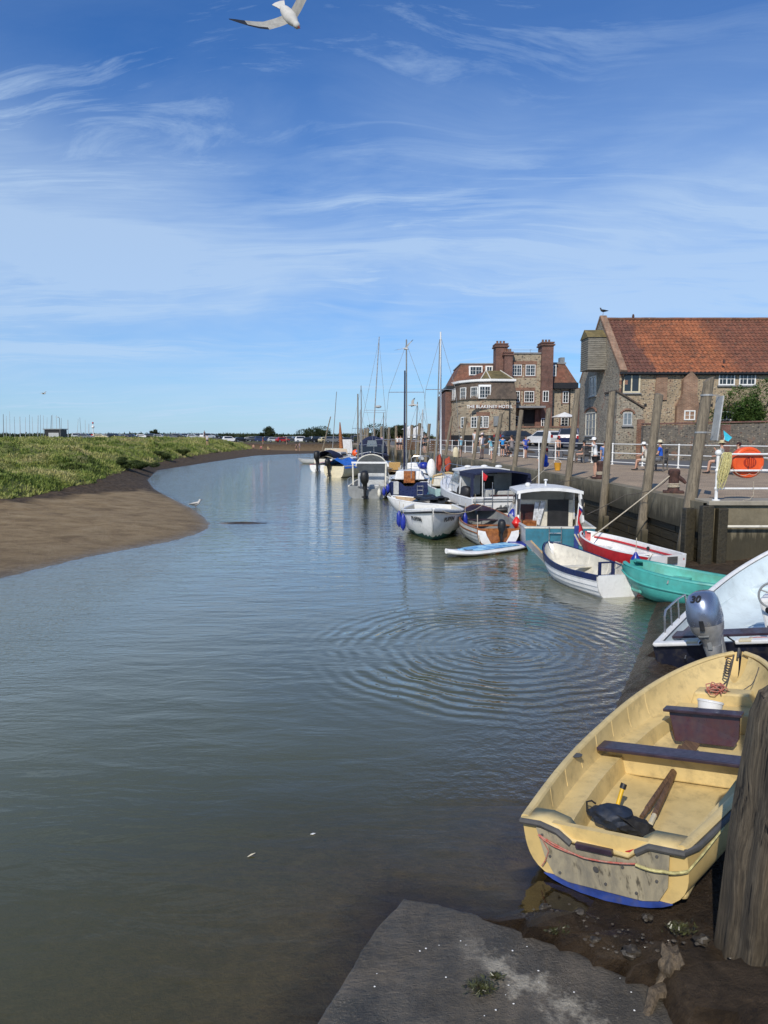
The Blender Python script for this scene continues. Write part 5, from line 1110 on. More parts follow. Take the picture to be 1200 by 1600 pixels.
mb = MB(); mb.lathe([(.085, -.1), (.115, .13), (.122, .13), (.122, .145), (.108, .145), (.08, -.09)], (0, 0, 0), 24); mb.build('pail', M['white'], t, True); mb = MB(); mb.lathe([(.118, .146), (.112, .152), (.02, .15)], (0, 0, 0), 24); mb.build('lid', M['white'], t, True)
mb = MB(); a_ = [];
for k in range(90): u = k * .62; a_.append(yb(-.04 + .075 * math.cos(u) * (1 + .3 * math.sin(k * .37)), 3.26 + .06 * math.sin(u * 1.13), .44 + .035 * math.sin(k * .9) + .02 * math.sin(k * .31)))
mb.tube(a_, .006, 5); o = mb.build('rope_tangle', M['roper'], None, True); tag(o, 'tangle of thin red rope in the bow of the yellow dinghy', 'rope')
mb = MB(); mb.tube(rope([yb(-.02, 3.25, .46), yb(.0, 3.6, .45), yb(0, 3.95, .62)], .02), .009, 6); mb.tube(rope([yb(.03, 3.27, .44), yb(.22, 3.5, .42), yb(.3, 3.65, .58)], .05), .005, 5)
for k in range(6): mb.tube([yb(-.03 + .03 * math.cos(u + k), 3.7 + k * .03, .48 + k * .02 + .03 * math.sin(u + k)) for u in np.linspace(0, 6.3, 9)], .008, 5)
o = mb.build('bow_painter', M['roped'], None, True); tag(o, 'dark knotted painter tied at the bow of the yellow dinghy', 'rope')
mb = MB(); mb.tube(rope([yb(-.42, -.045, .345), yb(-.1, -.06, .262), yb(.25, -.06, .30)], .01) , .0065, 5); mb.tube(rope([yb(-.42, -.05, .345), yb(-.3, -.055, .29), yb(-.05, -.05, .255)], .005), .006, 5); mb.tube([yb(-.4, -.045, .33), yb(-.36, -.04, .24), yb(-.4, -.035, .16), yb(-.43, -.035, .12)], .004, 5)
o = mb.build('transom_rope', M['roper'], None, True); tag(o, 'red and white cord strung across the transom of the yellow dinghy', 'rope')
mb = MB(); mb.tube(rope([yb(.25, -.06, .295), yb(.42, -.06, .29), yb(.56, -.03, .31)], .01), .010, 6); mb.tube([yb(.56, -.03, .31), yb(.62, .1, .37), yb(.66, .45, .385)], .006, 5); o = mb.build('stern_rope', M['ropeg'], None, True); tag(o, 'yellow knotted rope at the right end of the yellow dinghy transom', 'rope')

# ---- white speedboat with silver outboard
t = thing('speedboat', 'white open speedboat with a silver outboard and steering console at the right', 'boat', (4.24, 8.22, .03), 0)
t.rotation_mode = 'YXZ'; t.rotation_euler = (.10, -.235, -.72)
h = Hull(4.4, 1.80, .52, rise=.28, dr=.05, tw=.93, full=3.2, p=2.6, q=.75, rake=.4, m=10, n=32, wide=.35, keelup=.6)
M['iceblue'] = pm('pale_blue_gelcoat', (.56, .64, .66), .4, .08, 2.5, dirt=.2)
M['inky'] = pm('inky_gelcoat', (.008, .010, .022), .35, .3, 3, dirt=.45)
make_boat(t, h, [M['inky'], M['iceblue'], M['white'], M['aqua'], M['grey']], .12, .10, .045, M['white'], bands=[(.14, 3), (.24, 4), (.46, 0)], transom=M['inky'])
side_bench(t, h, .35, 3.6, .36, .12, M['iceblue'], 'side_deck', floor=.10)
mb = MB(); mb.box((0, .56, .47), (1.55, .24, .035)); mb.build('stern_bench', M['purwood'], t, bevel=.006)
mb = MB(); mb.box((-.62, 1.15, .44), (.20, .95, .03)); mb.build('side_seat', M['dwood'], t, bevel=.006)
mb = MB(); mb.box((.1, .28, .38), (1.4, .24, .05)); mb.build('splash_well', M['iceblue'], t, bevel=.02); mb = MB(); mb.ball((.35, .28, .43), .13, 12, 0, (1.6, .7, .5), .5, 5); mb.build('faded_cloth', pm('faded_pink_cloth', (.42, .20, .18), .9), t, True)
for s_ in (-1, 1): mb = MB(); mb.box((s_ * .50, -.02, .535), (.60, .10, .05)); mb.build('transom_cap', M['white'], t, bevel=.015)
for x_ in (-.30, .32): mb = MB(); mb.box((x_, -.03, .555), (.14, .09, .03)); mb.build('cap_bracket', M['cream'], t, bevel=.006)
def rail_loop(t, pts, posts, r=.014, name='grab_rail', mat=None):
    mb = MB(); mb.tube(pts, r, 8)
    for a, b_ in posts: mb.tube([a, b_], r * .8, 6)
    return mb.build(name, mat or M['alu'], t, True)
for s_ in (-1, 1):
    e = [h.edge(y / 4.6, s_, .02, .05) for y in (.42, .75, 1.1, 1.5)]; up_ = Vector((0, 0, .30)); inn = Vector((-s_ * .05, 0, 0))
    rail_loop(t, [e[0], e[0] + up_ * .8 + inn, e[0] + up_ + inn + Vector((0, .08, 0)), e[1] + up_ + inn, e[2] + up_ + inn, e[3] + up_ * .9 + inn + Vector((0, -.08, 0)), e[3]], [(e[1], e[1] + up_ + inn), (e[2], e[2] + up_ + inn)])
mb = MB(); mb.box((.38, 1.45, .40), (.42, .36, .60)); c_ = mb.build('console', M['white'], t, bevel=.04); mb = MB(); mb.lathe([(.045, -.01), (.05, .0), (.045, .008)], (.28, 1.262, .54), 16, 0, 'Y'); mb.build('gauge', M['black'], c_, True); mb = MB(); mb.box((.32, 1.27, .24), (.22, .01, .18)); mb.build('locker_hole', M['black'], c_)
mb = MB(); cc = Vector((.38, 1.26, .76)); mb.tube([cc + Vector((.17 * math.cos(a), -.06 + .07 * math.sin(a), .15 * math.sin(a))) for a in np.linspace(0, 2 * math.pi, 25)], .014, 8, cap=False)
for a in (0.5, 2.6, 4.7): mb.tube([cc + Vector((0, -.02, 0)), cc + Vector((.17 * math.cos(a), -.06 + .07 * math.sin(a), .15 * math.sin(a)))], .010, 6)
mb.build('steering_wheel', M['grey'], t, True)
om = outboard(t, (0, -.08, .55), 0, 1.0, M['moto'], M['steel'], R(-6))
mt = text_mesh('30', .12, .006, M['black'], 'power_number', om, frame_M((.0, -.424, .600), (1, 0, 0), (0, .59, .81), (0, -.81, .59)), shear=.2)
mb = MB(); mb.box((.03, -.455, .29), (.05, .02, .12)); mb.build('latch', M['black'], om, bevel=.004); mb = MB(); mb.box((0, -.375, .17), (.12, .02, .06)); mb.box((.02, -.30, .02), (.05, .02, .09)); mb.build('vent', M['grey'], om, bevel=.004)
mb = MB(); mb.tube(rope([(-.12, -.1, .66), (-.35, .0, .55), (-.28, .15, .35)], .08), .012, 6); mb.tube(rope([(.12, -.05, .62), (.3, .15, .45), (.8, .3, .42)], .05), .010, 6); mb.build('control_cable', M['black'], t, True)
mb = MB(); mb.tube([(-.42, -.05, .38), (-.42, -.09, .36), (-.42, -.05, .33)], .01, 6); mb.build('towing_eye', M['alu'], t, True)
for y in (1.3, 2.1, 2.9, 3.5):
    mb = MB(); a = inner_w(h, y / 4.6, .12, .12); mb.box((0, y, .105), (a * 1.5, .02, .012)); mb.build('floor_rib', M['iceblue'], t)
mb = MB(); mb.slab([(-.5, 3.3, .12), (.5, 3.3, .12), (.5, 3.3, .36), (-.5, 3.3, .36)], (0, .5, 0)); mb.build('bow_locker', M['iceblue'], t, bevel=.03)

# ---- turquoise dinghy
def simple(label, name, cat, p, hd, h, mats, **k):
    t = thing(name, label, cat, p, -R(hd), k.pop('group', None)); make_boat(t, h, mats, **k); return t
h = Hull(2.15, 1.45, .44, rise=.14, dr=.10, tw=.8, full=4.2, p=2.6, q=.6, rake=.1, blunt=.36, m=9, n=28, wide=.4, keelup=.55)
t = simple('turquoise plastic dinghy aground below the wall corner', 'dinghy', 'boat', (6.44, 11.95, .0), -50, h, [M['teal'], M['tealin'], M['teal']], th=.11, floor=.06, gun=.05, strake=M['teal'], strake_z=.72); t.rotation_euler = (R(1), R(3), R(50))
side_bench(t, h, .2, 1.6, .30, .26, M['tealin'], floor=.06)
mb = MB(); a = inner_w(h, .82, .33); b_ = inner_w(h, .97, .33); mb.slab([(-a, 1.72, .33), (0, 1.55, .33), (a, 1.72, .33), (b_, 2.08, .33), (-b_, 2.08, .33)], (0, 0, -.26)); mb.build('bow_seat', M['tealin'], t, bevel=.03)
thwart(t, h, 1.3, .31, .3, M['tealin'], .04)
for k in range(6): mb = MB(); mb.box((.30 * (k % 2 * 2 - 1), .5 + (k // 2) * .5, .20), (.02, .02, .24)); mb.build('seat_rib', M['tealin'], t)
for s_ in (-1, 1): mb = MB(); mb.tube([h.edge(.55, s_, .03, .05), h.edge(.55, s_, -.10, -.02)], .014, 6); mb.build('rowlock', M['steel'], t, True)

# ---- red and white dinghy
h = Hull(2.8, 1.30, .48, rise=.16, dr=.12, tw=.80, full=3.0, p=2.4, q=.7, rake=.12, blunt=.10, m=9, n=28, wide=.42, keelup=.6)
t = simple('white dinghy with a red band and red inner rail, next to the wall', 'dinghy', 'boat', (6.10, 14.68, .02), -21, h, [M['red'], M['white'], M['white'], M['white']], th=.06, floor=.06, gun=.028, bands=[(.18, 3)], transom=M['white'])
for s_ in (-1, 1):
    mb = MB(); mb.tube([h.edge(i / 24 * .96, s_, -.10, .075) for i in range(25)], .028, 6); mb.build('inner_rail', M['red'], t, True)
thwart(t, h, 1.25, .28, .22, M['white']); thwart(t, h, 2.35, .30, .24, M['white'])
side_bench(t, h, .1, 1.2, .24, .2, M['white'], floor=.06)
mb = MB(); mb.box((.12, -.025, .38), (.26, .03, .15)); mb.build('number_plate', M['rubber'], t, bevel=.004)
mb = MB(); mb.lathe([(.05, -.005), (.05, .005)], (.55, 1.2, .42), 14, 0, 'X'); mb.build('drain_hole', M['black'], t)
for k, x_ in enumerate((-.1, .0, .09)):
    mb = MB(); mb.tube([(x_ - .2, 2.85, .58), (x_ - .22, 2.6, .36), (x_ - .2 + .02 * k, 2.45, .30), (x_ - .16, 2.35, .28)], .022, 6); mb.build('rope_hank', M['rope'], t, True)
RB = t
# ---- navy and white clinker dinghy
h = Hull(2.85, 1.30, .40, rise=.24, dr=.14, tw=.74, full=2.2, p=2.2, q=.78, rake=.2, m=8, n=30, wide=.45, keelup=.75, sr=.05)
t = simple('white clinker dinghy with a navy top strake and a plain white transom', 'dinghy', 'boat', (4.50, 12.95, -.02), -13, h, [M['white'], M['offwhite'], M['navy'], M['navy']], th=.03, floor=-.02, gun=.022, clinker=1, gunmat=M['navy'], transom=M['white'])
for s_ in (-1, 1):
    mb = MB(); k_ = 30; A, B2_ = [], []
    for i in range(k_ + 1): q = h.ring(i / k_ * .985); p = q[-1]; r_ = q[-2].lerp(q[-1], .1); A.append(Vector((s_ * (p.x + .02), p.y, p.z + .01))); B2_.append(Vector((s_ * (r_.x + .022), r_.y, r_.z)))
    strip_between(A, B2_, M['navy'], 'top_strake', t, 0)
thwart(t, h, 1.05, .18, .22, M['navy'], over=.02); thwart(t, h, 2.0, .22, .2, M['offwhite'])
for k in range(8):
    for s_ in (-1, 1): r_ = h.ring((.25 + k * .32) / 3.05, .03, -.02); mb = MB(); mb.tube([Vector((s_ * p.x, p.y, p.z)) for p in r_], .009, 4); mb.build('timber_rib', M['offwhite'], t, True)
mb = MB(); mb.box((.15, 1.0, .36), (.05, .05, .28)); mb.box((.45, 1.0, .36), (.05, .05, .28)); mb.box((.3, 1.0, .5), (.36, .03, .03)); mb.build('stern_frame', M['navy'], t)
mb = MB(); mb.box((0, .4, -.16), (.05, 1.0, .14)); mb.build('skeg', M['white'], t)
bpy.context.view_layer.update(); Mn = t.matrix_basis
o = thing('board', 'grey plank with a pale edge leaning out of the navy and white dinghy bow', 'plank', Mn @ Vector((-.30, 2.05, .15)), R(13)); mb = MB(); mb.bar((0, 0, 0), (-.40, .62, .58), .20, .03); mb.build('face', M['grey'], o); mb = MB(); mb.bar((.10, .02, 0), (-.30, .64, .58), .02, .045); mb.build('edging', M['lwood'], o)
fender(tuple(at(993, 876, .48)), .10, .26, M['blue'], 'blue teardrop fender hanging between the red and the turquoise dinghies')

# ---- blue cabin boat
h = Hull(5.6, 2.05, .66, rise=.35, dr=.30, tw=.90, full=3.2, p=2.2, q=.8, rake=.45, m=9, n=28, wide=.42, keelup=.75)
t = simple('blue green cabin boat with a white wheelhouse and a red ensign', 'cabin_boat', 'boat', (4.72, 18.35, -.04), 3, h, [M['lgrey'], M['offwhite'], M['lgrey'], M['navy'], M['lgrey']], th=.08, floor=.08, gun=.045, bands=[(.05, 3)], transom=M['tealhull'])
mb = MB(); mb.box((0, 2.35, .72), (1.66, .06, .96)); bk = mb.build('bulkhead', M['offwhite'], t); mb = MB(); mb.box((.38, 2.30, .74), (.62, .03, .95)); mb.build('dark_door', M['black'], bk); mb = MB(); mb.box((-.55, 2.30, .82), (.42, .03, .50)); mb.build('red_cushion', M['dwood'], bk)
mb = MB(); mb.box((-.52, 2.1, .42), (.45, .35, .38)); mb.build('locker', M['vwood'], t, bevel=.01)
mb = MB(); mb.box((-.16, 2.22, .82), (.14, .05, .72), ry=.25); mb.box((-.30, 2.20, .78), (.12, .05, .72), ry=.1); mb.build('hung_towel', pm('striped_towel', (.5, .52, .55), .9, .3, 12), t)
def slabroof(t, x, y0, y1, z, mat, camber=.08, th=.06, name='roof', n=8):
    mb = MB(); A = []
    for y in (y0, y1): A.append([Vector((-x + 2 * x * i / n, y, z + camber * (1 - (2 * i / n - 1) ** 2))) for i in range(n + 1)] + [Vector((x - 2 * x * i / n, y, z - th + camber * (1 - (2 * i / n - 1) ** 2))) for i in range(n + 1)])
    mb.loft(A, True, True); return mb.build(name, mat, t, True)
slabroof(t, .95, 1.55, 3.3, 1.52, M['white'], .10, .09)
for s_ in (-1, 1):
    mb = MB(); mb.bar((s_ * .86, 1.62, 1.46), (s_ * .92, 1.42, .62), .06, .12); mb.build('roof_pillar', M['white'], t, bevel=.01); mb = MB(); mb.bar((s_ * .90, 1.50, 1.30), (s_ * .93, 1.42, .85), .065, .035); mb.build('pillar_slot', M['black'], t)
    mb = MB(); mb.slab([(s_ * .88, 2.3, .62), (s_ * .86, 2.3, 1.46), (s_ * .80, 3.2, 1.46), (s_ * .84, 3.5, .66)], (s_ * -.03, 0, 0)); w_ = mb.build('cabin_side', M['white'], t); mb = MB(); mb.slab([(s_ * .892, 2.42, 1.05), (s_ * .882, 2.42, 1.38), (s_ * .83, 3.1, 1.38), (s_ * .85, 3.25, 1.0)], (s_ * .006, 0, 0)); mb.build('side_pane', M['glass'], w_)
mb = MB(); mb.slab([(-.84, 3.5, .66), (.84, 3.5, .66), (.80, 3.2, 1.46), (-.80, 3.2, 1.46)], (0, .03, 0)); ws = mb.build('windscreen_frame', M['white'], t)
for x0_, x1_ in ((-.74, -.04), (.04, .74)): mb = MB(); mb.slab([(x0_, 3.40, .98), (x1_, 3.40, .98), (x1_ * .97, 3.26, 1.40), (x0_ * .97, 3.26, 1.40)], (0, .075, 0)); mb.build('windscreen_pane', M['glassb'], ws)
mb = MB(); a = [h.ring(i / 20)[-1] for i in range(12, 21)]; mb.add([Vector((-p.x, p.y, p.z)) for p in a] + [Vector((p.x, p.y, p.z + .0)) for p in a], [(i, i + 1, 9 + i + 1, 9 + i) for i in range(8)]); mb.build('foredeck', M['white'], t, True)
mb = MB(); mb.box((0, .1, .655), (1.9, .22, .04)); mb.build('aft_deck', M['offwhite'], t, bevel=.01)
mb = MB()
for x_ in (-.30, .02): mb.tube([(x_, -.05, .68), (x_, -.07, -.12)], .016, 6)
for z_ in (.52, .28, .04): mb.tube([(-.30, -.06, z_), (.02, -.06, z_)], .014, 6)
mb.build('boarding_ladder', M['alu'], t, True)
mb = MB(); mb.box((.42, -.05, .30), (.12, .05, .85)); mb.build('rudder', M['bluep'], t, bevel=.01); mb = MB(); mb.box((0, -.05, .02), (1.5, .14, .05)); mb.build('bathing_step', M['lgrey'], t)
fl = bpy.data.objects.new('ensign', None); COL.objects.link(fl); fl.parent = t; fl.location = (.42, -.02, .62)
mb = MB(); mb.tube([(0, 0, 0), (.04, -.04, .72)], .014, 6); mb.build('staff', M['wpaint'], fl, True)
mb = MB(); n_ = 14; A = [Vector((.03 + .03 * math.sin(i * .9), -.02 - .03 * math.cos(i * .7), .70 - i * .075)) for i in range(n_)]; B2_ = [Vector((.09 + .04 * math.sin(i * .8 + 1) + .005 * i, -.03 - .05 * math.cos(i * .5), .62 - i * .075)) for i in range(n_)]
mb.add(A + B2_, [(i, i + 1, n_ + i + 1, n_ + i) for i in range(n_ - 1)]); mb.m = [1, 2] + [0] * (n_ - 3); e_ = mb.build('flag_cloth', [M['redcloth'], cloth('white_bunting', (.7, .7, .7)), cloth('navy_bunting', (.02, .03, .2))], fl, True); e_.modifiers.new('s', 'SOLIDIFY').thickness = .008
mb = MB(); mb.tube([(.05, 2.6, 1.6), (.05, 2.6, 1.76)], .03, 8); mb.ball((.05, 2.6, 1.78), .05, 10, 0, (1.3, 1.3, .6)); mb.build('roof_vent', M['white'], t, True); mb = MB(); mb.ball((-.5, 2.5, 1.64), .09, 12, 0, (1, 1, .8)); mb.build('roof_lamp', M['white'], t, True)
mb = MB(); mb.tube([(-.1, 2.9, 1.55), (-.12, 2.95, 2.9)], .012, 6); mb.build('whip_aerial', M['wpaint'], t, True)
mb = MB(); mb.tube([(-.9, 4.0, .75), (-.9, 4.0, 1.35), (-.6, 4.6, 1.45), (0, 5.6, 1.5), (.6, 4.6, 1.45), (.9, 4.0, 1.35), (.9, 4.0, .75)], .014, 6); mb.build('pulpit_rail', M['alu'], t, True)
CB = t
o = fender(tuple(at(807, 817, .62)), .14, .26, pm('red_fender_vinyl', (.62, .02, .015), .35), 'round red fender at the corner of the blue cabin boat')
fender(tuple(at(812, 832, .32)), .09, .5, M['offwhite'], 'long dirty white fender at the corner of the blue cabin boat')
fender(tuple(at(801, 806, .62)), .15, .34, M['blue'], 'blue teardrop fender between the white cruiser and the blue cabin boat')
fender(tuple(at(838, 836, .32)), .08, .34, M['white'], 'short white fender lying on the blue cabin boat transom')

# ---- white launch with its name on the bow
h = Hull(4.4, 2.0, .66, rise=.32, dr=.16, tw=.72, full=2.5, p=2.0, q=.80, rake=.22, m=10, n=30, wide=.42, keelup=.42)
t = simple('white launch with its name PUFFIN on both bows and blue fenders', 'launch', 'boat', (1.72, 24.25, 0), 184, h, [M['white'], M['offwhite'], M['white'], M['gteal']], th=.08, floor=.12, gun=.045, bands=[(.14, 3)], transom=M['white'])
mb = MB(); 
for s_ in (-1, 1): mb.tube([h.edge(i / 30, s_, -.075, -.015) for i in range(31)], .030, 6)
mb.build('rubbing_band', M['black'], t, True)
mb = MB(); mb.tube([h.ring(1)[j] + Vector((0, .012, 0)) for j in range(h.m + 1)], .022, 6); mb.build('stem', M['lgrey'], t, True)
thwart(t, h, 1.2, .42, .3, M['offwhite'], over=.02); thwart(t, h, 2.5, .46, .3, M['offwhite'], over=.02); side_bench(t, h, .1, 3.2, .38, .3, M['offwhite'], floor=.12)
for s_ in (-1, 1):
    t_ = .865; q = h.ring(t_); q1 = h.ring(t_ - .06); q2 = h.ring(t_ + .06); a = q[8]; u = (Vector((s_ * q2[8].x, q2[8].y, q2[8].z)) - Vector((s_ * q1[8].x, q1[8].y, q1[8].z))).normalized(); w_ = (Vector((s_ * q[9].x, q[9].y, q[9].z)) - Vector((s_ * q[7].x, q[7].y, q[7].z))).normalized()
    n_ = u.cross(w_); n_ = n_ if n_.x * s_ > 0 else -n_; u = w_.cross(n_).normalized()
    text_mesh('PUFFIN', .18, .004, M['black'], 'name_lettering', t, frame_M(Vector((s_ * a.x, a.y, a.z)) + n_ * .028, u, w_, n_), spacing=1.15)
bpy.context.view_layer.update(); LM_ = t.matrix_basis.copy()
for px_, py_, lab in ((628, 822, 'long dark blue fender furthest left on the white launch'), (641, 823, 'dark blue fender second from left on the white launch'), (724, 826, 'dark blue fender on the right side of the white launch')):
    tt_, ss_ = {628: (.52, 1), 641: (.70, 1), 724: (.62, -1)}[px_]; e_ = h.edge(tt_, ss_); p = LM_ @ Vector((e_.x + ss_ * .10, e_.y, .42)); fender((p.x, p.y, p.z), .085, .44, M['blue'], lab, None)

# ---- dinghy with black tarp
h = Hull(3.1, 1.45, .50, rise=.12, dr=.12, tw=.85, full=3.0, p=2.3, q=.75, rake=.15, m=8, n=24, wide=.42, blunt=.2)
t = simple('white dinghy with wooden seats under a black tarpaulin behind the launch', 'dinghy', 'boat', (2.75, 24.9, .12), -52, h, [M['white'], M['lwood'], M['white']], th=.06, floor=.1, gun=.035)
outboard(t, (0, -.02, .62), 0, .85, M['black'], M['black'], R(8))
mb = MB(); mb.ball((0, 1.2, .52), .62, 22, 0, (.85, 1.2, .36), .7, 4); mb.build('tarpaulin', M['tarp'], t, True); thwart(t, h, 2.2, .42, .3, M['lwood'])

# ---- varnished clinker tender
h = Hull(3.7, 1.62, .50, rise=.30, dr=.14, tw=.72, full=2.4, p=2.1, q=.8, rake=.18, m=8, n=28, wide=.45, keelup=.7)
t = simple('grey clinker tender with varnished rails and a black outboard', 'tender', 'boat', (3.16, 18.95, .02), -2, h, [M['lgrey'], M['grey'], M['vwood']], th=.04, floor=.0, gun=.032, clinker=1, gunmat=M['vwood'], transom=M['vwood'], strake=M['vwood'], strake_z=.86)
thwart(t, h, .8, .28, .24, M['vwood'], over=.02); thwart(t, h, 2.0, .32, .24, M['vwood'], over=.02); thwart(t, h, 2.9, .38, .24, M['purwood'], over=.02)
mb = MB(); a = [h.ring(i / 28, .03)[-1] for i in range(22, 28)]; mb.add([Vector((-p.x, p.y, p.z + .02)) for p in a] + [Vector((p.x, p.y, p.z + .02)) for p in a], [(i, i + 1, 6 + i + 1, 6 + i) for i in range(5)]); mb.build('foredeck', M['purwood'], t, True)
for s_ in (-1, 1):
    b0_ = h.b(0); mb = MB(); mb.slab([(s_ * b0_ * .98, -.02, .46), (s_ * b0_ * .97, -.02, .30), (s_ * b0_ * .8, -.02, .10), (s_ * b0_ * .35, -.02, -.02), (s_ * b0_ * .1, -.02, -.03), (s_ * b0_ * .35, -.02, .10), (s_ * b0_ * .55, -.02, .30), (s_ * b0_ * .62, -.02, .42)], (0, -.015, 0)); mb.build('white_quarter', M['white'], t)
outboard(t, (.06, -.02, .40), 0, .58, M['black'], M['black'], R(6))
t = thing('paddleboard', 'white inflatable paddleboard with a blue deck pad floating in front', 'paddleboard', (2.76, 18.05, .085), -R(54)); mb = MB(); rings = []
for i in range(25):
    u = i / 24; y = (u - .5) * 2.95; w_ = .40 * max(.02, (1 - abs(2 * u - 1) ** 2.6)) ** .5; z = .10 * max(0, (u - .7) / .3) ** 2; ring = [Vector((w_ * math.copysign(abs(math.cos(a)) ** .6, math.cos(a)), y, z + .065 * math.copysign(abs(math.sin(a)) ** .8, math.sin(a)))) for a in np.linspace(0, 2 * math.pi, 16, endpoint=False)]; rings.append(ring)
mb.loft(rings, True, True); mb.build('board', M['white'], t, True)
t.rotation_euler = (0, 0, -R(54) + math.pi)
mb = MB(); pts = [(-.28, -.9), (.28, -.9), (.31, .2), (.28, .6), (.1, 1.0), (0, 1.1), (-.1, 1.0), (-.28, .6), (-.31, .2)]; mb.slab([(x, y, .064 + .10 * max(0, ((y / 2.95 + .5) - .7) / .3) ** 2) for x, y in pts], (0, 0, .012)); mb.build('deck_pad', pm('pale_blue_pad', (.30, .55, .68), .6, .2, 5, c2=(.03, .20, .50)), t)
mb = MB(); mb.slab([(-.30, -1.38, .03), (.30, -1.38, .03), (.34, -1.05, .03), (-.34, -1.05, .03)], (0, 0, .046)); mb.build('tail_pad', M['blue'], t)
mb = MB(); mb.tube([(-.2, .75, .09), (-.2, .95, .10), (.2, .95, .10), (.2, .75, .09)], .008, 5); mb.build('bungee', M['navycloth'], t, True)

# ---- white cruiser with navy canopy
h = Hull(7.0, 2.45, .92, rise=.40, dr=.25, tw=.92, full=2.6, p=2.2, q=.8, rake=.6, m=10, n=28, wide=.40)
t = simple('white motor cruiser with a navy cockpit canopy and script name on the stern', 'motor_cruiser', 'boat', (4.10, 23.6, 0), -9, h, [M['white'], M['offwhite'], M['white'], M['navy']], th=.10, floor=.35, gun=.05, bands=[(.05, 3)], transom=M['white'], strake=M['black'], strake_z=.80)
for s_ in (-1, 1):
    mb = MB(); mb.tube([Vector((s_ * (h.ring(i / 24)[8].x + .01), h.ring(i / 24)[8].y, h.ring(i / 24)[8].z - .10)) for i in range(24)], .02, 5); mb.build('dark_stripe', M['black'], t, True)
mb = MB(); mb.box((0, 1.95, 1.3), (1.9, .06, .75)); mb.build('bulkhead', M['lgrey'], t); mb = MB(); mb.box((.0, 1.90, 1.2), (.5, .03, .8)); mb.build('door', M['black'], t)
mb = MB(); mb.box((.55, 1.2, .85), (.9, .5, .6)); mb.box((-.2, 1.0, .95), (.35, .3, .5)); mb.build('seats', M['lgrey'], t, bevel=.05)
slabroof(t, .98, .25, 2.2, 1.78, M['navycloth'], .10, .06, 'canopy_top'); slabroof(t, .96, 2.15, 3.3, 1.82, M['white'], .10, .07, 'cabin_roof')
for s_ in (-1, 1):
    mb = MB(); mb.slab([(s_ * 1.04, .22, 1.76), (s_ * 1.05, .45, 1.76), (s_ * 1.08, .34, .98), (s_ * 1.08, .08, .98)], (s_ * -.03, 0, 0)); mb.slab([(s_ * 1.0, .22, 1.78), (s_ * 1.0, 2.1, 1.78), (s_ * 1.0, 2.1, 1.62), (s_ * 1.0, .22, 1.62)], (s_ * -.03, 0, 0)); mb.build('canopy_side', M['navycloth'], t)
    mb = MB(); mb.slab([(s_ * 1.02, 2.0, .95), (s_ * .96, 2.0, 1.76), (s_ * .88, 3.2, 1.76), (s_ * .95, 4.0, 1.0)], (s_ * -.03, 0, 0)); w_ = mb.build('cabin_side', M['white'], t); mb = MB(); mb.slab([(s_ * 1.03, 2.15, 1.35), (s_ * .975, 2.15, 1.68), (s_ * .90, 3.1, 1.68), (s_ * .95, 3.5, 1.35)], (s_ * .004, 0, 0)); mb.build('side_pane', M['glassb'], w_)
mb = MB(); mb.slab([(.95, 1.95, 1.75), (1.0, .3, 1.75), (1.02, .3, 1.0), (.95, 1.95, 1.0)], (.02, 0, 0)); mb.build('canopy_curtain', M['navycloth'], t)
mb = MB(); mb.slab([(-.95, 4.0, 1.0), (.95, 4.0, 1.0), (.9, 3.2, 1.76), (-.9, 3.2, 1.76)], (0, .03, 0)); ws = mb.build('windscreen', M['glassb'], t)
mb = MB(); a = [h.ring(i / 20)[-1] for i in range(9, 21)]; mb.add([Vector((-p.x, p.y, p.z)) for p in a] + [Vector((0, p.y, p.z + .22 * math.sin(math.pi * k / 11))) for k, p in enumerate(a)] + [Vector((p.x, p.y, p.z)) for p in a], [(i, i + 1, 12 + i + 1, 12 + i) for i in range(11)] + [(12 + i, 12 + i + 1, 24 + i + 1, 24 + i) for i in range(11)]); mb.build('foredeck', M['white'], t, True)
mb = MB(); mb.box((0, .1, .95), (2.2, .28, .08)); mb.build('stern_deck', M['white'], t, bevel=.02); mb = MB(); mb.box((.2, .05, 1.04), (1.3, .06, .05)); mb.build('stern_rail', M['dwood'], t, bevel=.01)
mb = MB(); mb.tube([(-1.1, -.02, .86), (1.1, -.02, .86)], .03, 6); mb.build('stern_band', M['lgrey'], t, True)
text_mesh('Mheesor', .34, .004, M['grey'], 'name_lettering', t, frame_M((.35, -.03, .58), (1, 0, 0), (0, 0, 1), (0, -1, 0)), shear=.5)
mb = MB()
for x_ in (-.72, -.42): mb.tube([(x_, -.06, 1.5), (x_, -.06, .35)], .016, 6)
for z_ in (.45, .7, .95, 1.25): mb.tube([(-.72, -.06, z_), (-.42, -.06, z_)], .013, 6)
mb.build('boarding_ladder', M['alu'], t, True)
mb = MB(); mb.tube([(-.75, .0, .95), (-.78, -.05, 1.9)], .014, 6); mb.build('ensign_staff', M['wpaint'], t, True); mb = MB(); mb.slab([(-.77, -.05, 1.85), (-.60, -.08, 1.72), (-.66, -.06, 1.55), (-.76, -.05, 1.58)], (0, .01, 0)); mb.build('small_ensign', M['redcloth'], t)
mb = MB(); e = [h.edge(y / 7, -1, .03, .08) for y in (2.6, 3.6, 4.8, 6.2)]; mb.tube([e[0]] + [p + Vector((0, 0, .5)) for p in e] + [Vector((0, 7.5, 1.85))], .014, 6)
for p in e: mb.tube([p, p + Vector((0, 0, .5))], .012, 6)
e = [h.edge(y / 7, 1, .03, .08) for y in (2.6, 3.6, 4.8, 6.2)]; mb.tube([e[0]] + [p + Vector((0, 0, .5)) for p in e] + [Vector((0, 7.5, 1.85))], .014, 6); mb.build('pulpit_rail', M['alu'], t, True)
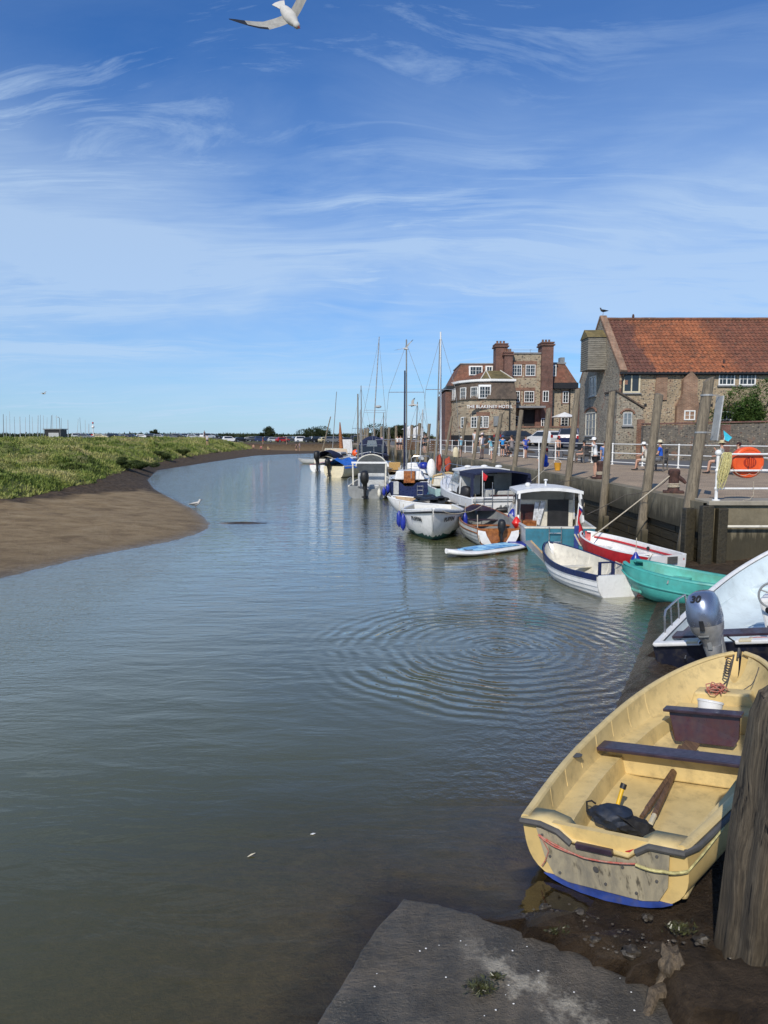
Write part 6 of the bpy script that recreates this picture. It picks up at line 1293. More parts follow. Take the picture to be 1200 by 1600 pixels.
for x_, y_ in ((-.6, 2.4), (.1, 2.6), (.6, 2.4)): mb = MB(); mb.ball((x_, y_, 1.93), .10, 10, 0, (1.4, 1, .6)); mb.build('roof_hatch', M['white'], t, True)
fender(tuple(atY(718, 768, 25.6)), .10, .4, M['black'], 'dark fender on the side deck of the white cruiser')
fender(tuple(atY(742, 796, 23.2)), .12, .34, M['gteal'], 'dark green fender under the stern corner of the white cruiser')
fender(tuple(atY(790, 797, 23.2)), .10, .7, M['black'], 'long black fender under the name of the white cruiser', rz=0).rotation_euler = (0, R(88), 0)

def mast(t, base, top, r, mat, spread=None, spw=1.0, rig=True, blackface=False, name='mast'):
    base, top = Vector(base), Vector(top); mb = MB(); mb.tube([base, top], [r, r * .7], 8); m_ = mb.build(name, mat, t, True)
    if spread:
        for f in spread:
            c = base.lerp(top, f); mb = MB(); mb.tube([c - Vector((spw / 2, 0, 0)), c, c + Vector((spw / 2, 0, 0))], .018, 5); mb.build('spreader', M['alu'], m_, True)
            if rig:
                for s_ in (-1, 1): mb = MB(); mb.tube([base + Vector((s_ * spw * .75, 0, 0)), c + Vector((s_ * spw / 2, 0, 0)), base.lerp(top, .97)], .009, 4); mb.build('shroud', M['steel'], m_, True)
    return m_
def deck(t, h, z, y0, y1, mat, camber=.12, name='deck', n=14):
    mb = MB(); a = []
    for i in range(n + 1): y = y0 + (y1 - y0) * i / n; p = h.ring(y / h.L, .02)[-1]; a.append((p.x, p.y, h.sh(y / h.L) + z))
    mb.add([Vector((-x, y, zz_)) for x, y, zz_ in a] + [Vector((0, y, zz_ + camber * (1 - (i / n) ** 3 * .9))) for i, (x, y, zz_) in enumerate(a)] + [Vector((x, y, zz_)) for x, y, zz_ in a], [(i, i + 1, n + 2 + i, n + 1 + i) for i in range(n)] + [(n + 1 + i, n + 2 + i, 2 * n + 3 + i, 2 * n + 2 + i) for i in range(n)])
    return mb.build(name, mat, t, True)
def cabin(t, w, y0, y1, z0, z1, mat, pane=True, name='cabin', taper=.8):
    mb = MB(); vs = [(-w / 2, y0, z0), (w / 2, y0, z0), (w / 2 * .8, y1, z0), (-w / 2 * .8, y1, z0), (-w / 2 * .88, y0 + .05, z1), (w / 2 * .88, y0 + .05, z1), (w / 2 * .6, y1 - .45, z1), (-w / 2 * .6, y1 - .45, z1)]
    mb.add(vs, [(3, 2, 1, 0), (4, 5, 6, 7), (0, 1, 5, 4), (1, 2, 6, 5), (2, 3, 7, 6), (3, 0, 4, 7)]); c = mb.build(name, mat, t, bevel=.05)
    if pane:
        zm = (z0 + z1) / 2
        for s_ in (-1, 1): mb = MB(); mb.slab([(s_ * w / 2 * .945 + s_ * .004, y0 + .3, zm - .08), (s_ * w / 2 * .93 + s_ * .004, y0 + .3, zm + .1), (s_ * w / 2 * .80 + s_ * .004, y1 - .8, zm + .1), (s_ * w / 2 * .81 + s_ * .004, y1 - .8, zm - .08)], (s_ * .01, 0, 0)); mb.build('side_pane', M['glass'], c)
    return c
# ---- pale teal sailing boat
h = Hull(5.6, 1.9, .70, rise=.2, dr=.2, tw=.72, full=2.4, p=2.0, rake=.4, m=8, n=22)
t = simple('pale teal sailing boat with cream cabin doors and the tall white mast', 'sailing_boat', 'boat', (3.0, 31.2, 0), 2, h, [M['pteal'], M['offwhite'], M['white']], th=.07, floor=.25, gun=.04, transom=M['pteal'])
cabin(t, 1.5, 1.7, 4.3, .68, 1.2, M['offwhite']); deck(t, h, .0, 1.7, 5.5, M['offwhite'], .06)
mb = MB(); mb.box((-.16, 1.67, .88), (.30, .03, .52)); mb.box((.17, 1.67, .88), (.30, .03, .52)); mb.build('cabin_door', M['cream'], t, bevel=.01)
mb = MB(); mb.tube([(-.75, 1.75, .8), (-.7, 1.75, 1.18), (0, 1.75, 1.34), (.7, 1.75, 1.18), (.75, 1.75, .8)], .05, 8); mb.build('companionway_rim', M['tan'], t, True)
p = atY(684, 519, 35.2); mast(t, (-.25, 4.0, .8), (p.x - 3.0, 3.9, p.z), .055, M['white'], [.62], 1.5); mast(t, (-.55, 3.4, .8), (p.x - 3.05, 3.6, p.z - .4), .035, M['grey'], name='halyard_bundle')
mb = MB(); mb.ball((-.35, 3.8, 1.75), .28, 12, 0, (.55, .6, 1.5), .5, 2); mb.ball((.1, 3.9, 1.65), .25, 12, 0, (.6, .5, 1.4), .5, 6); mb.build('furled_sail', pm('rust_red_sail', (.36, .06, .03), .85, .2, 6, bump=.5, bsc=9), t, True)
rail_loop(t, [(-.85, .1, .72), (-.85, .1, 1.15), (.85, .1, 1.15), (.85, .1, .72)], [], .016, 'stern_rail')
# ---- navy sailing boat
h = Hull(6.4, 2.15, .82, rise=.2, dr=.2, tw=.92, full=2.8, p=2.0, rake=.5, m=8, n=22)
t = simple('navy hulled sailing boat with a white open transom and a dark mast', 'sailing_boat', 'boat', (1.22, 34.0, 0), 3, h, [M['navy'], M['white'], M['white'], M['black']], th=.12, floor=.35, gun=.05, bands=[(.06, 3)], transom=M['navy'], notch=.22, notchw=.2)
cabin(t, 1.6, 2.2, 5.0, .8, 1.25, M['white']); deck(t, h, 0, 2.2, 6.3, M['white'], .06); side_bench(t, h, .1, 2.2, .72, .5, M['white'], floor=.35)
mb = MB(); mb.box((0, 2.16, .95), (.6, .04, .62)); mb.build('companionway_boards', M['vwood'], t); mb = MB(); mb.box((0, .9, .37), (.9, 1.6, .03)); mb.build('cockpit_sole', M['vwood'], t)
mb = MB(); mb.box((-.62, -.05, .52), (.26, .06, .62)); mb.build('rudder_stock', M['lgrey'], t, bevel=.01)
mb = MB()
for x_ in (.42, .70): mb.tube([(x_, -.05, .70), (x_, -.06, .12)], .014, 6)
for z_ in (.2, .42, .62): mb.tube([(.42, -.05, z_), (.70, -.05, z_)], .012, 6)
mb.build('boarding_ladder', M['alu'], t, True)
rail_loop(t, [(.1, 1.6, .9), (.1, 1.6, 1.95), (.25, 1.6, 2.05), (1.0, 1.6, 2.05), (1.05, 1.6, 1.9), (1.05, 1.6, .9)], [], .02, 'gantry'); mb = MB(); mb.ball((.75, 1.8, 1.55), .28, 14, 0, (1.1, 1, .7)); mb.build('buoy_ball', M['blue'], t, True)
mb = MB(); mb.ball((1.12, 1.2, 1.45), .42, 16, 0, (.55, .4, 1.15)); mb.build('stowed_white_float', M['white'], t, True)
p = atY(629.5, 530, 37.6); mast(t, (-.2, 3.9, .9), (p.x - 1.22, 3.7, p.z), .05, M['grey'], [.62], 1.9); mast(t, (-.32, 3.8, .9), (p.x - 1.3, 3.6, p.z * .8), .05, M['navycloth'], name='furled_jib')
# ---- grey work boat
h = Hull(5.2, 2.05, .62, rise=.3, dr=.15, tw=.95, full=3.2, p=2.2, rake=.4, m=8, n=22)
t = simple('grey open workboat with a targa frame and a black outboard', 'workboat', 'boat', (-.82, 34.0, 0), 5, h, [M['grey'], M['lgrey'], M['offwhite']], th=.12, floor=.2, gun=.05, transom=M['grey'], notch=.16)
outboard(t, (-.1, -.05, .66), 0, 1.15, M['black'], M['black'], R(6)); side_bench(t, h, .2, 3.8, .45, .3, M['lgrey'], floor=.2)
for s_ in (-1, 1): mb = MB(); mb.bar((s_ * .82, .9, .6), (s_ * .84, .9, 1.72), .07, .09); mb.build('frame_upright', M['offwhite'], t)
mb = MB(); mb.bar((-.90, .9, 1.74), (.90, .9, 1.74), .10, .09); mb.build('frame_bar', M['white'], t)
mb = MB(); mb.tube([(.8 * math.cos(a), 1.9, 1.5 + .62 * math.sin(a)) for a in np.linspace(0, math.pi, 14)], .035, 6); mb.build('spray_hood_hoop', M['offwhite'], t, True)
mb = MB(); mb.loft([[Vector((.78 * math.cos(a), y_, z_ + hh * math.sin(a))) for a in np.linspace(0, math.pi, 12)] for y_, z_, hh in ((1.9, 1.5, .6), (2.8, 1.3, .4), (3.5, .85, .15))], False, False); mb.build('spray_hood', M['lgrey'], t, True)
mb = MB(); mb.box((.3, .6, .5), (.5, .5, .3)); mb.build('seat_box', M['lgrey'], t, bevel=.04); mb = MB(); mb.box((0, 2.0, .8), (1.4, .3, .7)); mb.build('console', M['lgrey'], t, bevel=.04); rail_loop(t, [(-1.0, .2, .62), (-1.0, .2, .95), (-1.0, 1.4, .98), (-1.0, 1.4, .62)], [], .014)
for px_, py_ in ((663 - 68, 770),): pass
for i, (px_, py_) in enumerate(((592.5, 770), (606, 763), (600, 768))): p = atY(px_, py_, 33.7); fender((p.x, p.y, p.z), .09, .36, M['offwhite'] if i == 0 else M['blue'], ['pale fender at the right stern quarter of the grey workboat', 'blue fender between the grey workboat and the navy sailing boat, right one', 'blue fender between the grey workboat and the navy sailing boat, left one'][i])
# ---- tan decked boat behind
h = Hull(5.5, 2.1, .7, rise=.2, dr=.15, tw=.85, m=8, n=20, rake=.3)
t = simple('low tan decked boat cluttered with ropes and a wicker box', 'fishing_boat', 'boat', (.35, 42.5, 0), 0, h, [M['lgrey'], M['lwood'], M['offwhite']], th=.1, floor=.3, gun=.05); deck(t, h, 0, 2.0, 5.4, M['lwood'])
mb = MB(); mb.box((.35, 3.0, 1.12), (.75, .6, .5)); mb.build('wicker_box', pm('wicker', (.42, .26, .09), .8, .3, 20, bump=.6), t, bevel=.03); mb = MB()
for k in range(9): x_ = rnd.uniform(-.8, .8); y_ = rnd.uniform(.3, 4.5); mb.tube([(x_, y_, .6), (x_ + rnd.uniform(-.2, .2), y_, .9 + rnd.random() * .5)], .03, 5)
mb.build('stanchion', M['lgrey'], t, True); mb = MB(); mb.ball((-.4, 2.4, .9), .35, 12, 0, (1.2, 1, .6), .8, 8); mb.build('net_pile', pm('net', (.18, .16, .12), .9, .4, 12, bump=.8), t, True)
# ---- navy motor cruiser bow-on
h = Hull(8.0, 2.9, 1.35, rise=.45, dr=.3, tw=.9, full=2.0, p=1.9, rake=.7, m=9, n=24)
t = simple('navy motor cruiser moored bow towards the camera with a domed canopy', 'motor_cruiser', 'boat', (-.95, 64.5, 0), 181, h, [M['navy'], M['white'], M['white'], M['black']], th=.1, floor=.8, gun=.06, bands=[(.05, 3)]); deck(t, h, .02, 1.0, 7.8, M['white'], .12)
mb = MB(); mb.loft([[Vector((1.32 * math.cos(a), y_, 1.45 + hh * math.sin(a) ** .8)) for a in np.linspace(0, math.pi, 16)] for y_, hh in ((3.2, 1.65), (4.2, 1.6), (4.8, 1.35))], False, False); mb.add([Vector((1.32 * math.cos(a), 4.8, 1.45 + 1.35 * math.sin(a) ** .8)) for a in np.linspace(0, math.pi, 16)], [tuple(range(16))]); mb.build('canopy', M['navycloth'], t, True)
mb = MB(); mb.slab([(-.5, 4.84, 2.0), (.5, 4.84, 2.0), (.36, 4.84, 2.72), (-.36, 4.84, 2.72)], (0, .03, 0)); mb.build('canopy_window', M['glassb'], t); mb = MB(); mb.slab([(-1.2, 5.3, 1.75), (1.2, 5.3, 1.75), (1.05, 4.9, 2.2), (-1.05, 4.9, 2.2)], (0, .03, 0)); mb.build('windscreen', M['glass'], t)
rail_loop(t, [(-1.3, 4.6, 1.5), (-1.3, 4.6, 2.2), (-1.1, 6.4, 2.35), (0, 8.3, 2.4), (1.1, 6.4, 2.35), (1.3, 4.6, 2.2), (1.3, 4.6, 1.5)], [((-.9, 6.8, 1.7), (-.9, 6.8, 2.36)), ((.9, 6.8, 1.7), (.9, 6.8, 2.36))], .02, 'pulpit_rail')
mb = MB()
for x_ in (.2, .6): mb.tube([(x_, 8.35, 1.7), (x_, 8.2, .5)], .025, 5)
for z_ in (.7, 1.0, 1.3): mb.tube([(.2, 8.3, z_), (.6, 8.3, z_)], .02, 5)
mb.build('boarding_ladder', M['alu'], t, True)
# ---- blue tarpaulin boat
h = Hull(5.4, 2.0, .85, rise=.25, dr=.2, tw=.85, m=8, n=20, rake=.4)
t = simple('white boat under a blue tarpaulin with two bare masts', 'sailing_boat', 'boat', (-3.75, 51.5, 0), 24, h, [M['cream'], M['cream'], M['white'], M['black']], th=.1, floor=.5, gun=.05, bands=[(.08, 3)])
mb = MB(); A = []
for i in range(9): y_ = .1 + i * .5; w_ = h.b(y_ / 5.4) + .05; A.append([Vector((-w_, y_, .68)), Vector((-w_ * .9, y_, .95)), Vector((0, y_, 1.35 + .12 * math.sin(i * 1.7))), Vector((w_ * .9, y_, .95)), Vector((w_, y_, .68))])
mb.loft(A, False, False); mb.build('tarpaulin', M['tarpblue'], t, True); mb = MB(); mb.ball((.1, 3.2, 1.2), .5, 12, 0, (1.0, 1.6, .5), .8, 3); mb.build('white_cover', M['white'], t, True)
outboard(t, (-.3, -.1, .8), 0, 1.0, M['black'], M['black'], R(8)); p = atY(547.5, 603, 54.5); mast(t, (.8, 3.2, 1), (p.x + 3.75 - .4, 3.2, p.z), .05, M['grey'], [.45], 1.6); p = atY(544, 616, 54.5); mast(t, (.55, 3.0, 1), (p.x + 3.75 - .4, 3.0, p.z), .07, M['post'], name='wooden_mast')
t.children[0]
# ---- dark boat with outboard
h = Hull(4.8, 1.9, .6, rise=.2, dr=.15, tw=.92, m=8, n=18)
t = simple('white boat with a black waterline and an outboard, left of the blue tarpaulin', 'motorboat', 'boat', (-5.6, 60, 0), 12, h, [M['white'], M['lgrey'], M['redcloth'], M['black']], th=.1, floor=.3, gun=.05, bands=[(.38, 3)]); outboard(t, (-.1, -.1, .9), 0, 1.4, M['black'], M['black'], 0); deck(t, h, 0, 1.5, 4.7, M['lgrey'])
h = Hull(6.0, 2.2, .9, rise=.3, dr=.15, tw=.9, m=8, n=18)
t = simple('off white cabin boat with a rounded black canopy, furthest left of the big boats', 'cabin_boat', 'boat', (-5.9, 67, 0), 22, h, [M['offwhite'], M['lgrey'], M['white']], th=.1, floor=.4, gun=.05); deck(t, h, 0, .5, 5.8, M['offwhite'], .25); mb = MB(); mb.loft([[Vector((.95 * math.cos(a), y_, .9 + hh * math.sin(a))) for a in np.linspace(0, math.pi, 12)] for y_, hh in ((.3, .75), (1.5, .85), (2.6, .6))], False, False); mb.build('canopy', M['navycloth'], t, True)
cabin(t, 1.7, 2.4, 4.6, .95, 1.5, M['lgrey'])
h = Hull(2.6, 1.3, .45, rise=.1, dr=.1, tw=.85, m=7, n=16); t = simple('small grey dinghy tied at the far left of the moored boats', 'dinghy', 'boat', (-7.1, 77.5, 0), -70, h, [M['lgrey'], M['grey'], M['lgrey']], th=.06, floor=.1, gun=.04); outboard(t, (0, -.02, .55), 0, .8, M['black'], M['black'])
h = Hull(8.0, 2.6, 1.05, rise=.3, dr=.2, tw=.85, m=8, n=20)
t = simple('long dark boat with a cream cabin top and a tan furled sail', 'sailing_boat', 'boat', (-4.3, 73, 0), -20, h, [M['navycloth'], M['lwood'], M['cream']], th=.1, floor=.5, gun=.06); deck(t, h, 0, .5, 7.6, M['redcloth'], .15); cabin(t, 2.0, 1.5, 5.5, 1.05, 1.75, M['cream'])
p = atY(528, 612, 76); mast(t, (-.35 + .0, 3, 1.2), (p.x + 4.3 + .9, 3, p.z), .05, M['grey']); p0_ = atY(533, 705, 76); mb = MB(); mb.tube([(p0_.x + 4.3 + 1.1, 3.0, 1.5), (p0_.x + 4.3 + 1.0, 3.0, 3.2), (p0_.x + 4.3 + .95, 3.0, 4.6)], [.24, .19, .05], 8); mb.build('furled_sail', M['vwood'], t, True)
p = atY(519.5, 651, 76.5); mast(t, (-1.4, 3.5, 1.2), (p.x + 4.3 + 1.0, 3.5, p.z), .08, M['post'], name='wooden_mast')
h = Hull(7.0, 2.4, 1.0, rise=.3, dr=.2, tw=.9, m=8, n=18)
t = simple('black hulled boat with a small white wheelhouse behind the blue tarpaulin', 'fishing_boat', 'boat', (-3.9, 80, 0), -15, h, [M['black'], M['grey'], M['lgrey']], th=.1, floor=.5, gun=.06); deck(t, h, 0, .5, 6.8, M['grey']); cabin(t, 1.5, 2, 4, 1.0, 2.7, M['white'])
h = Hull(7.2, 2.3, .9, rise=.3, dr=.2, tw=.8, m=8, n=18)
t = simple('white yacht behind the navy cruiser with a slim silver mast and radar reflector', 'sailing_boat', 'boat', (-1.7, 75, 0), 0, h, [M['white'], M['lgrey'], M['white']], th=.1, floor=.5, gun=.05); deck(t, h, 0, 1, 7, M['white']); cabin(t, 1.5, 2, 5, .9, 1.4, M['white'])
p = atY(592.5, 526, 79); mast(t, (.35, 4, 1), (p.x + 1.7, 4, p.z), .07, M['steel'], [.36, .38], 2.4); mb = MB(); mb.ball((p.x + 1.6, 4, 6.4), .28, 8, 0, (1.3, 1, .6)); mb.build('radar_reflector', M['lgrey'], t)
mb = MB(); mb.ball((-1.4, 1, 1.2), .45, 12); mb.build('mooring_buoy', M['orange'], t, True)

for i, (px_, Y_, L_, hd, hm, ml, topy, lab) in enumerate(((556, 62, 5.5, 8, 'white', 'steel', 640, 'small white yacht wedged between the blue tarpaulin boat and the navy cruiser'), (603, 50, 5.0, -5, 'lgrey', 'grey', 645, 'pale grey sailing boat seen between the navy cruiser and the tan decked boat'), (647, 47, 5.0, 4, 'offwhite', 'grey', 628, 'cream sailing boat behind the navy sailing boat, close to the quay'), (659, 41, 4.2, 0, 'tealhull', 'lgrey', 640, 'small blue green boat between the navy and the pale teal sailing boats'))):
    h = Hull(L_, 1.8, .75, rise=.25, dr=.15, tw=.82, m=8, n=18, rake=.3); x_ = (px_ - CX) / FOC * Y_
    t = simple(lab, 'sailing_boat', 'boat', (x_, Y_, 0), hd, h, [M[hm], M['lgrey'], M['white']], th=.08, floor=.4, gun=.045); deck(t, h, 0, 1.4, L_ * .95, M['offwhite'], .1); cabin(t, 1.2, 1.6, L_ * .72, .75, 1.2, M['white'])
    p = atY(px_ - 1, topy, Y_ + 2.6); mast(t, (0, 2.6, .8), (p.x - x_ + .1, 2.6, p.z), .045, M[ml], [.5], 1.2); mb = MB(); mb.tube([(0, 2.5, 1.7), (0.05, .2, 1.75)], .10, 8); mb.build('boom_cover', M[('tarpblue', 'navycloth', 'tan', 'lgrey')[i]], t, True)
    rail_loop(t, [(-.7, .1, .75), (-.7, .1, 1.2), (.7, .1, 1.2), (.7, .1, .75)], [], .014, 'stern_rail')
# ---- mooring lines
ropething('pale mooring line slanting from the red and white dinghy to the rusty bollard', [(5.15, 16.9, .60), (pb.x - .1, pb.y, 2.02)], .016, M['rope'], .02)
ropething('dark line from the rusty bollard down behind the posts', [(pb.x - .1, pb.y, 1.98), (7.2, 18.3, 1.66), (6.6, 18.9, 1.45), (5.6, 19.0, .9)], .010, M['roped'], .02)
ropething('dark mooring line from the second bollard to the blue cabin boat', [(pb2.x, pb2.y, 1.75), (6.2, 24, 1.5), (4.4, 23.4, 1.15)], .013, M['roped'], .05)
ropething('pale line from the white cruiser stern to the quay', [(4.6, 23.6, 1.2), (6.9, 27.5, 2.2)], .012, M['rope'], .03)
ropething('white looped line from the clinker tender to the white launch', [(3.2, 22.3, .85), (2.4, 20.5, .8), (1.7, 19.9, .9)], .012, M['rope'], .06)
ropething('pale rope hanging from the tender rail beside the paddleboard', [(2.75, 20.2, .75), (2.62, 19.2, .52), (2.60, 18.6, .20)], .014, M['rope'], .02)
ropething('thin white line hanging straight down the wall under the second bollard', [(pb2.x - .4, pb2.y + .1, 1.6), (pb2.x - .62, pb2.y - .2, .5)], .012, M['rope'], 0)
ropething('white lashing between the navy clinker dinghy and the turquoise dinghy', [(4.75, 14.0, .5), (5.2, 13.9, .5), (5.75, 14.6, .55)], .010, M['rope'], .06)
# ------------------------------------------------------------------ people
def skinned(name, nodes, edges, mat, parent, sub=1):
    names = list(nodes); me = bpy.data.meshes.new(name); me.from_pydata([nodes[n][0] for n in names], [(names.index(a), names.index(b)) for a, b in edges], [])
    me.materials.append(mat); o = bpy.data.objects.new(name, me); COL.objects.link(o); o.parent = parent
    md = o.modifiers.new('skin', 'SKIN'); md.use_smooth_shade = True; md.branch_smoothing = .6
    for i, n in enumerate(names):
        sv_ = me.skin_vertices[0].data[i]; r = nodes[n][1]; sv_.radius = r if isinstance(r, tuple) else (r, r); sv_.use_root = (i == 0)
    s_ = o.modifiers.new('sub', 'SUBSURF'); s_.levels = s_.render_levels = sub
    return o
_cl = {}
def cl(c):
    if c not in _cl: _cl[c] = cloth('cloth_' + str(len(_cl)), c)
    return _cl[c]
def person(label, loc, face, pose='stand', H=1.7, shirt=None, shorts=None, hat=None, hair=(.05, .03, .02), arms=('down', 'down'), group=None, skinc=None, fingers=False, lean=0):
    """face: heading of the body, degrees clockwise from +y"""
    t = thing('person', label, 'person', loc, -R(face), group); h = H; V = lambda x, y, z: (x * h, y * h, z * h)
    P_ = {}
    if pose == 'stand':
        pz = .53; hipy = 0; legs = {}
        for s_, n in ((-1, 'l'), (1, 'r')): f = .03 * s_; legs.update({'hip' + n: V(s_ * .05, 0, .50), 'kn' + n: V(s_ * .058, .012 + f, .28), 'an' + n: V(s_ * .06, f, .045), 'toe' + n: V(s_ * .068, .10 + f, .02)})
    elif pose == 'sit':
        pz = .30; legs = {}
        for s_, n in ((-1, 'l'), (1, 'r')): legs.update({'hip' + n: V(s_ * .055, .03, .28), 'kn' + n: V(s_ * .07, .27, .29), 'an' + n: V(s_ * .07, .30, .045), 'toe' + n: V(s_ * .075, .40, .02)})
    elif pose == 'crouch':
        pz = .16; legs = {}
        for s_, n in ((-1, 'l'), (1, 'r')): legs.update({'hip' + n: V(s_ * .06, .02, .15), 'kn' + n: V(s_ * .09, .20, .28), 'an' + n: V(s_ * .07, .12, .045), 'toe' + n: V(s_ * .08, .22, .02)})
    elif pose == 'edge':           # sitting with the legs over the quay edge
        pz = .06; legs = {}
        for s_, n in ((-1, 'l'), (1, 'r')): legs.update({'hip' + n: V(s_ * .055, .03, .05), 'kn' + n: V(s_ * .07, .26, .05), 'an' + n: V(s_ * .07, .28, -.19), 'toe' + n: V(s_ * .075, .37, -.22)})
    ln = lean
    def up(x, z): return V(x, ln * (z - .0) * 1.0, pz + z)
    bw = 1.0
    N_ = {'pel': (V(0, 0, pz), (.075 * h, .055 * h)), 'wai': (up(0, .10), (.066 * h, .048 * h)), 'che': (up(0, .21), (.078 * h, .052 * h)), 'sho': (up(0, .285), (.062 * h, .042 * h)), 'nec': (up(0, .325), .028 * h), 'jaw': (up(0, .36), (.036 * h, .040 * h)), 'hea': (up(0, .40), (.044 * h, .052 * h)), 'top': (up(0, .44), (.030 * h, .036 * h))}
    E_ = [('pel', 'wai'), ('wai', 'che'), ('che', 'sho'), ('sho', 'nec'), ('nec', 'jaw'), ('jaw', 'hea'), ('hea', 'top')]
    for n in 'lr':
        N_.update({'hip' + n: (legs['hip' + n], .050 * h), 'kn' + n: (legs['kn' + n], .034 * h), 'an' + n: (legs['an' + n], .022 * h), 'toe' + n: (legs['toe' + n], .018 * h)})
        m_ = tuple(Vector(legs['kn' + n]).lerp(Vector(legs['an' + n]), .3)); N_['ca' + n] = (m_, .032 * h)
        E_ += [('pel', 'hip' + n), ('hip' + n, 'kn' + n), ('kn' + n, 'ca' + n), ('ca' + n, 'an' + n), ('an' + n, 'toe' + n)]
    AR = {}
    for s_, n, a in ((-1, 'l', arms[0]), (1, 'r', arms[1])):
        S_ = Vector(up(s_ * .105, .285))
        d1, d2 = {'down': ((.03, .02, -1), (.0, .18, -1)), 'fwd': ((.1, .5, -.85), (-.2, 1, -.1)), 'lap': ((.05, .25, -1), (-.35, 1, -.15)), 'out': ((1, .25, -.1), (1, .2, .12)), 'up': ((.5, .4, .6), (.1, .3, 1)), 'hip': ((.55, -.1, -.8), (-.6, .3, -.7)), 'face': ((.1, .6, -.7), (-.35, .45, .9))}[a]
        e_ = S_ + Vector((d1[0] * s_, d1[1], d1[2])).normalized() * .165 * h; w_ = e_ + Vector((d2[0] * s_, d2[1], d2[2])).normalized() * .14 * h; dd = (w_ - e_).normalized(); k_ = w_ + dd * .035 * h
        N_.update({'s' + n: (tuple(S_), .030 * h), 'e' + n: (tuple(e_), .023 * h), 'w' + n: (tuple(w_), (.017 * h, .014 * h)), 'k' + n: (tuple(k_), (.020 * h, .012 * h))}); E_ += [('sho', 's' + n), ('s' + n, 'e' + n), ('e' + n, 'w' + n), ('w' + n, 'k' + n)]
        AR[n] = (S_, e_, w_)
        sd_ = dd.cross(Vector((0, 0, 1))); sd_ = sd_.normalized() if sd_.length > .1 else Vector((0, 1, 0)); nrm = dd.cross(sd_)
        if fingers:
            for q, (o_, l_) in enumerate(((-.013, .036), (-.0045, .042), (.004, .040), (.012, .031))):
                a_ = k_ + sd_ * o_ * h + dd * .012 * h; N_[f'f{q}{n}'] = (tuple(a_ + dd * l_ * .5 * h), .0058 * h); N_[f'g{q}{n}'] = (tuple(a_ + dd * l_ * .9 * h + nrm * .012 * h), .0048 * h); E_ += [('k' + n, f'f{q}{n}'), (f'f{q}{n}', f'g{q}{n}')]
            N_['th' + n] = (tuple(w_ + dd * .02 * h - sd_ * .026 * h), .0062 * h); E_.append(('w' + n, 'th' + n))
    sk = M['skin'] if skinc is None else cl(skinc)
    skinned('body', N_, E_, sk, t, 1 if not fingers else 2)
    g = 1.22
    if shirt is not None:
        c = {k: (N_[k][0], tuple(r * g for r in (N_[k][1] if isinstance(N_[k][1], tuple) else (N_[k][1],) * 2))) for k in ('pel', 'wai', 'che', 'sho')}; e2 = [('pel', 'wai'), ('wai', 'che'), ('che', 'sho')]
        for n in 'lr':
            c['s' + n] = (N_['s' + n][0], (.042 * h, .042 * h)); c['m' + n] = (tuple(AR[n][0].lerp(AR[n][1], .62)), (.034 * h, .034 * h)); e2 += [('sho', 's' + n), ('s' + n, 'm' + n)]
        skinned('shirt', c, e2, cl(shirt), t, 1)
    if shorts is not None:
        c = {'pel': (N_['pel'][0], (.088 * h, .066 * h))}; e2 = []
        for n in 'lr':
            hp, kn = Vector(legs['hip' + n]), Vector(legs['kn' + n]); c['hip' + n] = (tuple(hp), (.062 * h, .062 * h)); c['m' + n] = (tuple(hp.lerp(kn, .62)), (.052 * h, .052 * h)); e2 += [('pel', 'hip' + n), ('hip' + n, 'm' + n)]
        skinned('shorts', c, e2, cl(shorts), t, 1)
    hd = Vector(N_['hea'][0])
    mb = MB(); mb.ball(hd + Vector((0, -.012 * h, .014 * h)), .054 * h, 12, 0, (.95, 1.02, 1.0), .12, 3); mb.build('hair', cl(hair), t, True)
    mb = MB(); mb.ball(hd + Vector((0, .050 * h, -.012 * h)), .010 * h, 6, 0, (.8, 1.2, 1.2)); mb.build('nose', sk, t, True)
    for s_ in (-1, 1):
        mb = MB(); mb.ball(hd + Vector((s_ * .017 * h, .047 * h, .004 * h)), .006 * h, 6); mb.build('eye', M['black'], t, True); mb = MB(); mb.ball(hd + Vector((s_ * .046 * h, 0, -.006 * h)), .012 * h, 6, 0, (.4, 1, 1.3)); mb.build('ear', sk, t, True)
    mb = MB(); mb.box(hd + Vector((0, .046 * h, -.03 * h)), (.02 * h, .006 * h, .005 * h)); mb.build('mouth', cl((.35, .12, .1)), t)
    if hat is not None:
        brim = .098 if hat[1] == 'brim' else .062; mb = MB(); c = hd + Vector((0, 0, .026 * h)); mb.lathe([(brim * h, -.008 * h), (brim * h, 0), (.058 * h, .006 * h), (.055 * h, .04 * h), (.035 * h, .058 * h), (.002, .062 * h)], c, 14)
        if hat[1] == 'cap': mb.box(c + Vector((0, .075 * h, .0)), (.07 * h, .06 * h, .008 * h))
        mb.build('hat', cl(hat[0]), t, True)
    for n in 'lr':
        a_, b_ = Vector(N_['an' + n][0]), Vector(N_['toe' + n][0]); mb = MB(); mb.tube([a_.lerp(b_, -.25) - Vector((0, 0, .015 * h)), a_.lerp(b_, .4) - Vector((0, 0, .008 * h)), b_.lerp(a_, -.15)], [.026 * h, .028 * h, .018 * h], 8, flat=.8); mb.build('shoe', cl((.03, .03, .03)), t, True)
    return t
def gpt(px, py, z=1.56):
    p = at(px, py, z); zz_ = float(inland_z(np.array(p.x), np.array(p.y))) + .004; p = at(px, py, zz_); return (p.x, p.y, zz_)
WHT, BLK = (.75, .75, .73), (.012, .012, .014); QG = 'people on the quay'
person('child in a white cap and top with black shorts, arm stretched left', gpt(930, 747), -60, 'stand', 1.45, WHT, BLK, (WHT, 'cap'), arms=('out', 'hip'), lean=.15, group=QG, fingers=True)
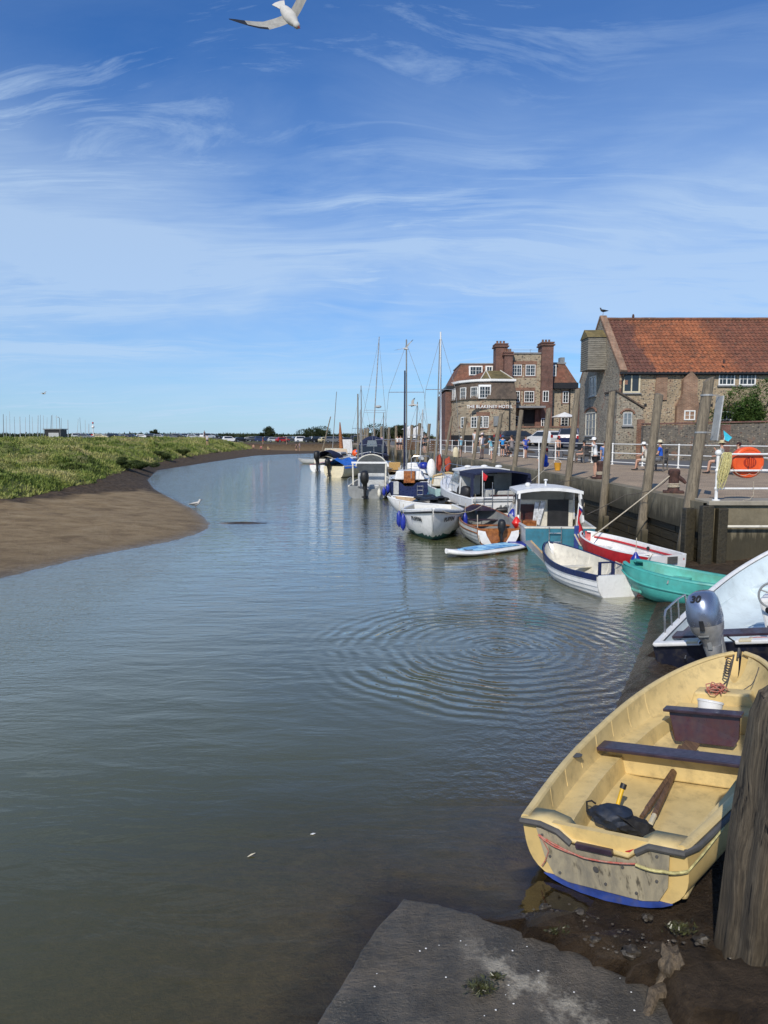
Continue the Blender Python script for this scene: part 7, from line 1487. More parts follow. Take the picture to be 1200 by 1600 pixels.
person('child in a blue patterned top standing behind the one in the white cap', gpt(944, 744), 200, 'stand', 1.35, (.12, .20, .42), (.15, .22, .4), group=QG)
person('seated person with bare legs behind the child in the white cap', (B2.x + .1, B2.y + .35, 1.575), -50, 'sit', 1.6, (.05, .05, .06), None, (BLK, 'cap'), arms=('lap', 'lap'), group=QG)
person('seated person in a bright blue shirt and pale sun hat on the bench', (B1.x + .10, B1.y + .35, 1.562), -60, 'sit', 1.72, (.015, .10, .55), (.12, .13, .15), ((.62, .57, .42), 'brim'), arms=('lap', 'lap'), lean=.12, group=QG, fingers=True)
person('seated person in a white hat leaning forward beside the one in blue', (B1.x - .42, B1.y + .55, 1.562), -55, 'sit', 1.6, (.55, .52, .45), (.5, .48, .42), (WHT, 'brim'), arms=('lap', 'lap'), lean=.3, group=QG)
person('seated person in a straw hat and glasses half hidden by the orange lifebuoy housing', (B3.x + .2, B3.y + .4, 1.562), -55, 'sit', 1.72, (.35, .36, .34), (.1, .1, .12), ((.50, .43, .26), 'brim'), arms=('lap', 'face'), lean=.1, group=QG)
person('dark haired seated person directly behind the orange lifebuoy housing', (B3.x + .85, B3.y + .5, 1.562), -60, 'sit', 1.66, (.08, .03, .03), (.05, .05, .06), None, hair=(.03, .008, .008), arms=('lap', 'lap'), group=QG)
person('shirtless boy in black shorts seen from behind by the railing', gpt(871, 718), 10, 'stand', 1.45, None, BLK, group=QG)
person('child in royal blue with a red cap sitting at the quay edge', (float(qx(31)) + .5, 31.0, 1.57), -60, 'crouch', 1.5, (.01, .08, .55), (.01, .06, .4), ((.5, .02, .02), 'cap'), arms=('fwd', 'fwd'), group=QG)
person('person in a blue and white top holding something by the leaning post', gpt(821, 716), 150, 'stand', 1.55, (.05, .09, .42), (.03, .05, .25), arms=('face', 'hip'), group=QG)
person('standing child in a sky blue top and dark shorts seen from behind', gpt(785, 714), 5, 'stand', 1.55, (.02, .25, .62), (.02, .02, .03), (((.02, .12, .3)), 'cap'), arms=('hip', 'fwd'), group=QG)
person('crouching person in brown with bare legs near the hotel entrance', gpt(797, 713), -100, 'crouch', 1.65, (.20, .10, .07), (.15, .08, .06), arms=('fwd', 'fwd'), lean=.3, group=QG)
person('second crouching person in a grey top just behind the one in brown', gpt(800, 709), -40, 'crouch', 1.8, (.22, .20, .20), (.1, .1, .1), arms=('fwd', 'lap'), lean=.1, group=QG)
person('person in a long white shirt and cream shorts with a pale hat', gpt(753, 717), -20, 'stand', 1.72, (.72, .66, .64), (.58, .52, .38), ((.7, .6, .6), 'brim'), arms=('down', 'fwd'), group=QG)
person('stooping person in a light blue top and pale shorts with long dark socks', gpt(768, 719), -60, 'stand', 1.5, (.16, .42, .52), (.55, .60, .62), ((.05, .1, .12), 'cap'), arms=('fwd', 'hip'), lean=.25, group=QG)
person('person with white hair carrying a fishing net past the yellow bag', gpt(720, 715), -50, 'stand', 1.5, (.25, .5, .62), (.1, .09, .08), None, hair=(.5, .5, .48), arms=('out', 'down'), group=QG)
person('pale topped person beyond the railing, left of the white shirted one', gpt(742, 706), 40, 'stand', 1.6, (.62, .62, .62), (.2, .2, .2), group=QG)
person('person in black standing at the quay edge below the thin masts', gpt(664, 709), 160, 'stand', 1.75, BLK, BLK, arms=('hip', 'down'), group=QG)
person('second person in black standing just left of the other one', gpt(658, 708), 130, 'stand', 1.6, (.02, .02, .03), BLK, group=QG)
person('person in dark green with a dark hat among the far posts', gpt(609, 698), 120, 'stand', 1.75, (.02, .05, .05), (.02, .02, .025), (BLK, 'cap'), group=QG)
person('person in white among the far posts, right of the one in dark green', gpt(621, 704), 150, 'stand', 1.6, WHT, (.03, .03, .05), group=QG)
person('person in a pale grey top among the far posts beside the navy mast', gpt(626, 704), 190, 'stand', 1.6, (.45, .5, .55), (.03, .03, .05), group=QG)
person('child in lilac right above the navy cruiser canopy', gpt(597, 699), 190, 'stand', 1.6, (.30, .22, .38), (.3, .2, .3), group=QG)
person('person in a red top in the distance left of the posts', gpt(580, 697), 190, 'stand', 1.7, (.5, .16, .10), (.3, .3, .3), group=QG)
t = thing('bag', 'yellow beach bag standing on the paving by the road railing', 'bag', gpt(712, 714), 0); mb = MB(); mb.lathe([(.18, 0), (.22, .1), (.20, .55), (.12, .7), (.02, .72)], (0, 0, 0), 12, sc=(1, .6)); mb.build('sack', M['cream'], t, True); mb = MB(); mb.tube([(.1, 0, .6), (.0, 0, .85), (-.1, 0, .6)], .02, 5); mb.build('handle', M['lwood'], t, True)
t = thing('bucket', 'orange crabbing bucket on the quay edge beside the child in royal blue', 'bucket', (float(qx(30.5)) + .9, 30.6, 1.56)); mb = MB(); mb.lathe([(.12, 0), (.16, .32), (.17, .34), (.14, .33)], (0, 0, 0), 14); mb.build('pail', pm('amber', (.6, .3, .03), .4), t, True); mb = MB(); mb.tube([(.15 * math.cos(a), 0, .33 + .14 * math.sin(a)) for a in np.linspace(0, math.pi, 8)], .01, 5); mb.build('handle', M['white'], t, True)
t = thing('bicycle', 'dark bicycle leaning on the railing beside the shirtless boy', 'bicycle', gpt(860, 718), R(60))
for y_ in (-.5, .5):
    mb = MB(); mb.tube([(0, y_ + .33 * math.cos(a), .34 + .33 * math.sin(a)) for a in np.linspace(0, 2 * math.pi, 21)], .02, 5, cap=False)
    for a in np.linspace(0, math.pi, 5)[:-1]: mb.tube([(0, y_ + .33 * math.cos(a), .34 + .33 * math.sin(a)), (0, y_ - .33 * math.cos(a), .34 - .33 * math.sin(a))], .003, 4)
    mb.build('wheel', M['black'], t, True)
mb = MB(); 
for a, b_ in (((0, -.5, .34), (0, -.12, .32)), ((0, -.12, .32), (0, -.22, .80)), ((0, -.5, .34), (0, -.2, .75)), ((0, -.12, .32), (0, .36, .78)), ((0, -.2, .75), (0, .34, .84)), ((0, .34, .9), (0, .5, .34))): mb.tube([a, b_], .018, 6)
mb.build('frame', M['grey'], t, True); mb = MB(); mb.box((0, -.24, .86), (.12, .24, .05)); mb.build('saddle', M['black'], t, bevel=.01); mb = MB(); mb.tube([(-.28, .28, 1.0), (-.1, .36, .98), (.1, .36, .98), (.28, .28, 1.0)], .014, 6); mb.tube([(0, .36, .98), (0, .34, .86)], .014, 6); mb.build('handlebar', M['black'], t, True)
# crates and low timber fence by the far posts
for i, (px_, py_) in enumerate(((634, 702), (646, 703), (676, 705))):
    t = thing('slatted_crate', ['low slatted timber crate on the far quay, leftmost of three', 'low slatted timber crate on the far quay, middle of three', 'low slatted timber crate on the far quay, rightmost of three'][i], 'crate', gpt(px_, py_), R(10 * i)); mb = MB()
    for k in range(5): mb.box((0, -.35, .12 + k * .22), (1.2, .04, .14)); mb.box((0, .35, .12 + k * .22), (1.2, .04, .14))
    for x_ in (-.6, 0, .6): mb.box((x_, -.32, .55), (.08, .06, 1.1)); mb.box((x_, .32, .55), (.08, .06, 1.1))
    mb.build('slats', M['oldwood'], t)

# ------------------------------------------------------------------ cars
def carmesh():
    """three shared shapes; local: forward +y, centre at the origin"""
    out = {}
    for kind, L_, W_, Hh, prof in (('hatchback', 4.1, 1.75, 1.48, [(-2.0, .45), (-2.05, .8), (-1.95, 1.0), (-1.6, 1.42), (-.9, 1.48), (.2, 1.46), (.95, 1.0), (1.85, .82), (2.05, .6), (2.03, .35)]),
                                 ('suv', 4.6, 1.9, 1.72, [(-2.25, .5), (-2.3, .9), (-2.2, 1.15), (-1.95, 1.66), (-1.2, 1.72), (.3, 1.68), (1.0, 1.15), (2.1, 1.02), (2.3, .75), (2.28, .42)]),
                                 ('estate', 4.7, 1.8, 1.46, [(-2.3, .45), (-2.36, .8), (-2.25, .98), (-1.9, 1.40), (-1.0, 1.46), (.3, 1.43), (1.1, .98), (2.15, .82), (2.35, .6), (2.32, .35)])):
        n = len(prof); mb = MB(); A = []
        for x_, k_ in ((-W_ / 2, 0), (-W_ / 2 * .99, 1), (W_ / 2 * .99, 1), (W_ / 2, 0)):
            A.append([Vector(((x_ if z < 1.02 * Hh * .62 else x_ * (1 - .20 * (z - Hh * .62) / (Hh * .38))), y, z - (.02 if k_ == 0 else 0))) for y, z in prof] + [Vector((x_, prof[-1][0] - .1, .28)), Vector((x_, prof[0][0] + .1, .28))])
        mb.loft([A[0], A[3]], True, True)
        gl_ = MB(); b_ = Hh * .62
        wy0, wy1 = prof[3][0] - .0, prof[5][0]
        for s_ in (-1, 1): 
            xx_ = W_ / 2; gl_.slab([(s_ * (xx_ * .985), prof[2][0] + .35, b_ + .06), (s_ * (xx_ * .84), prof[3][0] + .25, Hh - .12), (s_ * (xx_ * .84), prof[5][0] - .1, Hh - .12), (s_ * (xx_ * .985), prof[6][0] - .22, b_ + .06)], (s_ * .03, 0, 0))
        gl_.slab([(-W_ * .42, prof[6][0] - .06, b_ + .05), (W_ * .42, prof[6][0] - .06, b_ + .05), (W_ * .36, prof[5][0] + .06, Hh - .07), (-W_ * .36, prof[5][0] + .06, Hh - .07)], (0, .03, .03)); gl_.slab([(-W_ * .40, prof[2][0] + .06, b_ + .1), (W_ * .40, prof[2][0] + .06, b_ + .1), (W_ * .34, prof[3][0] + .03, Hh - .12), (-W_ * .34, prof[3][0] + .03, Hh - .12)], (0, -.04, .02))
        wh = MB(); wh.lathe([(.18, -.11), (.33, -.10), (.34, 0), (.33, .10), (.18, .11)], (0, 0, 0), 16, 0, 'X')
        hub = MB(); hub.lathe([(.19, -.115), (.19, .115)], (0, 0, 0), 12, 0, 'X')
        li = MB(); li.box((0, 0, 0), (.34, .06, .14)); rl = MB(); rl.box((0, 0, 0), (.22, .05, .26))
        out[kind] = (mb, gl_, wh, hub, L_, W_, li, rl)
    return out
CM = carmesh(); _cp = {}
CC = {'white': (.72, .72, .72), 'black': (.010, .010, .012), 'dark grey': (.035, .037, .04), 'silver': (.38, .39, .40), 'red': (.38, .015, .02), 'dark blue': (.012, .022, .08), 'mid grey': (.14, .145, .15), 'cream': (.58, .50, .30), 'green': (.02, .09, .05)}
M['tyre'] = M['black']; M['lampw'] = pm('lamp_glass', (.6, .6, .6), .15); M['lampr'] = pm('red_lamp_glass', (.35, .01, .01), .2)
CMAT = {k: pm('car_paint_' + k.replace(' ', '_'), v, .28, .03, 2, coat=.6) for k, v in CC.items()}
_mesh_cache = {}
def car(kind, colr, loc, face, label, group=None, detail=True):
    t = thing('parked_car', label, 'car', loc, -R(face), group); b_, gl_, wh, hub, L_, W_, li, rl = CM[kind]
    def part(nm, mb, mat, pos=(0, 0, 0), par=t):
        key = (kind, nm)
        if key not in _mesh_cache:
            o = mb.build(nm, mat, par, nm in ('tyre', 'rim'), bevel=(.06 if nm == 'body' else 0)); _mesh_cache[key] = o.data
        else:
            o = bpy.data.objects.new(nm, _mesh_cache[key]); COL.objects.link(o); o.parent = par
            if nm == 'body': q = o.modifiers.new('bevel', 'BEVEL'); q.width = .06; q.segments = 2; q.limit_method = 'ANGLE'
        o.material_slots[0].link = 'OBJECT'; o.material_slots[0].material = mat; o.location = pos; return o
    bd = part('body', b_, CMAT[colr]); part('windows', gl_, M['glass'])
    for x_ in (-1, 1):
        for y_ in (-1, 1): w_ = part('tyre', wh, M['tyre'], (x_ * (W_ / 2 - .06), y_ * L_ * .31, .34)); w_.name = 'wheel'; part('rim', hub, M['alu'], (0, 0, 0), w_)
    if detail:
        for x_ in (-1, 1): part('headlight', li, M['lampw'], (x_ * W_ * .35, L_ / 2 - .06, .68)); part('rear_light', rl, M['lampr'], (x_ * W_ * .42, -L_ / 2 + .02, .92))
    return t
def gcar(px, Y_): x = (px - CX) / FOC * Y_; return (x, Y_, float(inland_z(np.array(x), np.array(Y_))) + .01)
q = gcar(849, 66); car('hatchback', 'white', q, -25, 'white hatchback parked in front of the hotel terrace'); q = gcar(810, 68); car('estate', 'dark grey', q, 75, 'dark grey car parked at the hotel entrance, left of the white hatchback')
q = gcar(890, 62); car('suv', 'dark blue', q, 20, 'dark blue car parked between the hotel and the granary')
FARZ = lambda x, y: float(height(np.array([x]), np.array([y]))[0][0])
# (photo column, distance, kind, colour, heading)
fc = [(128, 205, 'suv', 'silver', 80), (137, 200, 'estate', 'mid grey', 95), (160, 214, 'estate', 'cream', 85), (172, 220, 'hatchback', 'silver', 90), (182, 218, 'suv', 'black', 100), (196, 225, 'hatchback', 'dark grey', 90), (209, 226, 'estate', 'dark blue', 80), (226, 236, 'estate', 'white', 90), (240, 232, 'suv', 'black', 10),
      (253, 228, 'estate', 'silver', 100), (268, 226, 'estate', 'mid grey', 80), (281, 228, 'suv', 'black', 90), (294, 232, 'suv', 'dark grey', 95), (304, 224, 'hatchback', 'silver', 85), (315, 228, 'suv', 'black', 90), (326, 212, 'suv', 'white', 40), (337, 228, 'estate', 'black', 80), (361, 205, 'suv', 'white', 70), (378, 206, 'hatchback', 'black', 60), (392, 226, 'hatchback', 'silver', 90),
      (400, 222, 'suv', 'dark grey', 92), (411, 204, 'suv', 'dark blue', 80), (424, 216, 'suv', 'dark grey', 75), (432, 200, 'estate', 'silver', 85), (443, 195, 'hatchback', 'red', 60), (455, 196, 'suv', 'dark grey', 95), (464, 215, 'suv', 'silver', 85), (474, 192, 'suv', 'white', 80), (487, 190, 'estate', 'black', 80), (499, 188, 'suv', 'black', 75),
      (510, 184, 'hatchback', 'cream', 60), (521, 182, 'suv', 'mid grey', 80), (533, 186, 'suv', 'black', 90), (548, 188, 'estate', 'dark grey', 80), (560, 184, 'suv', 'black', 90), (516, 205, 'suv', 'black', 90), (494, 212, 'suv', 'dark grey', 92), (350, 232, 'suv', 'dark grey', 88)]
fc.sort(); seen = {}
for i, (px_, Y_, k_, c_, f_) in enumerate(fc):
    x = (px_ - CX) / FOC * Y_; zc = {True: 2.25, False: 1.5}[px_ < 345]; n_ = seen.get((k_, c_), 0); seen[(k_, c_)] = n_ + 1
    tot = sum(1 for q in fc if q[2] == k_ and q[3] == c_); kn = {'suv': 'off roader', 'hatchback': 'hatchback', 'estate': 'estate car'}[k_]
    lab = f'{c_} {kn} in the far car park' if tot == 1 else f'{sc_[n_]} {c_} {kn} from the left in the far car park'
    car(k_, c_, (x, Y_, max(FARZ(x, Y_), 1.3) + .02 + (max(0, zc - 1.2) if px_ < 345 else .1)), f_, lab, 'cars in the far car park', False)
# raised car park bank carrying them
bk_ = []
mb = MB(); mb.prism([(-160, 190), (-48, 190), (-40, 200), (-40, 330), (-260, 330), (-260, 190)], -.5, 2.05); mb.build('x', M['asphalt'])
bpy.data.objects.remove(bpy.data.objects['x'])
car_bank = grid_mesh('car_park', *(lambda XX, YY: (XX, YY, np.minimum(2.27, 1.25 + np.clip(YY - 180, 0, 100) * .09) * np.clip((-XX - 42) / 14, 0, 1) ** .5 + 0 * XX))(*np.meshgrid(np.arange(-300, -41, 3.), np.arange(176, 300, 4.))), pm('car_park_turf', (.12, .11, .055), .9, .3, .2)); tag(car_bank, kind='structure')

# far hedges, trees, masts, beacon, hut
M['farwood'] = foliage_mat('far_hedge_leaves', [(.3, (.020, .032, .014)), (.5, (.045, .06, .024)), (.7, (.075, .09, .035))], .12)
rs = np.random.RandomState(8); n = 60000; yy = 300 + 60 * rs.rand(n); xx = -(yy * .62) * rs.rand(n) + 12 * rs.rand(n); hh_ = 1.9 + 1.5 * fbm(xx * .06, yy * .03, 4) + 1.2 * (fbm(xx * .25, yy * .1, 2) - .4)
o = leaves_mesh('far_hedge', np.stack([xx, yy, 1.0 + hh_ * rs.rand(n)], 1), .9 + .6 * rs.rand(n), .2, M['farwood'], 4, None, .9); tag(o, 'low dark hedge line running along the horizon', 'hedge', kind='stuff')
for i, (px_, Y_, s_, hh_, lab) in enumerate(((612, 175, 3.5, 4.6, 'dark tree left of the navy mast on the horizon'), (634, 170, 4.2, 5.2, 'round dark tree behind the white tents, right of the navy mast'), (597, 180, 5, 4.6, 'low spreading tree above the domed navy canopy'), (506, 260, 5, 6.5, 'dark tree on the horizon left of the brown mast'), (483, 280, 5, 6.0, 'smaller dark tree on the horizon, left of the one by the brown mast'), (422, 290, 3, 6.2, 'flat topped pine on the horizon above the far cars'), (246, 300, 1.8, 4.6, 'small dark tree above the cars at the marsh side'), (651, 178, 3.5, 4.2, 'low tree just left of the tall leaning masts'))):
    x = (px_ - CX) / FOC * Y_; bush('tree', lab, 'tree', (x, Y_, 1.0), s_ * 1.05, hh_, 3500, M['farwood'], 51 + i, .55, 'trees on the horizon')
for i, (px_, Y_, w_) in enumerate(((640, 118, 2.0), (652, 122, 1.8))):
    x = (px_ - CX) / FOC * Y_; t = thing('tent', ['white marquee top behind the far posts, left one', 'white marquee top behind the far posts, right one'][i], 'tent', (x, Y_, float(inland_z(np.array(x), np.array(Y_)))), 0); mb = MB(); mb.box((0, 0, 1.0), (w_, 3, 1.5)); mb.build('side_wall', M['white'], t); mb = MB(); mb.lathe([(w_ * .72, 1.7), (w_ * .3, 2.0), (.05, 2.3)], (0, 0, 0), 4); mb.build('canopy', M['white'], t)
mm = [(5, 647, 0), (9, 650, -1), (15, 643, 0), (23, 651, 1), (31, 651, 0), (39, 652, -1), (46, 648, 0), (51, 651, 1), (58, 649, -2), (63, 648, 0), (67, 649, -1), (72, 652, -2), (78, 649, -3), (82, 648, 0), (88, 649, 0), (95, 653, -1), (106, 656, 0), (119, 655, -4), (127, 652, 3), (133, 656, 0), (138, 662, -1)]
for i, (px_, py_, ln_) in enumerate(mm):
    Y_ = 250; b_ = atY(px_, 677, Y_); tp = atY(px_ + ln_ * -.8, py_, Y_); t = thing('yacht_mast', f'thin bare dinghy mast on the marsh horizon, {(sc_ + ["twenty first"])[i]} from the left', 'mast', (b_.x, Y_, 1.0), 0, 'bare masts on the left horizon'); mb = MB(); mb.tube([(0, 0, 0), (tp.x - b_.x, 0, tp.z - 1.0)], [.09, .05] if i % 4 else [.15, .09], 5); mb.build('spar', M['lgrey'] if i % 3 else M['grey'], t, True)
b_ = atY(146, 682, 215); t = thing('channel_beacon', 'red and white channel beacon on the marsh horizon', 'beacon', (b_.x, 215, 2.0)); mb = MB(); mb.lathe([(.9, 0), (.7, .9), (.7, 1.7)], (0, 0, 0), 10); mb.build('base', M['red'], t, True); mb = MB(); mb.tube([(0, 0, 1.7), (0, 0, 5.2)], .12, 6); mb.build('pole', M['white'], t); mb = MB(); mb.ball((0, 0, 4.0), .45, 10); mb.build('topmark', M['white'], t, True); mb = MB(); mb.ball((0, 0, 5.2), .3, 8); mb.build('lamp', M['red'], t, True)
b_ = atY(87, 676, 220); t = thing('hut', 'small dark flat roofed hut on the marsh horizon', 'hut', (b_.x, 220, 2.0)); mb = MB(); mb.box((0, 0, 1.6), (5.2, 4, 3.2)); mb.build('wall', M['black'], t); mb = MB(); mb.box((.3, -2.05, 1.5), (3.2, .1, 1.4)); mb.build('shutter', M['lgrey'], t); mb = MB(); mb.box((0, 0, 3.35), (5.8, 4.6, .25)); mb.build('roof', M['grey'], t)
b_ = atY(94, 677, 215); t = thing('street_lamp', 'slim street lamp beside the dark hut', 'street lamp', (b_.x, 215, 1.5)); mb = MB(); mb.tube([(0, 0, 0), (0, 0, 7.2), (-.4, 0, 7.5)], .09, 6); mb.build('column', M['grey'], t, True); mb = MB(); mb.box((-.7, 0, 7.5), (.8, .3, .15)); mb.build('lamp_head', M['lgrey'], t)
# bathers at the head of the channel
for i, (px_, py_, ps, sh_, st_, lab) in enumerate(((448, 703, 'stand', None, (.03, .03, .04), 'pale bather standing in the shallows at the channel head'), (463, 704, 'stand', (.03, .03, .04), BLK, 'dark clothed bather in the shallows'), (468, 705, 'stand', (.5, .35, .33), (.2, .2, .2), 'bather in a pink top beside the dark clothed one'), (408, 700, 'crouch', (.4, .1, .1), BLK, 'bather sitting on the mud, leftmost by the channel head'), (411, 699, 'stand', (.08, .05, .06), (.4, .05, .05), 'bather standing among the sitting group on the mud'), (396, 700, 'crouch', None, BLK, 'bather kneeling at the edge of the grass'), (419, 700, 'crouch', (.6, .5, .2), (.4, .3, .1), 'small child in yellow sitting on the mud'), (324, 697, 'stand', (.6, .6, .6), (.1, .1, .12), 'walker in a pale top on the marsh edge path'), (320, 695, 'stand', (.15, .12, .12), (.1, .1, .12), 'walker in dark clothes on the marsh edge path'))):
    p = at(px_, py_, .1 if px_ > 430 else (.7 if px_ > 330 else 1.5)); zz_ = max(FARZ(p.x, p.y), -.15); person(lab, (p.x, p.y, zz_), 180 if i % 2 else 120, ps, 1.7, sh_, st_, group='people far across the water')

# ------------------------------------------------------------------ gulls
def gull(label, loc, heading, pitch, bank, s=1.0, wings=(18, 18), fold=(-14, -14), group='gulls', rot=None):
    """local: flies along +y"""
    t = thing('gull', label, 'gull', loc, 0, group); t.rotation_mode = 'YXZ'; t.rotation_euler = (R(pitch), R(bank), -R(heading)); t.scale = (s, s, s)
    if rot is not None: t.rotation_mode = 'QUATERNION'; t.rotation_quaternion = rot
    mb = MB(); prof = [(.004, -.20), (.03, -.17), (.055, -.10), (.068, -.02), (.068, .05), (.052, .11), (.036, .145), (.036, .175), (.030, .20), (.010, .215)]
    mb.lathe(prof, (0, 0, 0), 14, 0, 'Y', (1, .92)); b_ = mb.build('body', M['gullw'], t, True)
    mb = MB(); mb.slab([(-.022, -.13, 0), (.022, -.13, 0), (.075, -.27, .004), (.03, -.285, .004), (-.03, -.285, .004), (-.075, -.27, .004)], (0, 0, .006)); mb.build('tail', M['gullw'], t)
    mb = MB(); mb.tube([(0, .205, -.004), (0, .24, -.008), (0, .262, -.016)], [.011, .008, .002], 6); mb.build('beak', M['beak'], t, True)
    for s_ in (-1, 1): mb = MB(); mb.ball((s_ * .029, .185, .010), .006, 6); mb.build('eye', M['black'], t, True)
    for s_, w1, w2 in ((-1, wings[0], fold[0]), (1, wings[1], fold[1])):
        secs = []; 
        for u, c, sw, th_ in ((0, .150, .0, .020), (.12, .150, .022, .018), (.26, .150, .030, .014), (.36, .135, .015, .010), (.48, .10, -.02, .007), (.58, .065, -.065, .005), (.66, .02, -.11, .003)):
            x1 = min(u, .28); x2 = max(0, u - .28); x = x1 * math.cos(R(w1)) + x2 * math.cos(R(w1 + w2)); z = x1 * math.sin(R(w1)) + x2 * math.sin(R(w1 + w2))
            le = .075 + sw; cp_ = [(le, 0), (le - c * .25, th_), (le - c * .6, th_ * .7), (le - c, 0), (le - c * .6, -th_ * .1), (le - c * .25, -th_ * .3)]
            secs.append([Vector((s_ * (.03 + x), y, z + zz_ + .02)) for y, zz_ in cp_])
        mb = MB(); mb.loft(secs, True, True)
        for i, f in enumerate(mb.f):
            cx_ = sum(abs(mb.v[k][0]) for k in f) / len(f); mb.m[i] = 0
        mi = []; 
        for sec_i in range(len(secs) - 1):
            for k in range(6): mi.append(1 if (sec_i >= 4 or (sec_i >= 2 and k == 5)) else 0)
        mb.m = mi + [0, 1]; mb.build('wing', [M['gullg'], M['black']], t, True)
    return t
M['gullw'] = pm('white_feathers', (.50, .48, .44), .8, .06, 20); M['gullg'] = pm('pale_grey_feathers', (.30, .29, .26), .8, .15, 14); M['beak'] = pm('dark_red_beak', (.16, .03, .02), .5)
CR_ = cam.rotation_euler.to_matrix(); F_ = Vector((.5, -.8, .33)).normalized(); Lt = (Vector((-1, 0, 0)) + F_ * .5).normalized(); Lt = (Lt - F_ * Lt.dot(F_)).normalized(); X_ = -Lt; U_ = X_.cross(F_); RM_ = Matrix((X_, F_, U_)).transposed()
gp_ = atY(452, 25, 8.0); gull('large gull gliding overhead at the top of the sky', tuple(gp_), 0, 0, 0, 1.0, (-6, -52), (-16, -6), rot=(CR_ @ RM_).to_quaternion())
gp_ = atY(634, 545, 36); gull('gull flying just right of the top of the navy mast', tuple(gp_), 150, -10, 35, .95, (25, 30), (-20, -10)); gp_ = atY(645, 633, 36); gull('gull gliding halfway up the masts', tuple(gp_), -80, 0, -25, .95, (25, 20), (-20, -15)); gp_ = atY(68, 615, 60); gull('tiny distant gull over the left marsh', tuple(gp_), 90, 0, 10, .9)
def standing_gull(label, loc, heading, s=1.0, dark=False):
    t = thing('gull', label, 'gull', loc, -R(heading), 'gulls'); t.scale = (s, s, s); w_ = M['black'] if dark else M['gullw']; g_ = M['black'] if dark else M['gullg']
    mb = MB(); mb.tube([(0, -.24, .20), (0, -.12, .21), (0, 0, .21), (0, .09, .24), (0, .13, .30), (0, .15, .36), (0, .17, .375)], [.012, .05, .075, .062, .04, .036, .02], 12); mb.build('body', w_, t, True)
    for s_ in (-1, 1): mb = MB(); mb.tube([(s_ * .055, .06, .24), (s_ * .065, -.06, .23), (s_ * .03, -.28, .21)], [.03, .045, .008], 8, flat=.6); mb.build('wing', g_, t, True); mb = MB(); mb.tube([(s_ * .025, 0, .16), (s_ * .025, .0, 0), (s_ * .025, .05, .0)], .006, 5); mb.build('leg', M['beak'], t, True)
    mb = MB(); mb.tube([(0, .175, .37), (0, .225, .36)], [.011, .003], 6); mb.build('beak', M['beak'], t, True); return t
gp_ = at(306, 791, .04); standing_gull('gull standing at the tip of the sand bar by the water', (gp_.x, gp_.y, FARZ(gp_.x, gp_.y) - .0), 80, 1.2)
standing_gull('small dark bird perched on the granary gable peak', (GX + .2, GY + GD / 2, GR + .34), -80, 1.3, True)

# ------------------------------------------------------------------ foreground bits
def ground_z(x, y): return hz(x, y)
t = thing('tree_stump', 'broken muddy stump in the mud beside the slipway slab', 'stump', (1.55, 3.44, .07)); t.scale = (.95, 1.1, .85); mb = MB(); rings = []
for i in range(15):
    f = i / 14; ring = []
    for j in range(18):
        a = 2 * math.pi * j / 18; d = Vector((math.cos(a), math.sin(a), f * 2)); rr = (.085 - .045 * f) * (1 + .8 * mnoise.noise(d * 1.6) + .35 * mnoise.noise(d * 4.3)); ring.append(Vector((math.cos(a) * rr + f * .03, math.sin(a) * rr + f * .06, -.08 + f * .30 + .05 * mnoise.noise(Vector((d.x * 2, d.y * 2, 3))) * f)))
    rings.append(ring)
mb.loft(rings, True, True); mb.build('trunk', M['stump'], t, True); mb = MB(); mb.tube([(.0, .0, .0), (-.12, -.05, .03), (-.2, -.14, -.04)], [.05, .035, .02], 8); mb.tube([(.02, .0, .02), (.10, -.14, .02), (.2, -.2, -.05)], [.05, .04, .02], 8); mb.build('root', M['stump'], t, True)
rs = np.random.RandomState(2)
def seaweed(label, c, r, n, seed): 
    rs = np.random.RandomState(seed); p = np.array(c) + rs.randn(n, 3) * np.array([r, r * .7, r * .12]); p[:, 2] = np.abs(p[:, 2] - c[2]) + c[2]
    o = leaves_mesh('seaweed', p, .012 + .02 * rs.rand(n), .1, M['weed'], seed, None, 1.3); tag(o, label, 'seaweed'); return o
M['weed'] = pm('olive_bladderwrack', (.05, .055, .02), .35, .4, 30, c2=(.022, .018, .010))
p = at(752, 1540, .07); seaweed('small clump of olive seaweed on the wet slipway slab', (p.x, p.y, .06), .035, 420, 3)
p = at(775, 1522, .07); seaweed('smaller tuft of seaweed at the right of the main clump', (p.x, p.y, .055), .016, 130, 5)
M['stone'] = pm('wet_dark_stone', (.04, .033, .024), .5, .5, 18, bump=.6, bsc=30)
for k, (px_, py_, r_, lab) in enumerate(((905, 1432, .030, 'dark wet stone under the corner of the yellow dinghy transom'), (985, 1508, .040, 'rounded dark stone at the slab edge, beside the stump'), (930, 1475, .022, 'small dark stone between the slab edge and the yellow dinghy'), (1095, 1500, .034, 'wet stone at the foot of the massive post'), (1010, 1450, .026, 'half buried stone in the mud in front of the stump'), (850, 1408, .024, 'stone at the water edge left of the dinghy transom'))):
    p = at(px_, py_, .08); t = tag((lambda mb_: (mb_.ball((0, 0, 0), r_, 14, 0, (1.3, 1, .7), .8, k + 3), mb_.build('stone', M['stone'], None, True))[1])(MB()), lab, 'stone', 'stones in the near mud'); t.location = (p.x, p.y, max(hz(p.x, p.y), .0) + r_ * .45)
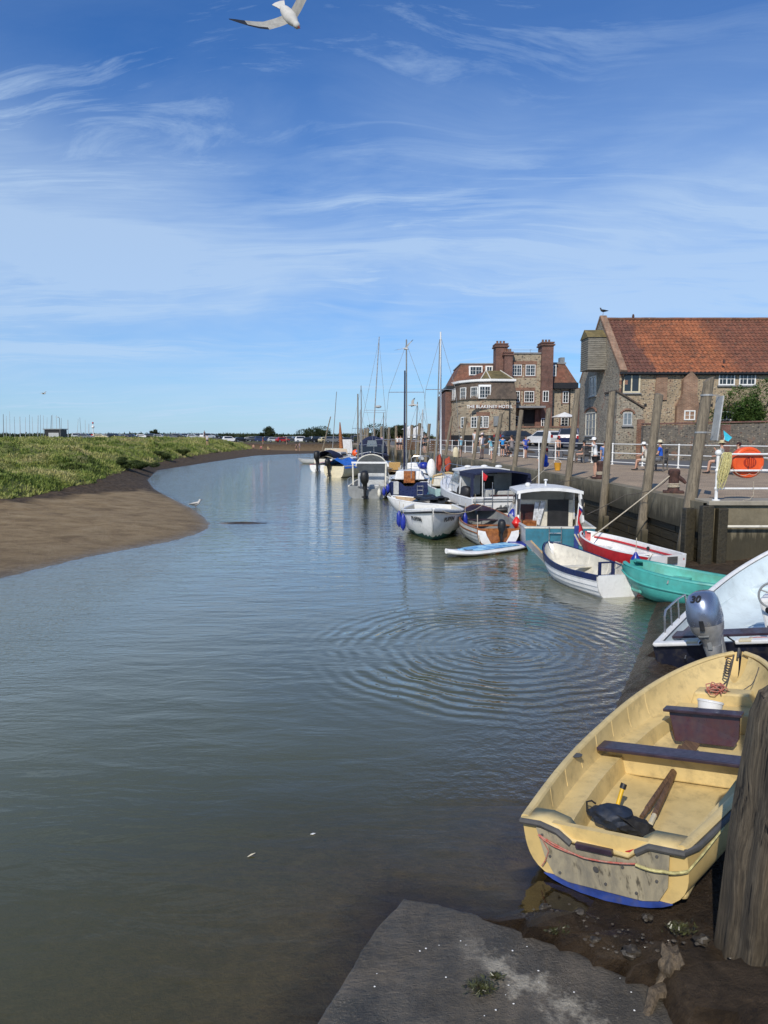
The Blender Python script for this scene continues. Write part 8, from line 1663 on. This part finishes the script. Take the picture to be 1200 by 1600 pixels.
for k, (px_, py_, r_, n_, lab) in enumerate(((870, 1450, .03, 260, 'ragged strip of dark weed on the mud under the dinghy'), (1060, 1470, .035, 300, 'patch of dark weed on the mud left of the massive post'))):
    p = at(px_, py_, .1); seaweed(lab, (p.x, p.y, max(hz(p.x, p.y), .05) + .01), r_, n_, 20 + k)
def shells(name, label, pts, mat, r=.007, kind='stuff'):
    mb = MB()
    for k, (x, y, z) in enumerate(pts): mb.ball((x, y, z + r * .4), r * rnd.uniform(.6, 1.3), 6, 0, (1, rnd.uniform(.5, 1), .4))
    o = mb.build(name, mat, None, True); return tag(o, label, 'shells', kind=kind)
pts = []
for k in range(60):
    x = rnd.uniform(-.1, 1.4); y = rnd.uniform(2.6, 3.9)
    if poly_dist(np.array([x]), np.array([y]), sg)[0] > .04: pts.append((x, y, .035 + (4.2 - y) * .03 - max(0, .55 - x) * .062))
shells('shell_fragments', 'tiny white shell fragments scattered on the slipway slab', pts, M['white'], .0055)
pts = []
for k in range(420):
    x = rnd.uniform(.9, 2.4); y = rnd.uniform(3.3, 4.9); z = hz(x, y)
    _a = .78 * (x - 1.46) - .625 * (y - 4.25); _b = .625 * (x - 1.46) + .78 * (y - 4.25)
    if abs(_a) < .85 and _b > -.3: continue
    if z > .01 and poly_dist(np.array([x]), np.array([y]), sg)[0] < -.02: pts.append((x, y, z + .004))
shells('mud_pebbles', 'small stones and shells lying in the dark mud by the post', pts, pm('wet_pebbles', (.07, .058, .042), .3, .6, 40), .012)
p = at(393, 1338, 0); t = thing('floating_leaf', 'curled pale leaf floating on the near water', 'leaf', (p.x, p.y, .006), R(30)); mb = MB(); mb.tube([(-.03, 0, .0), (0, .004, .006), (.03, .0, .012)], [.003, .009, .002], 6, flat=.3); mb.build('blade', M['cream'], t, True)
p = at(489, 1304, 0); t = thing('floating_feather', 'small white feather floating on the near water', 'feather', (p.x, p.y, .004), R(10)); mb = MB(); mb.slab([(-.02, 0, 0), (0, .012, 0), (.02, .002, .002), (.0, -.008, 0)], (0, 0, .003)); mb.build('vane', M['white'], t)
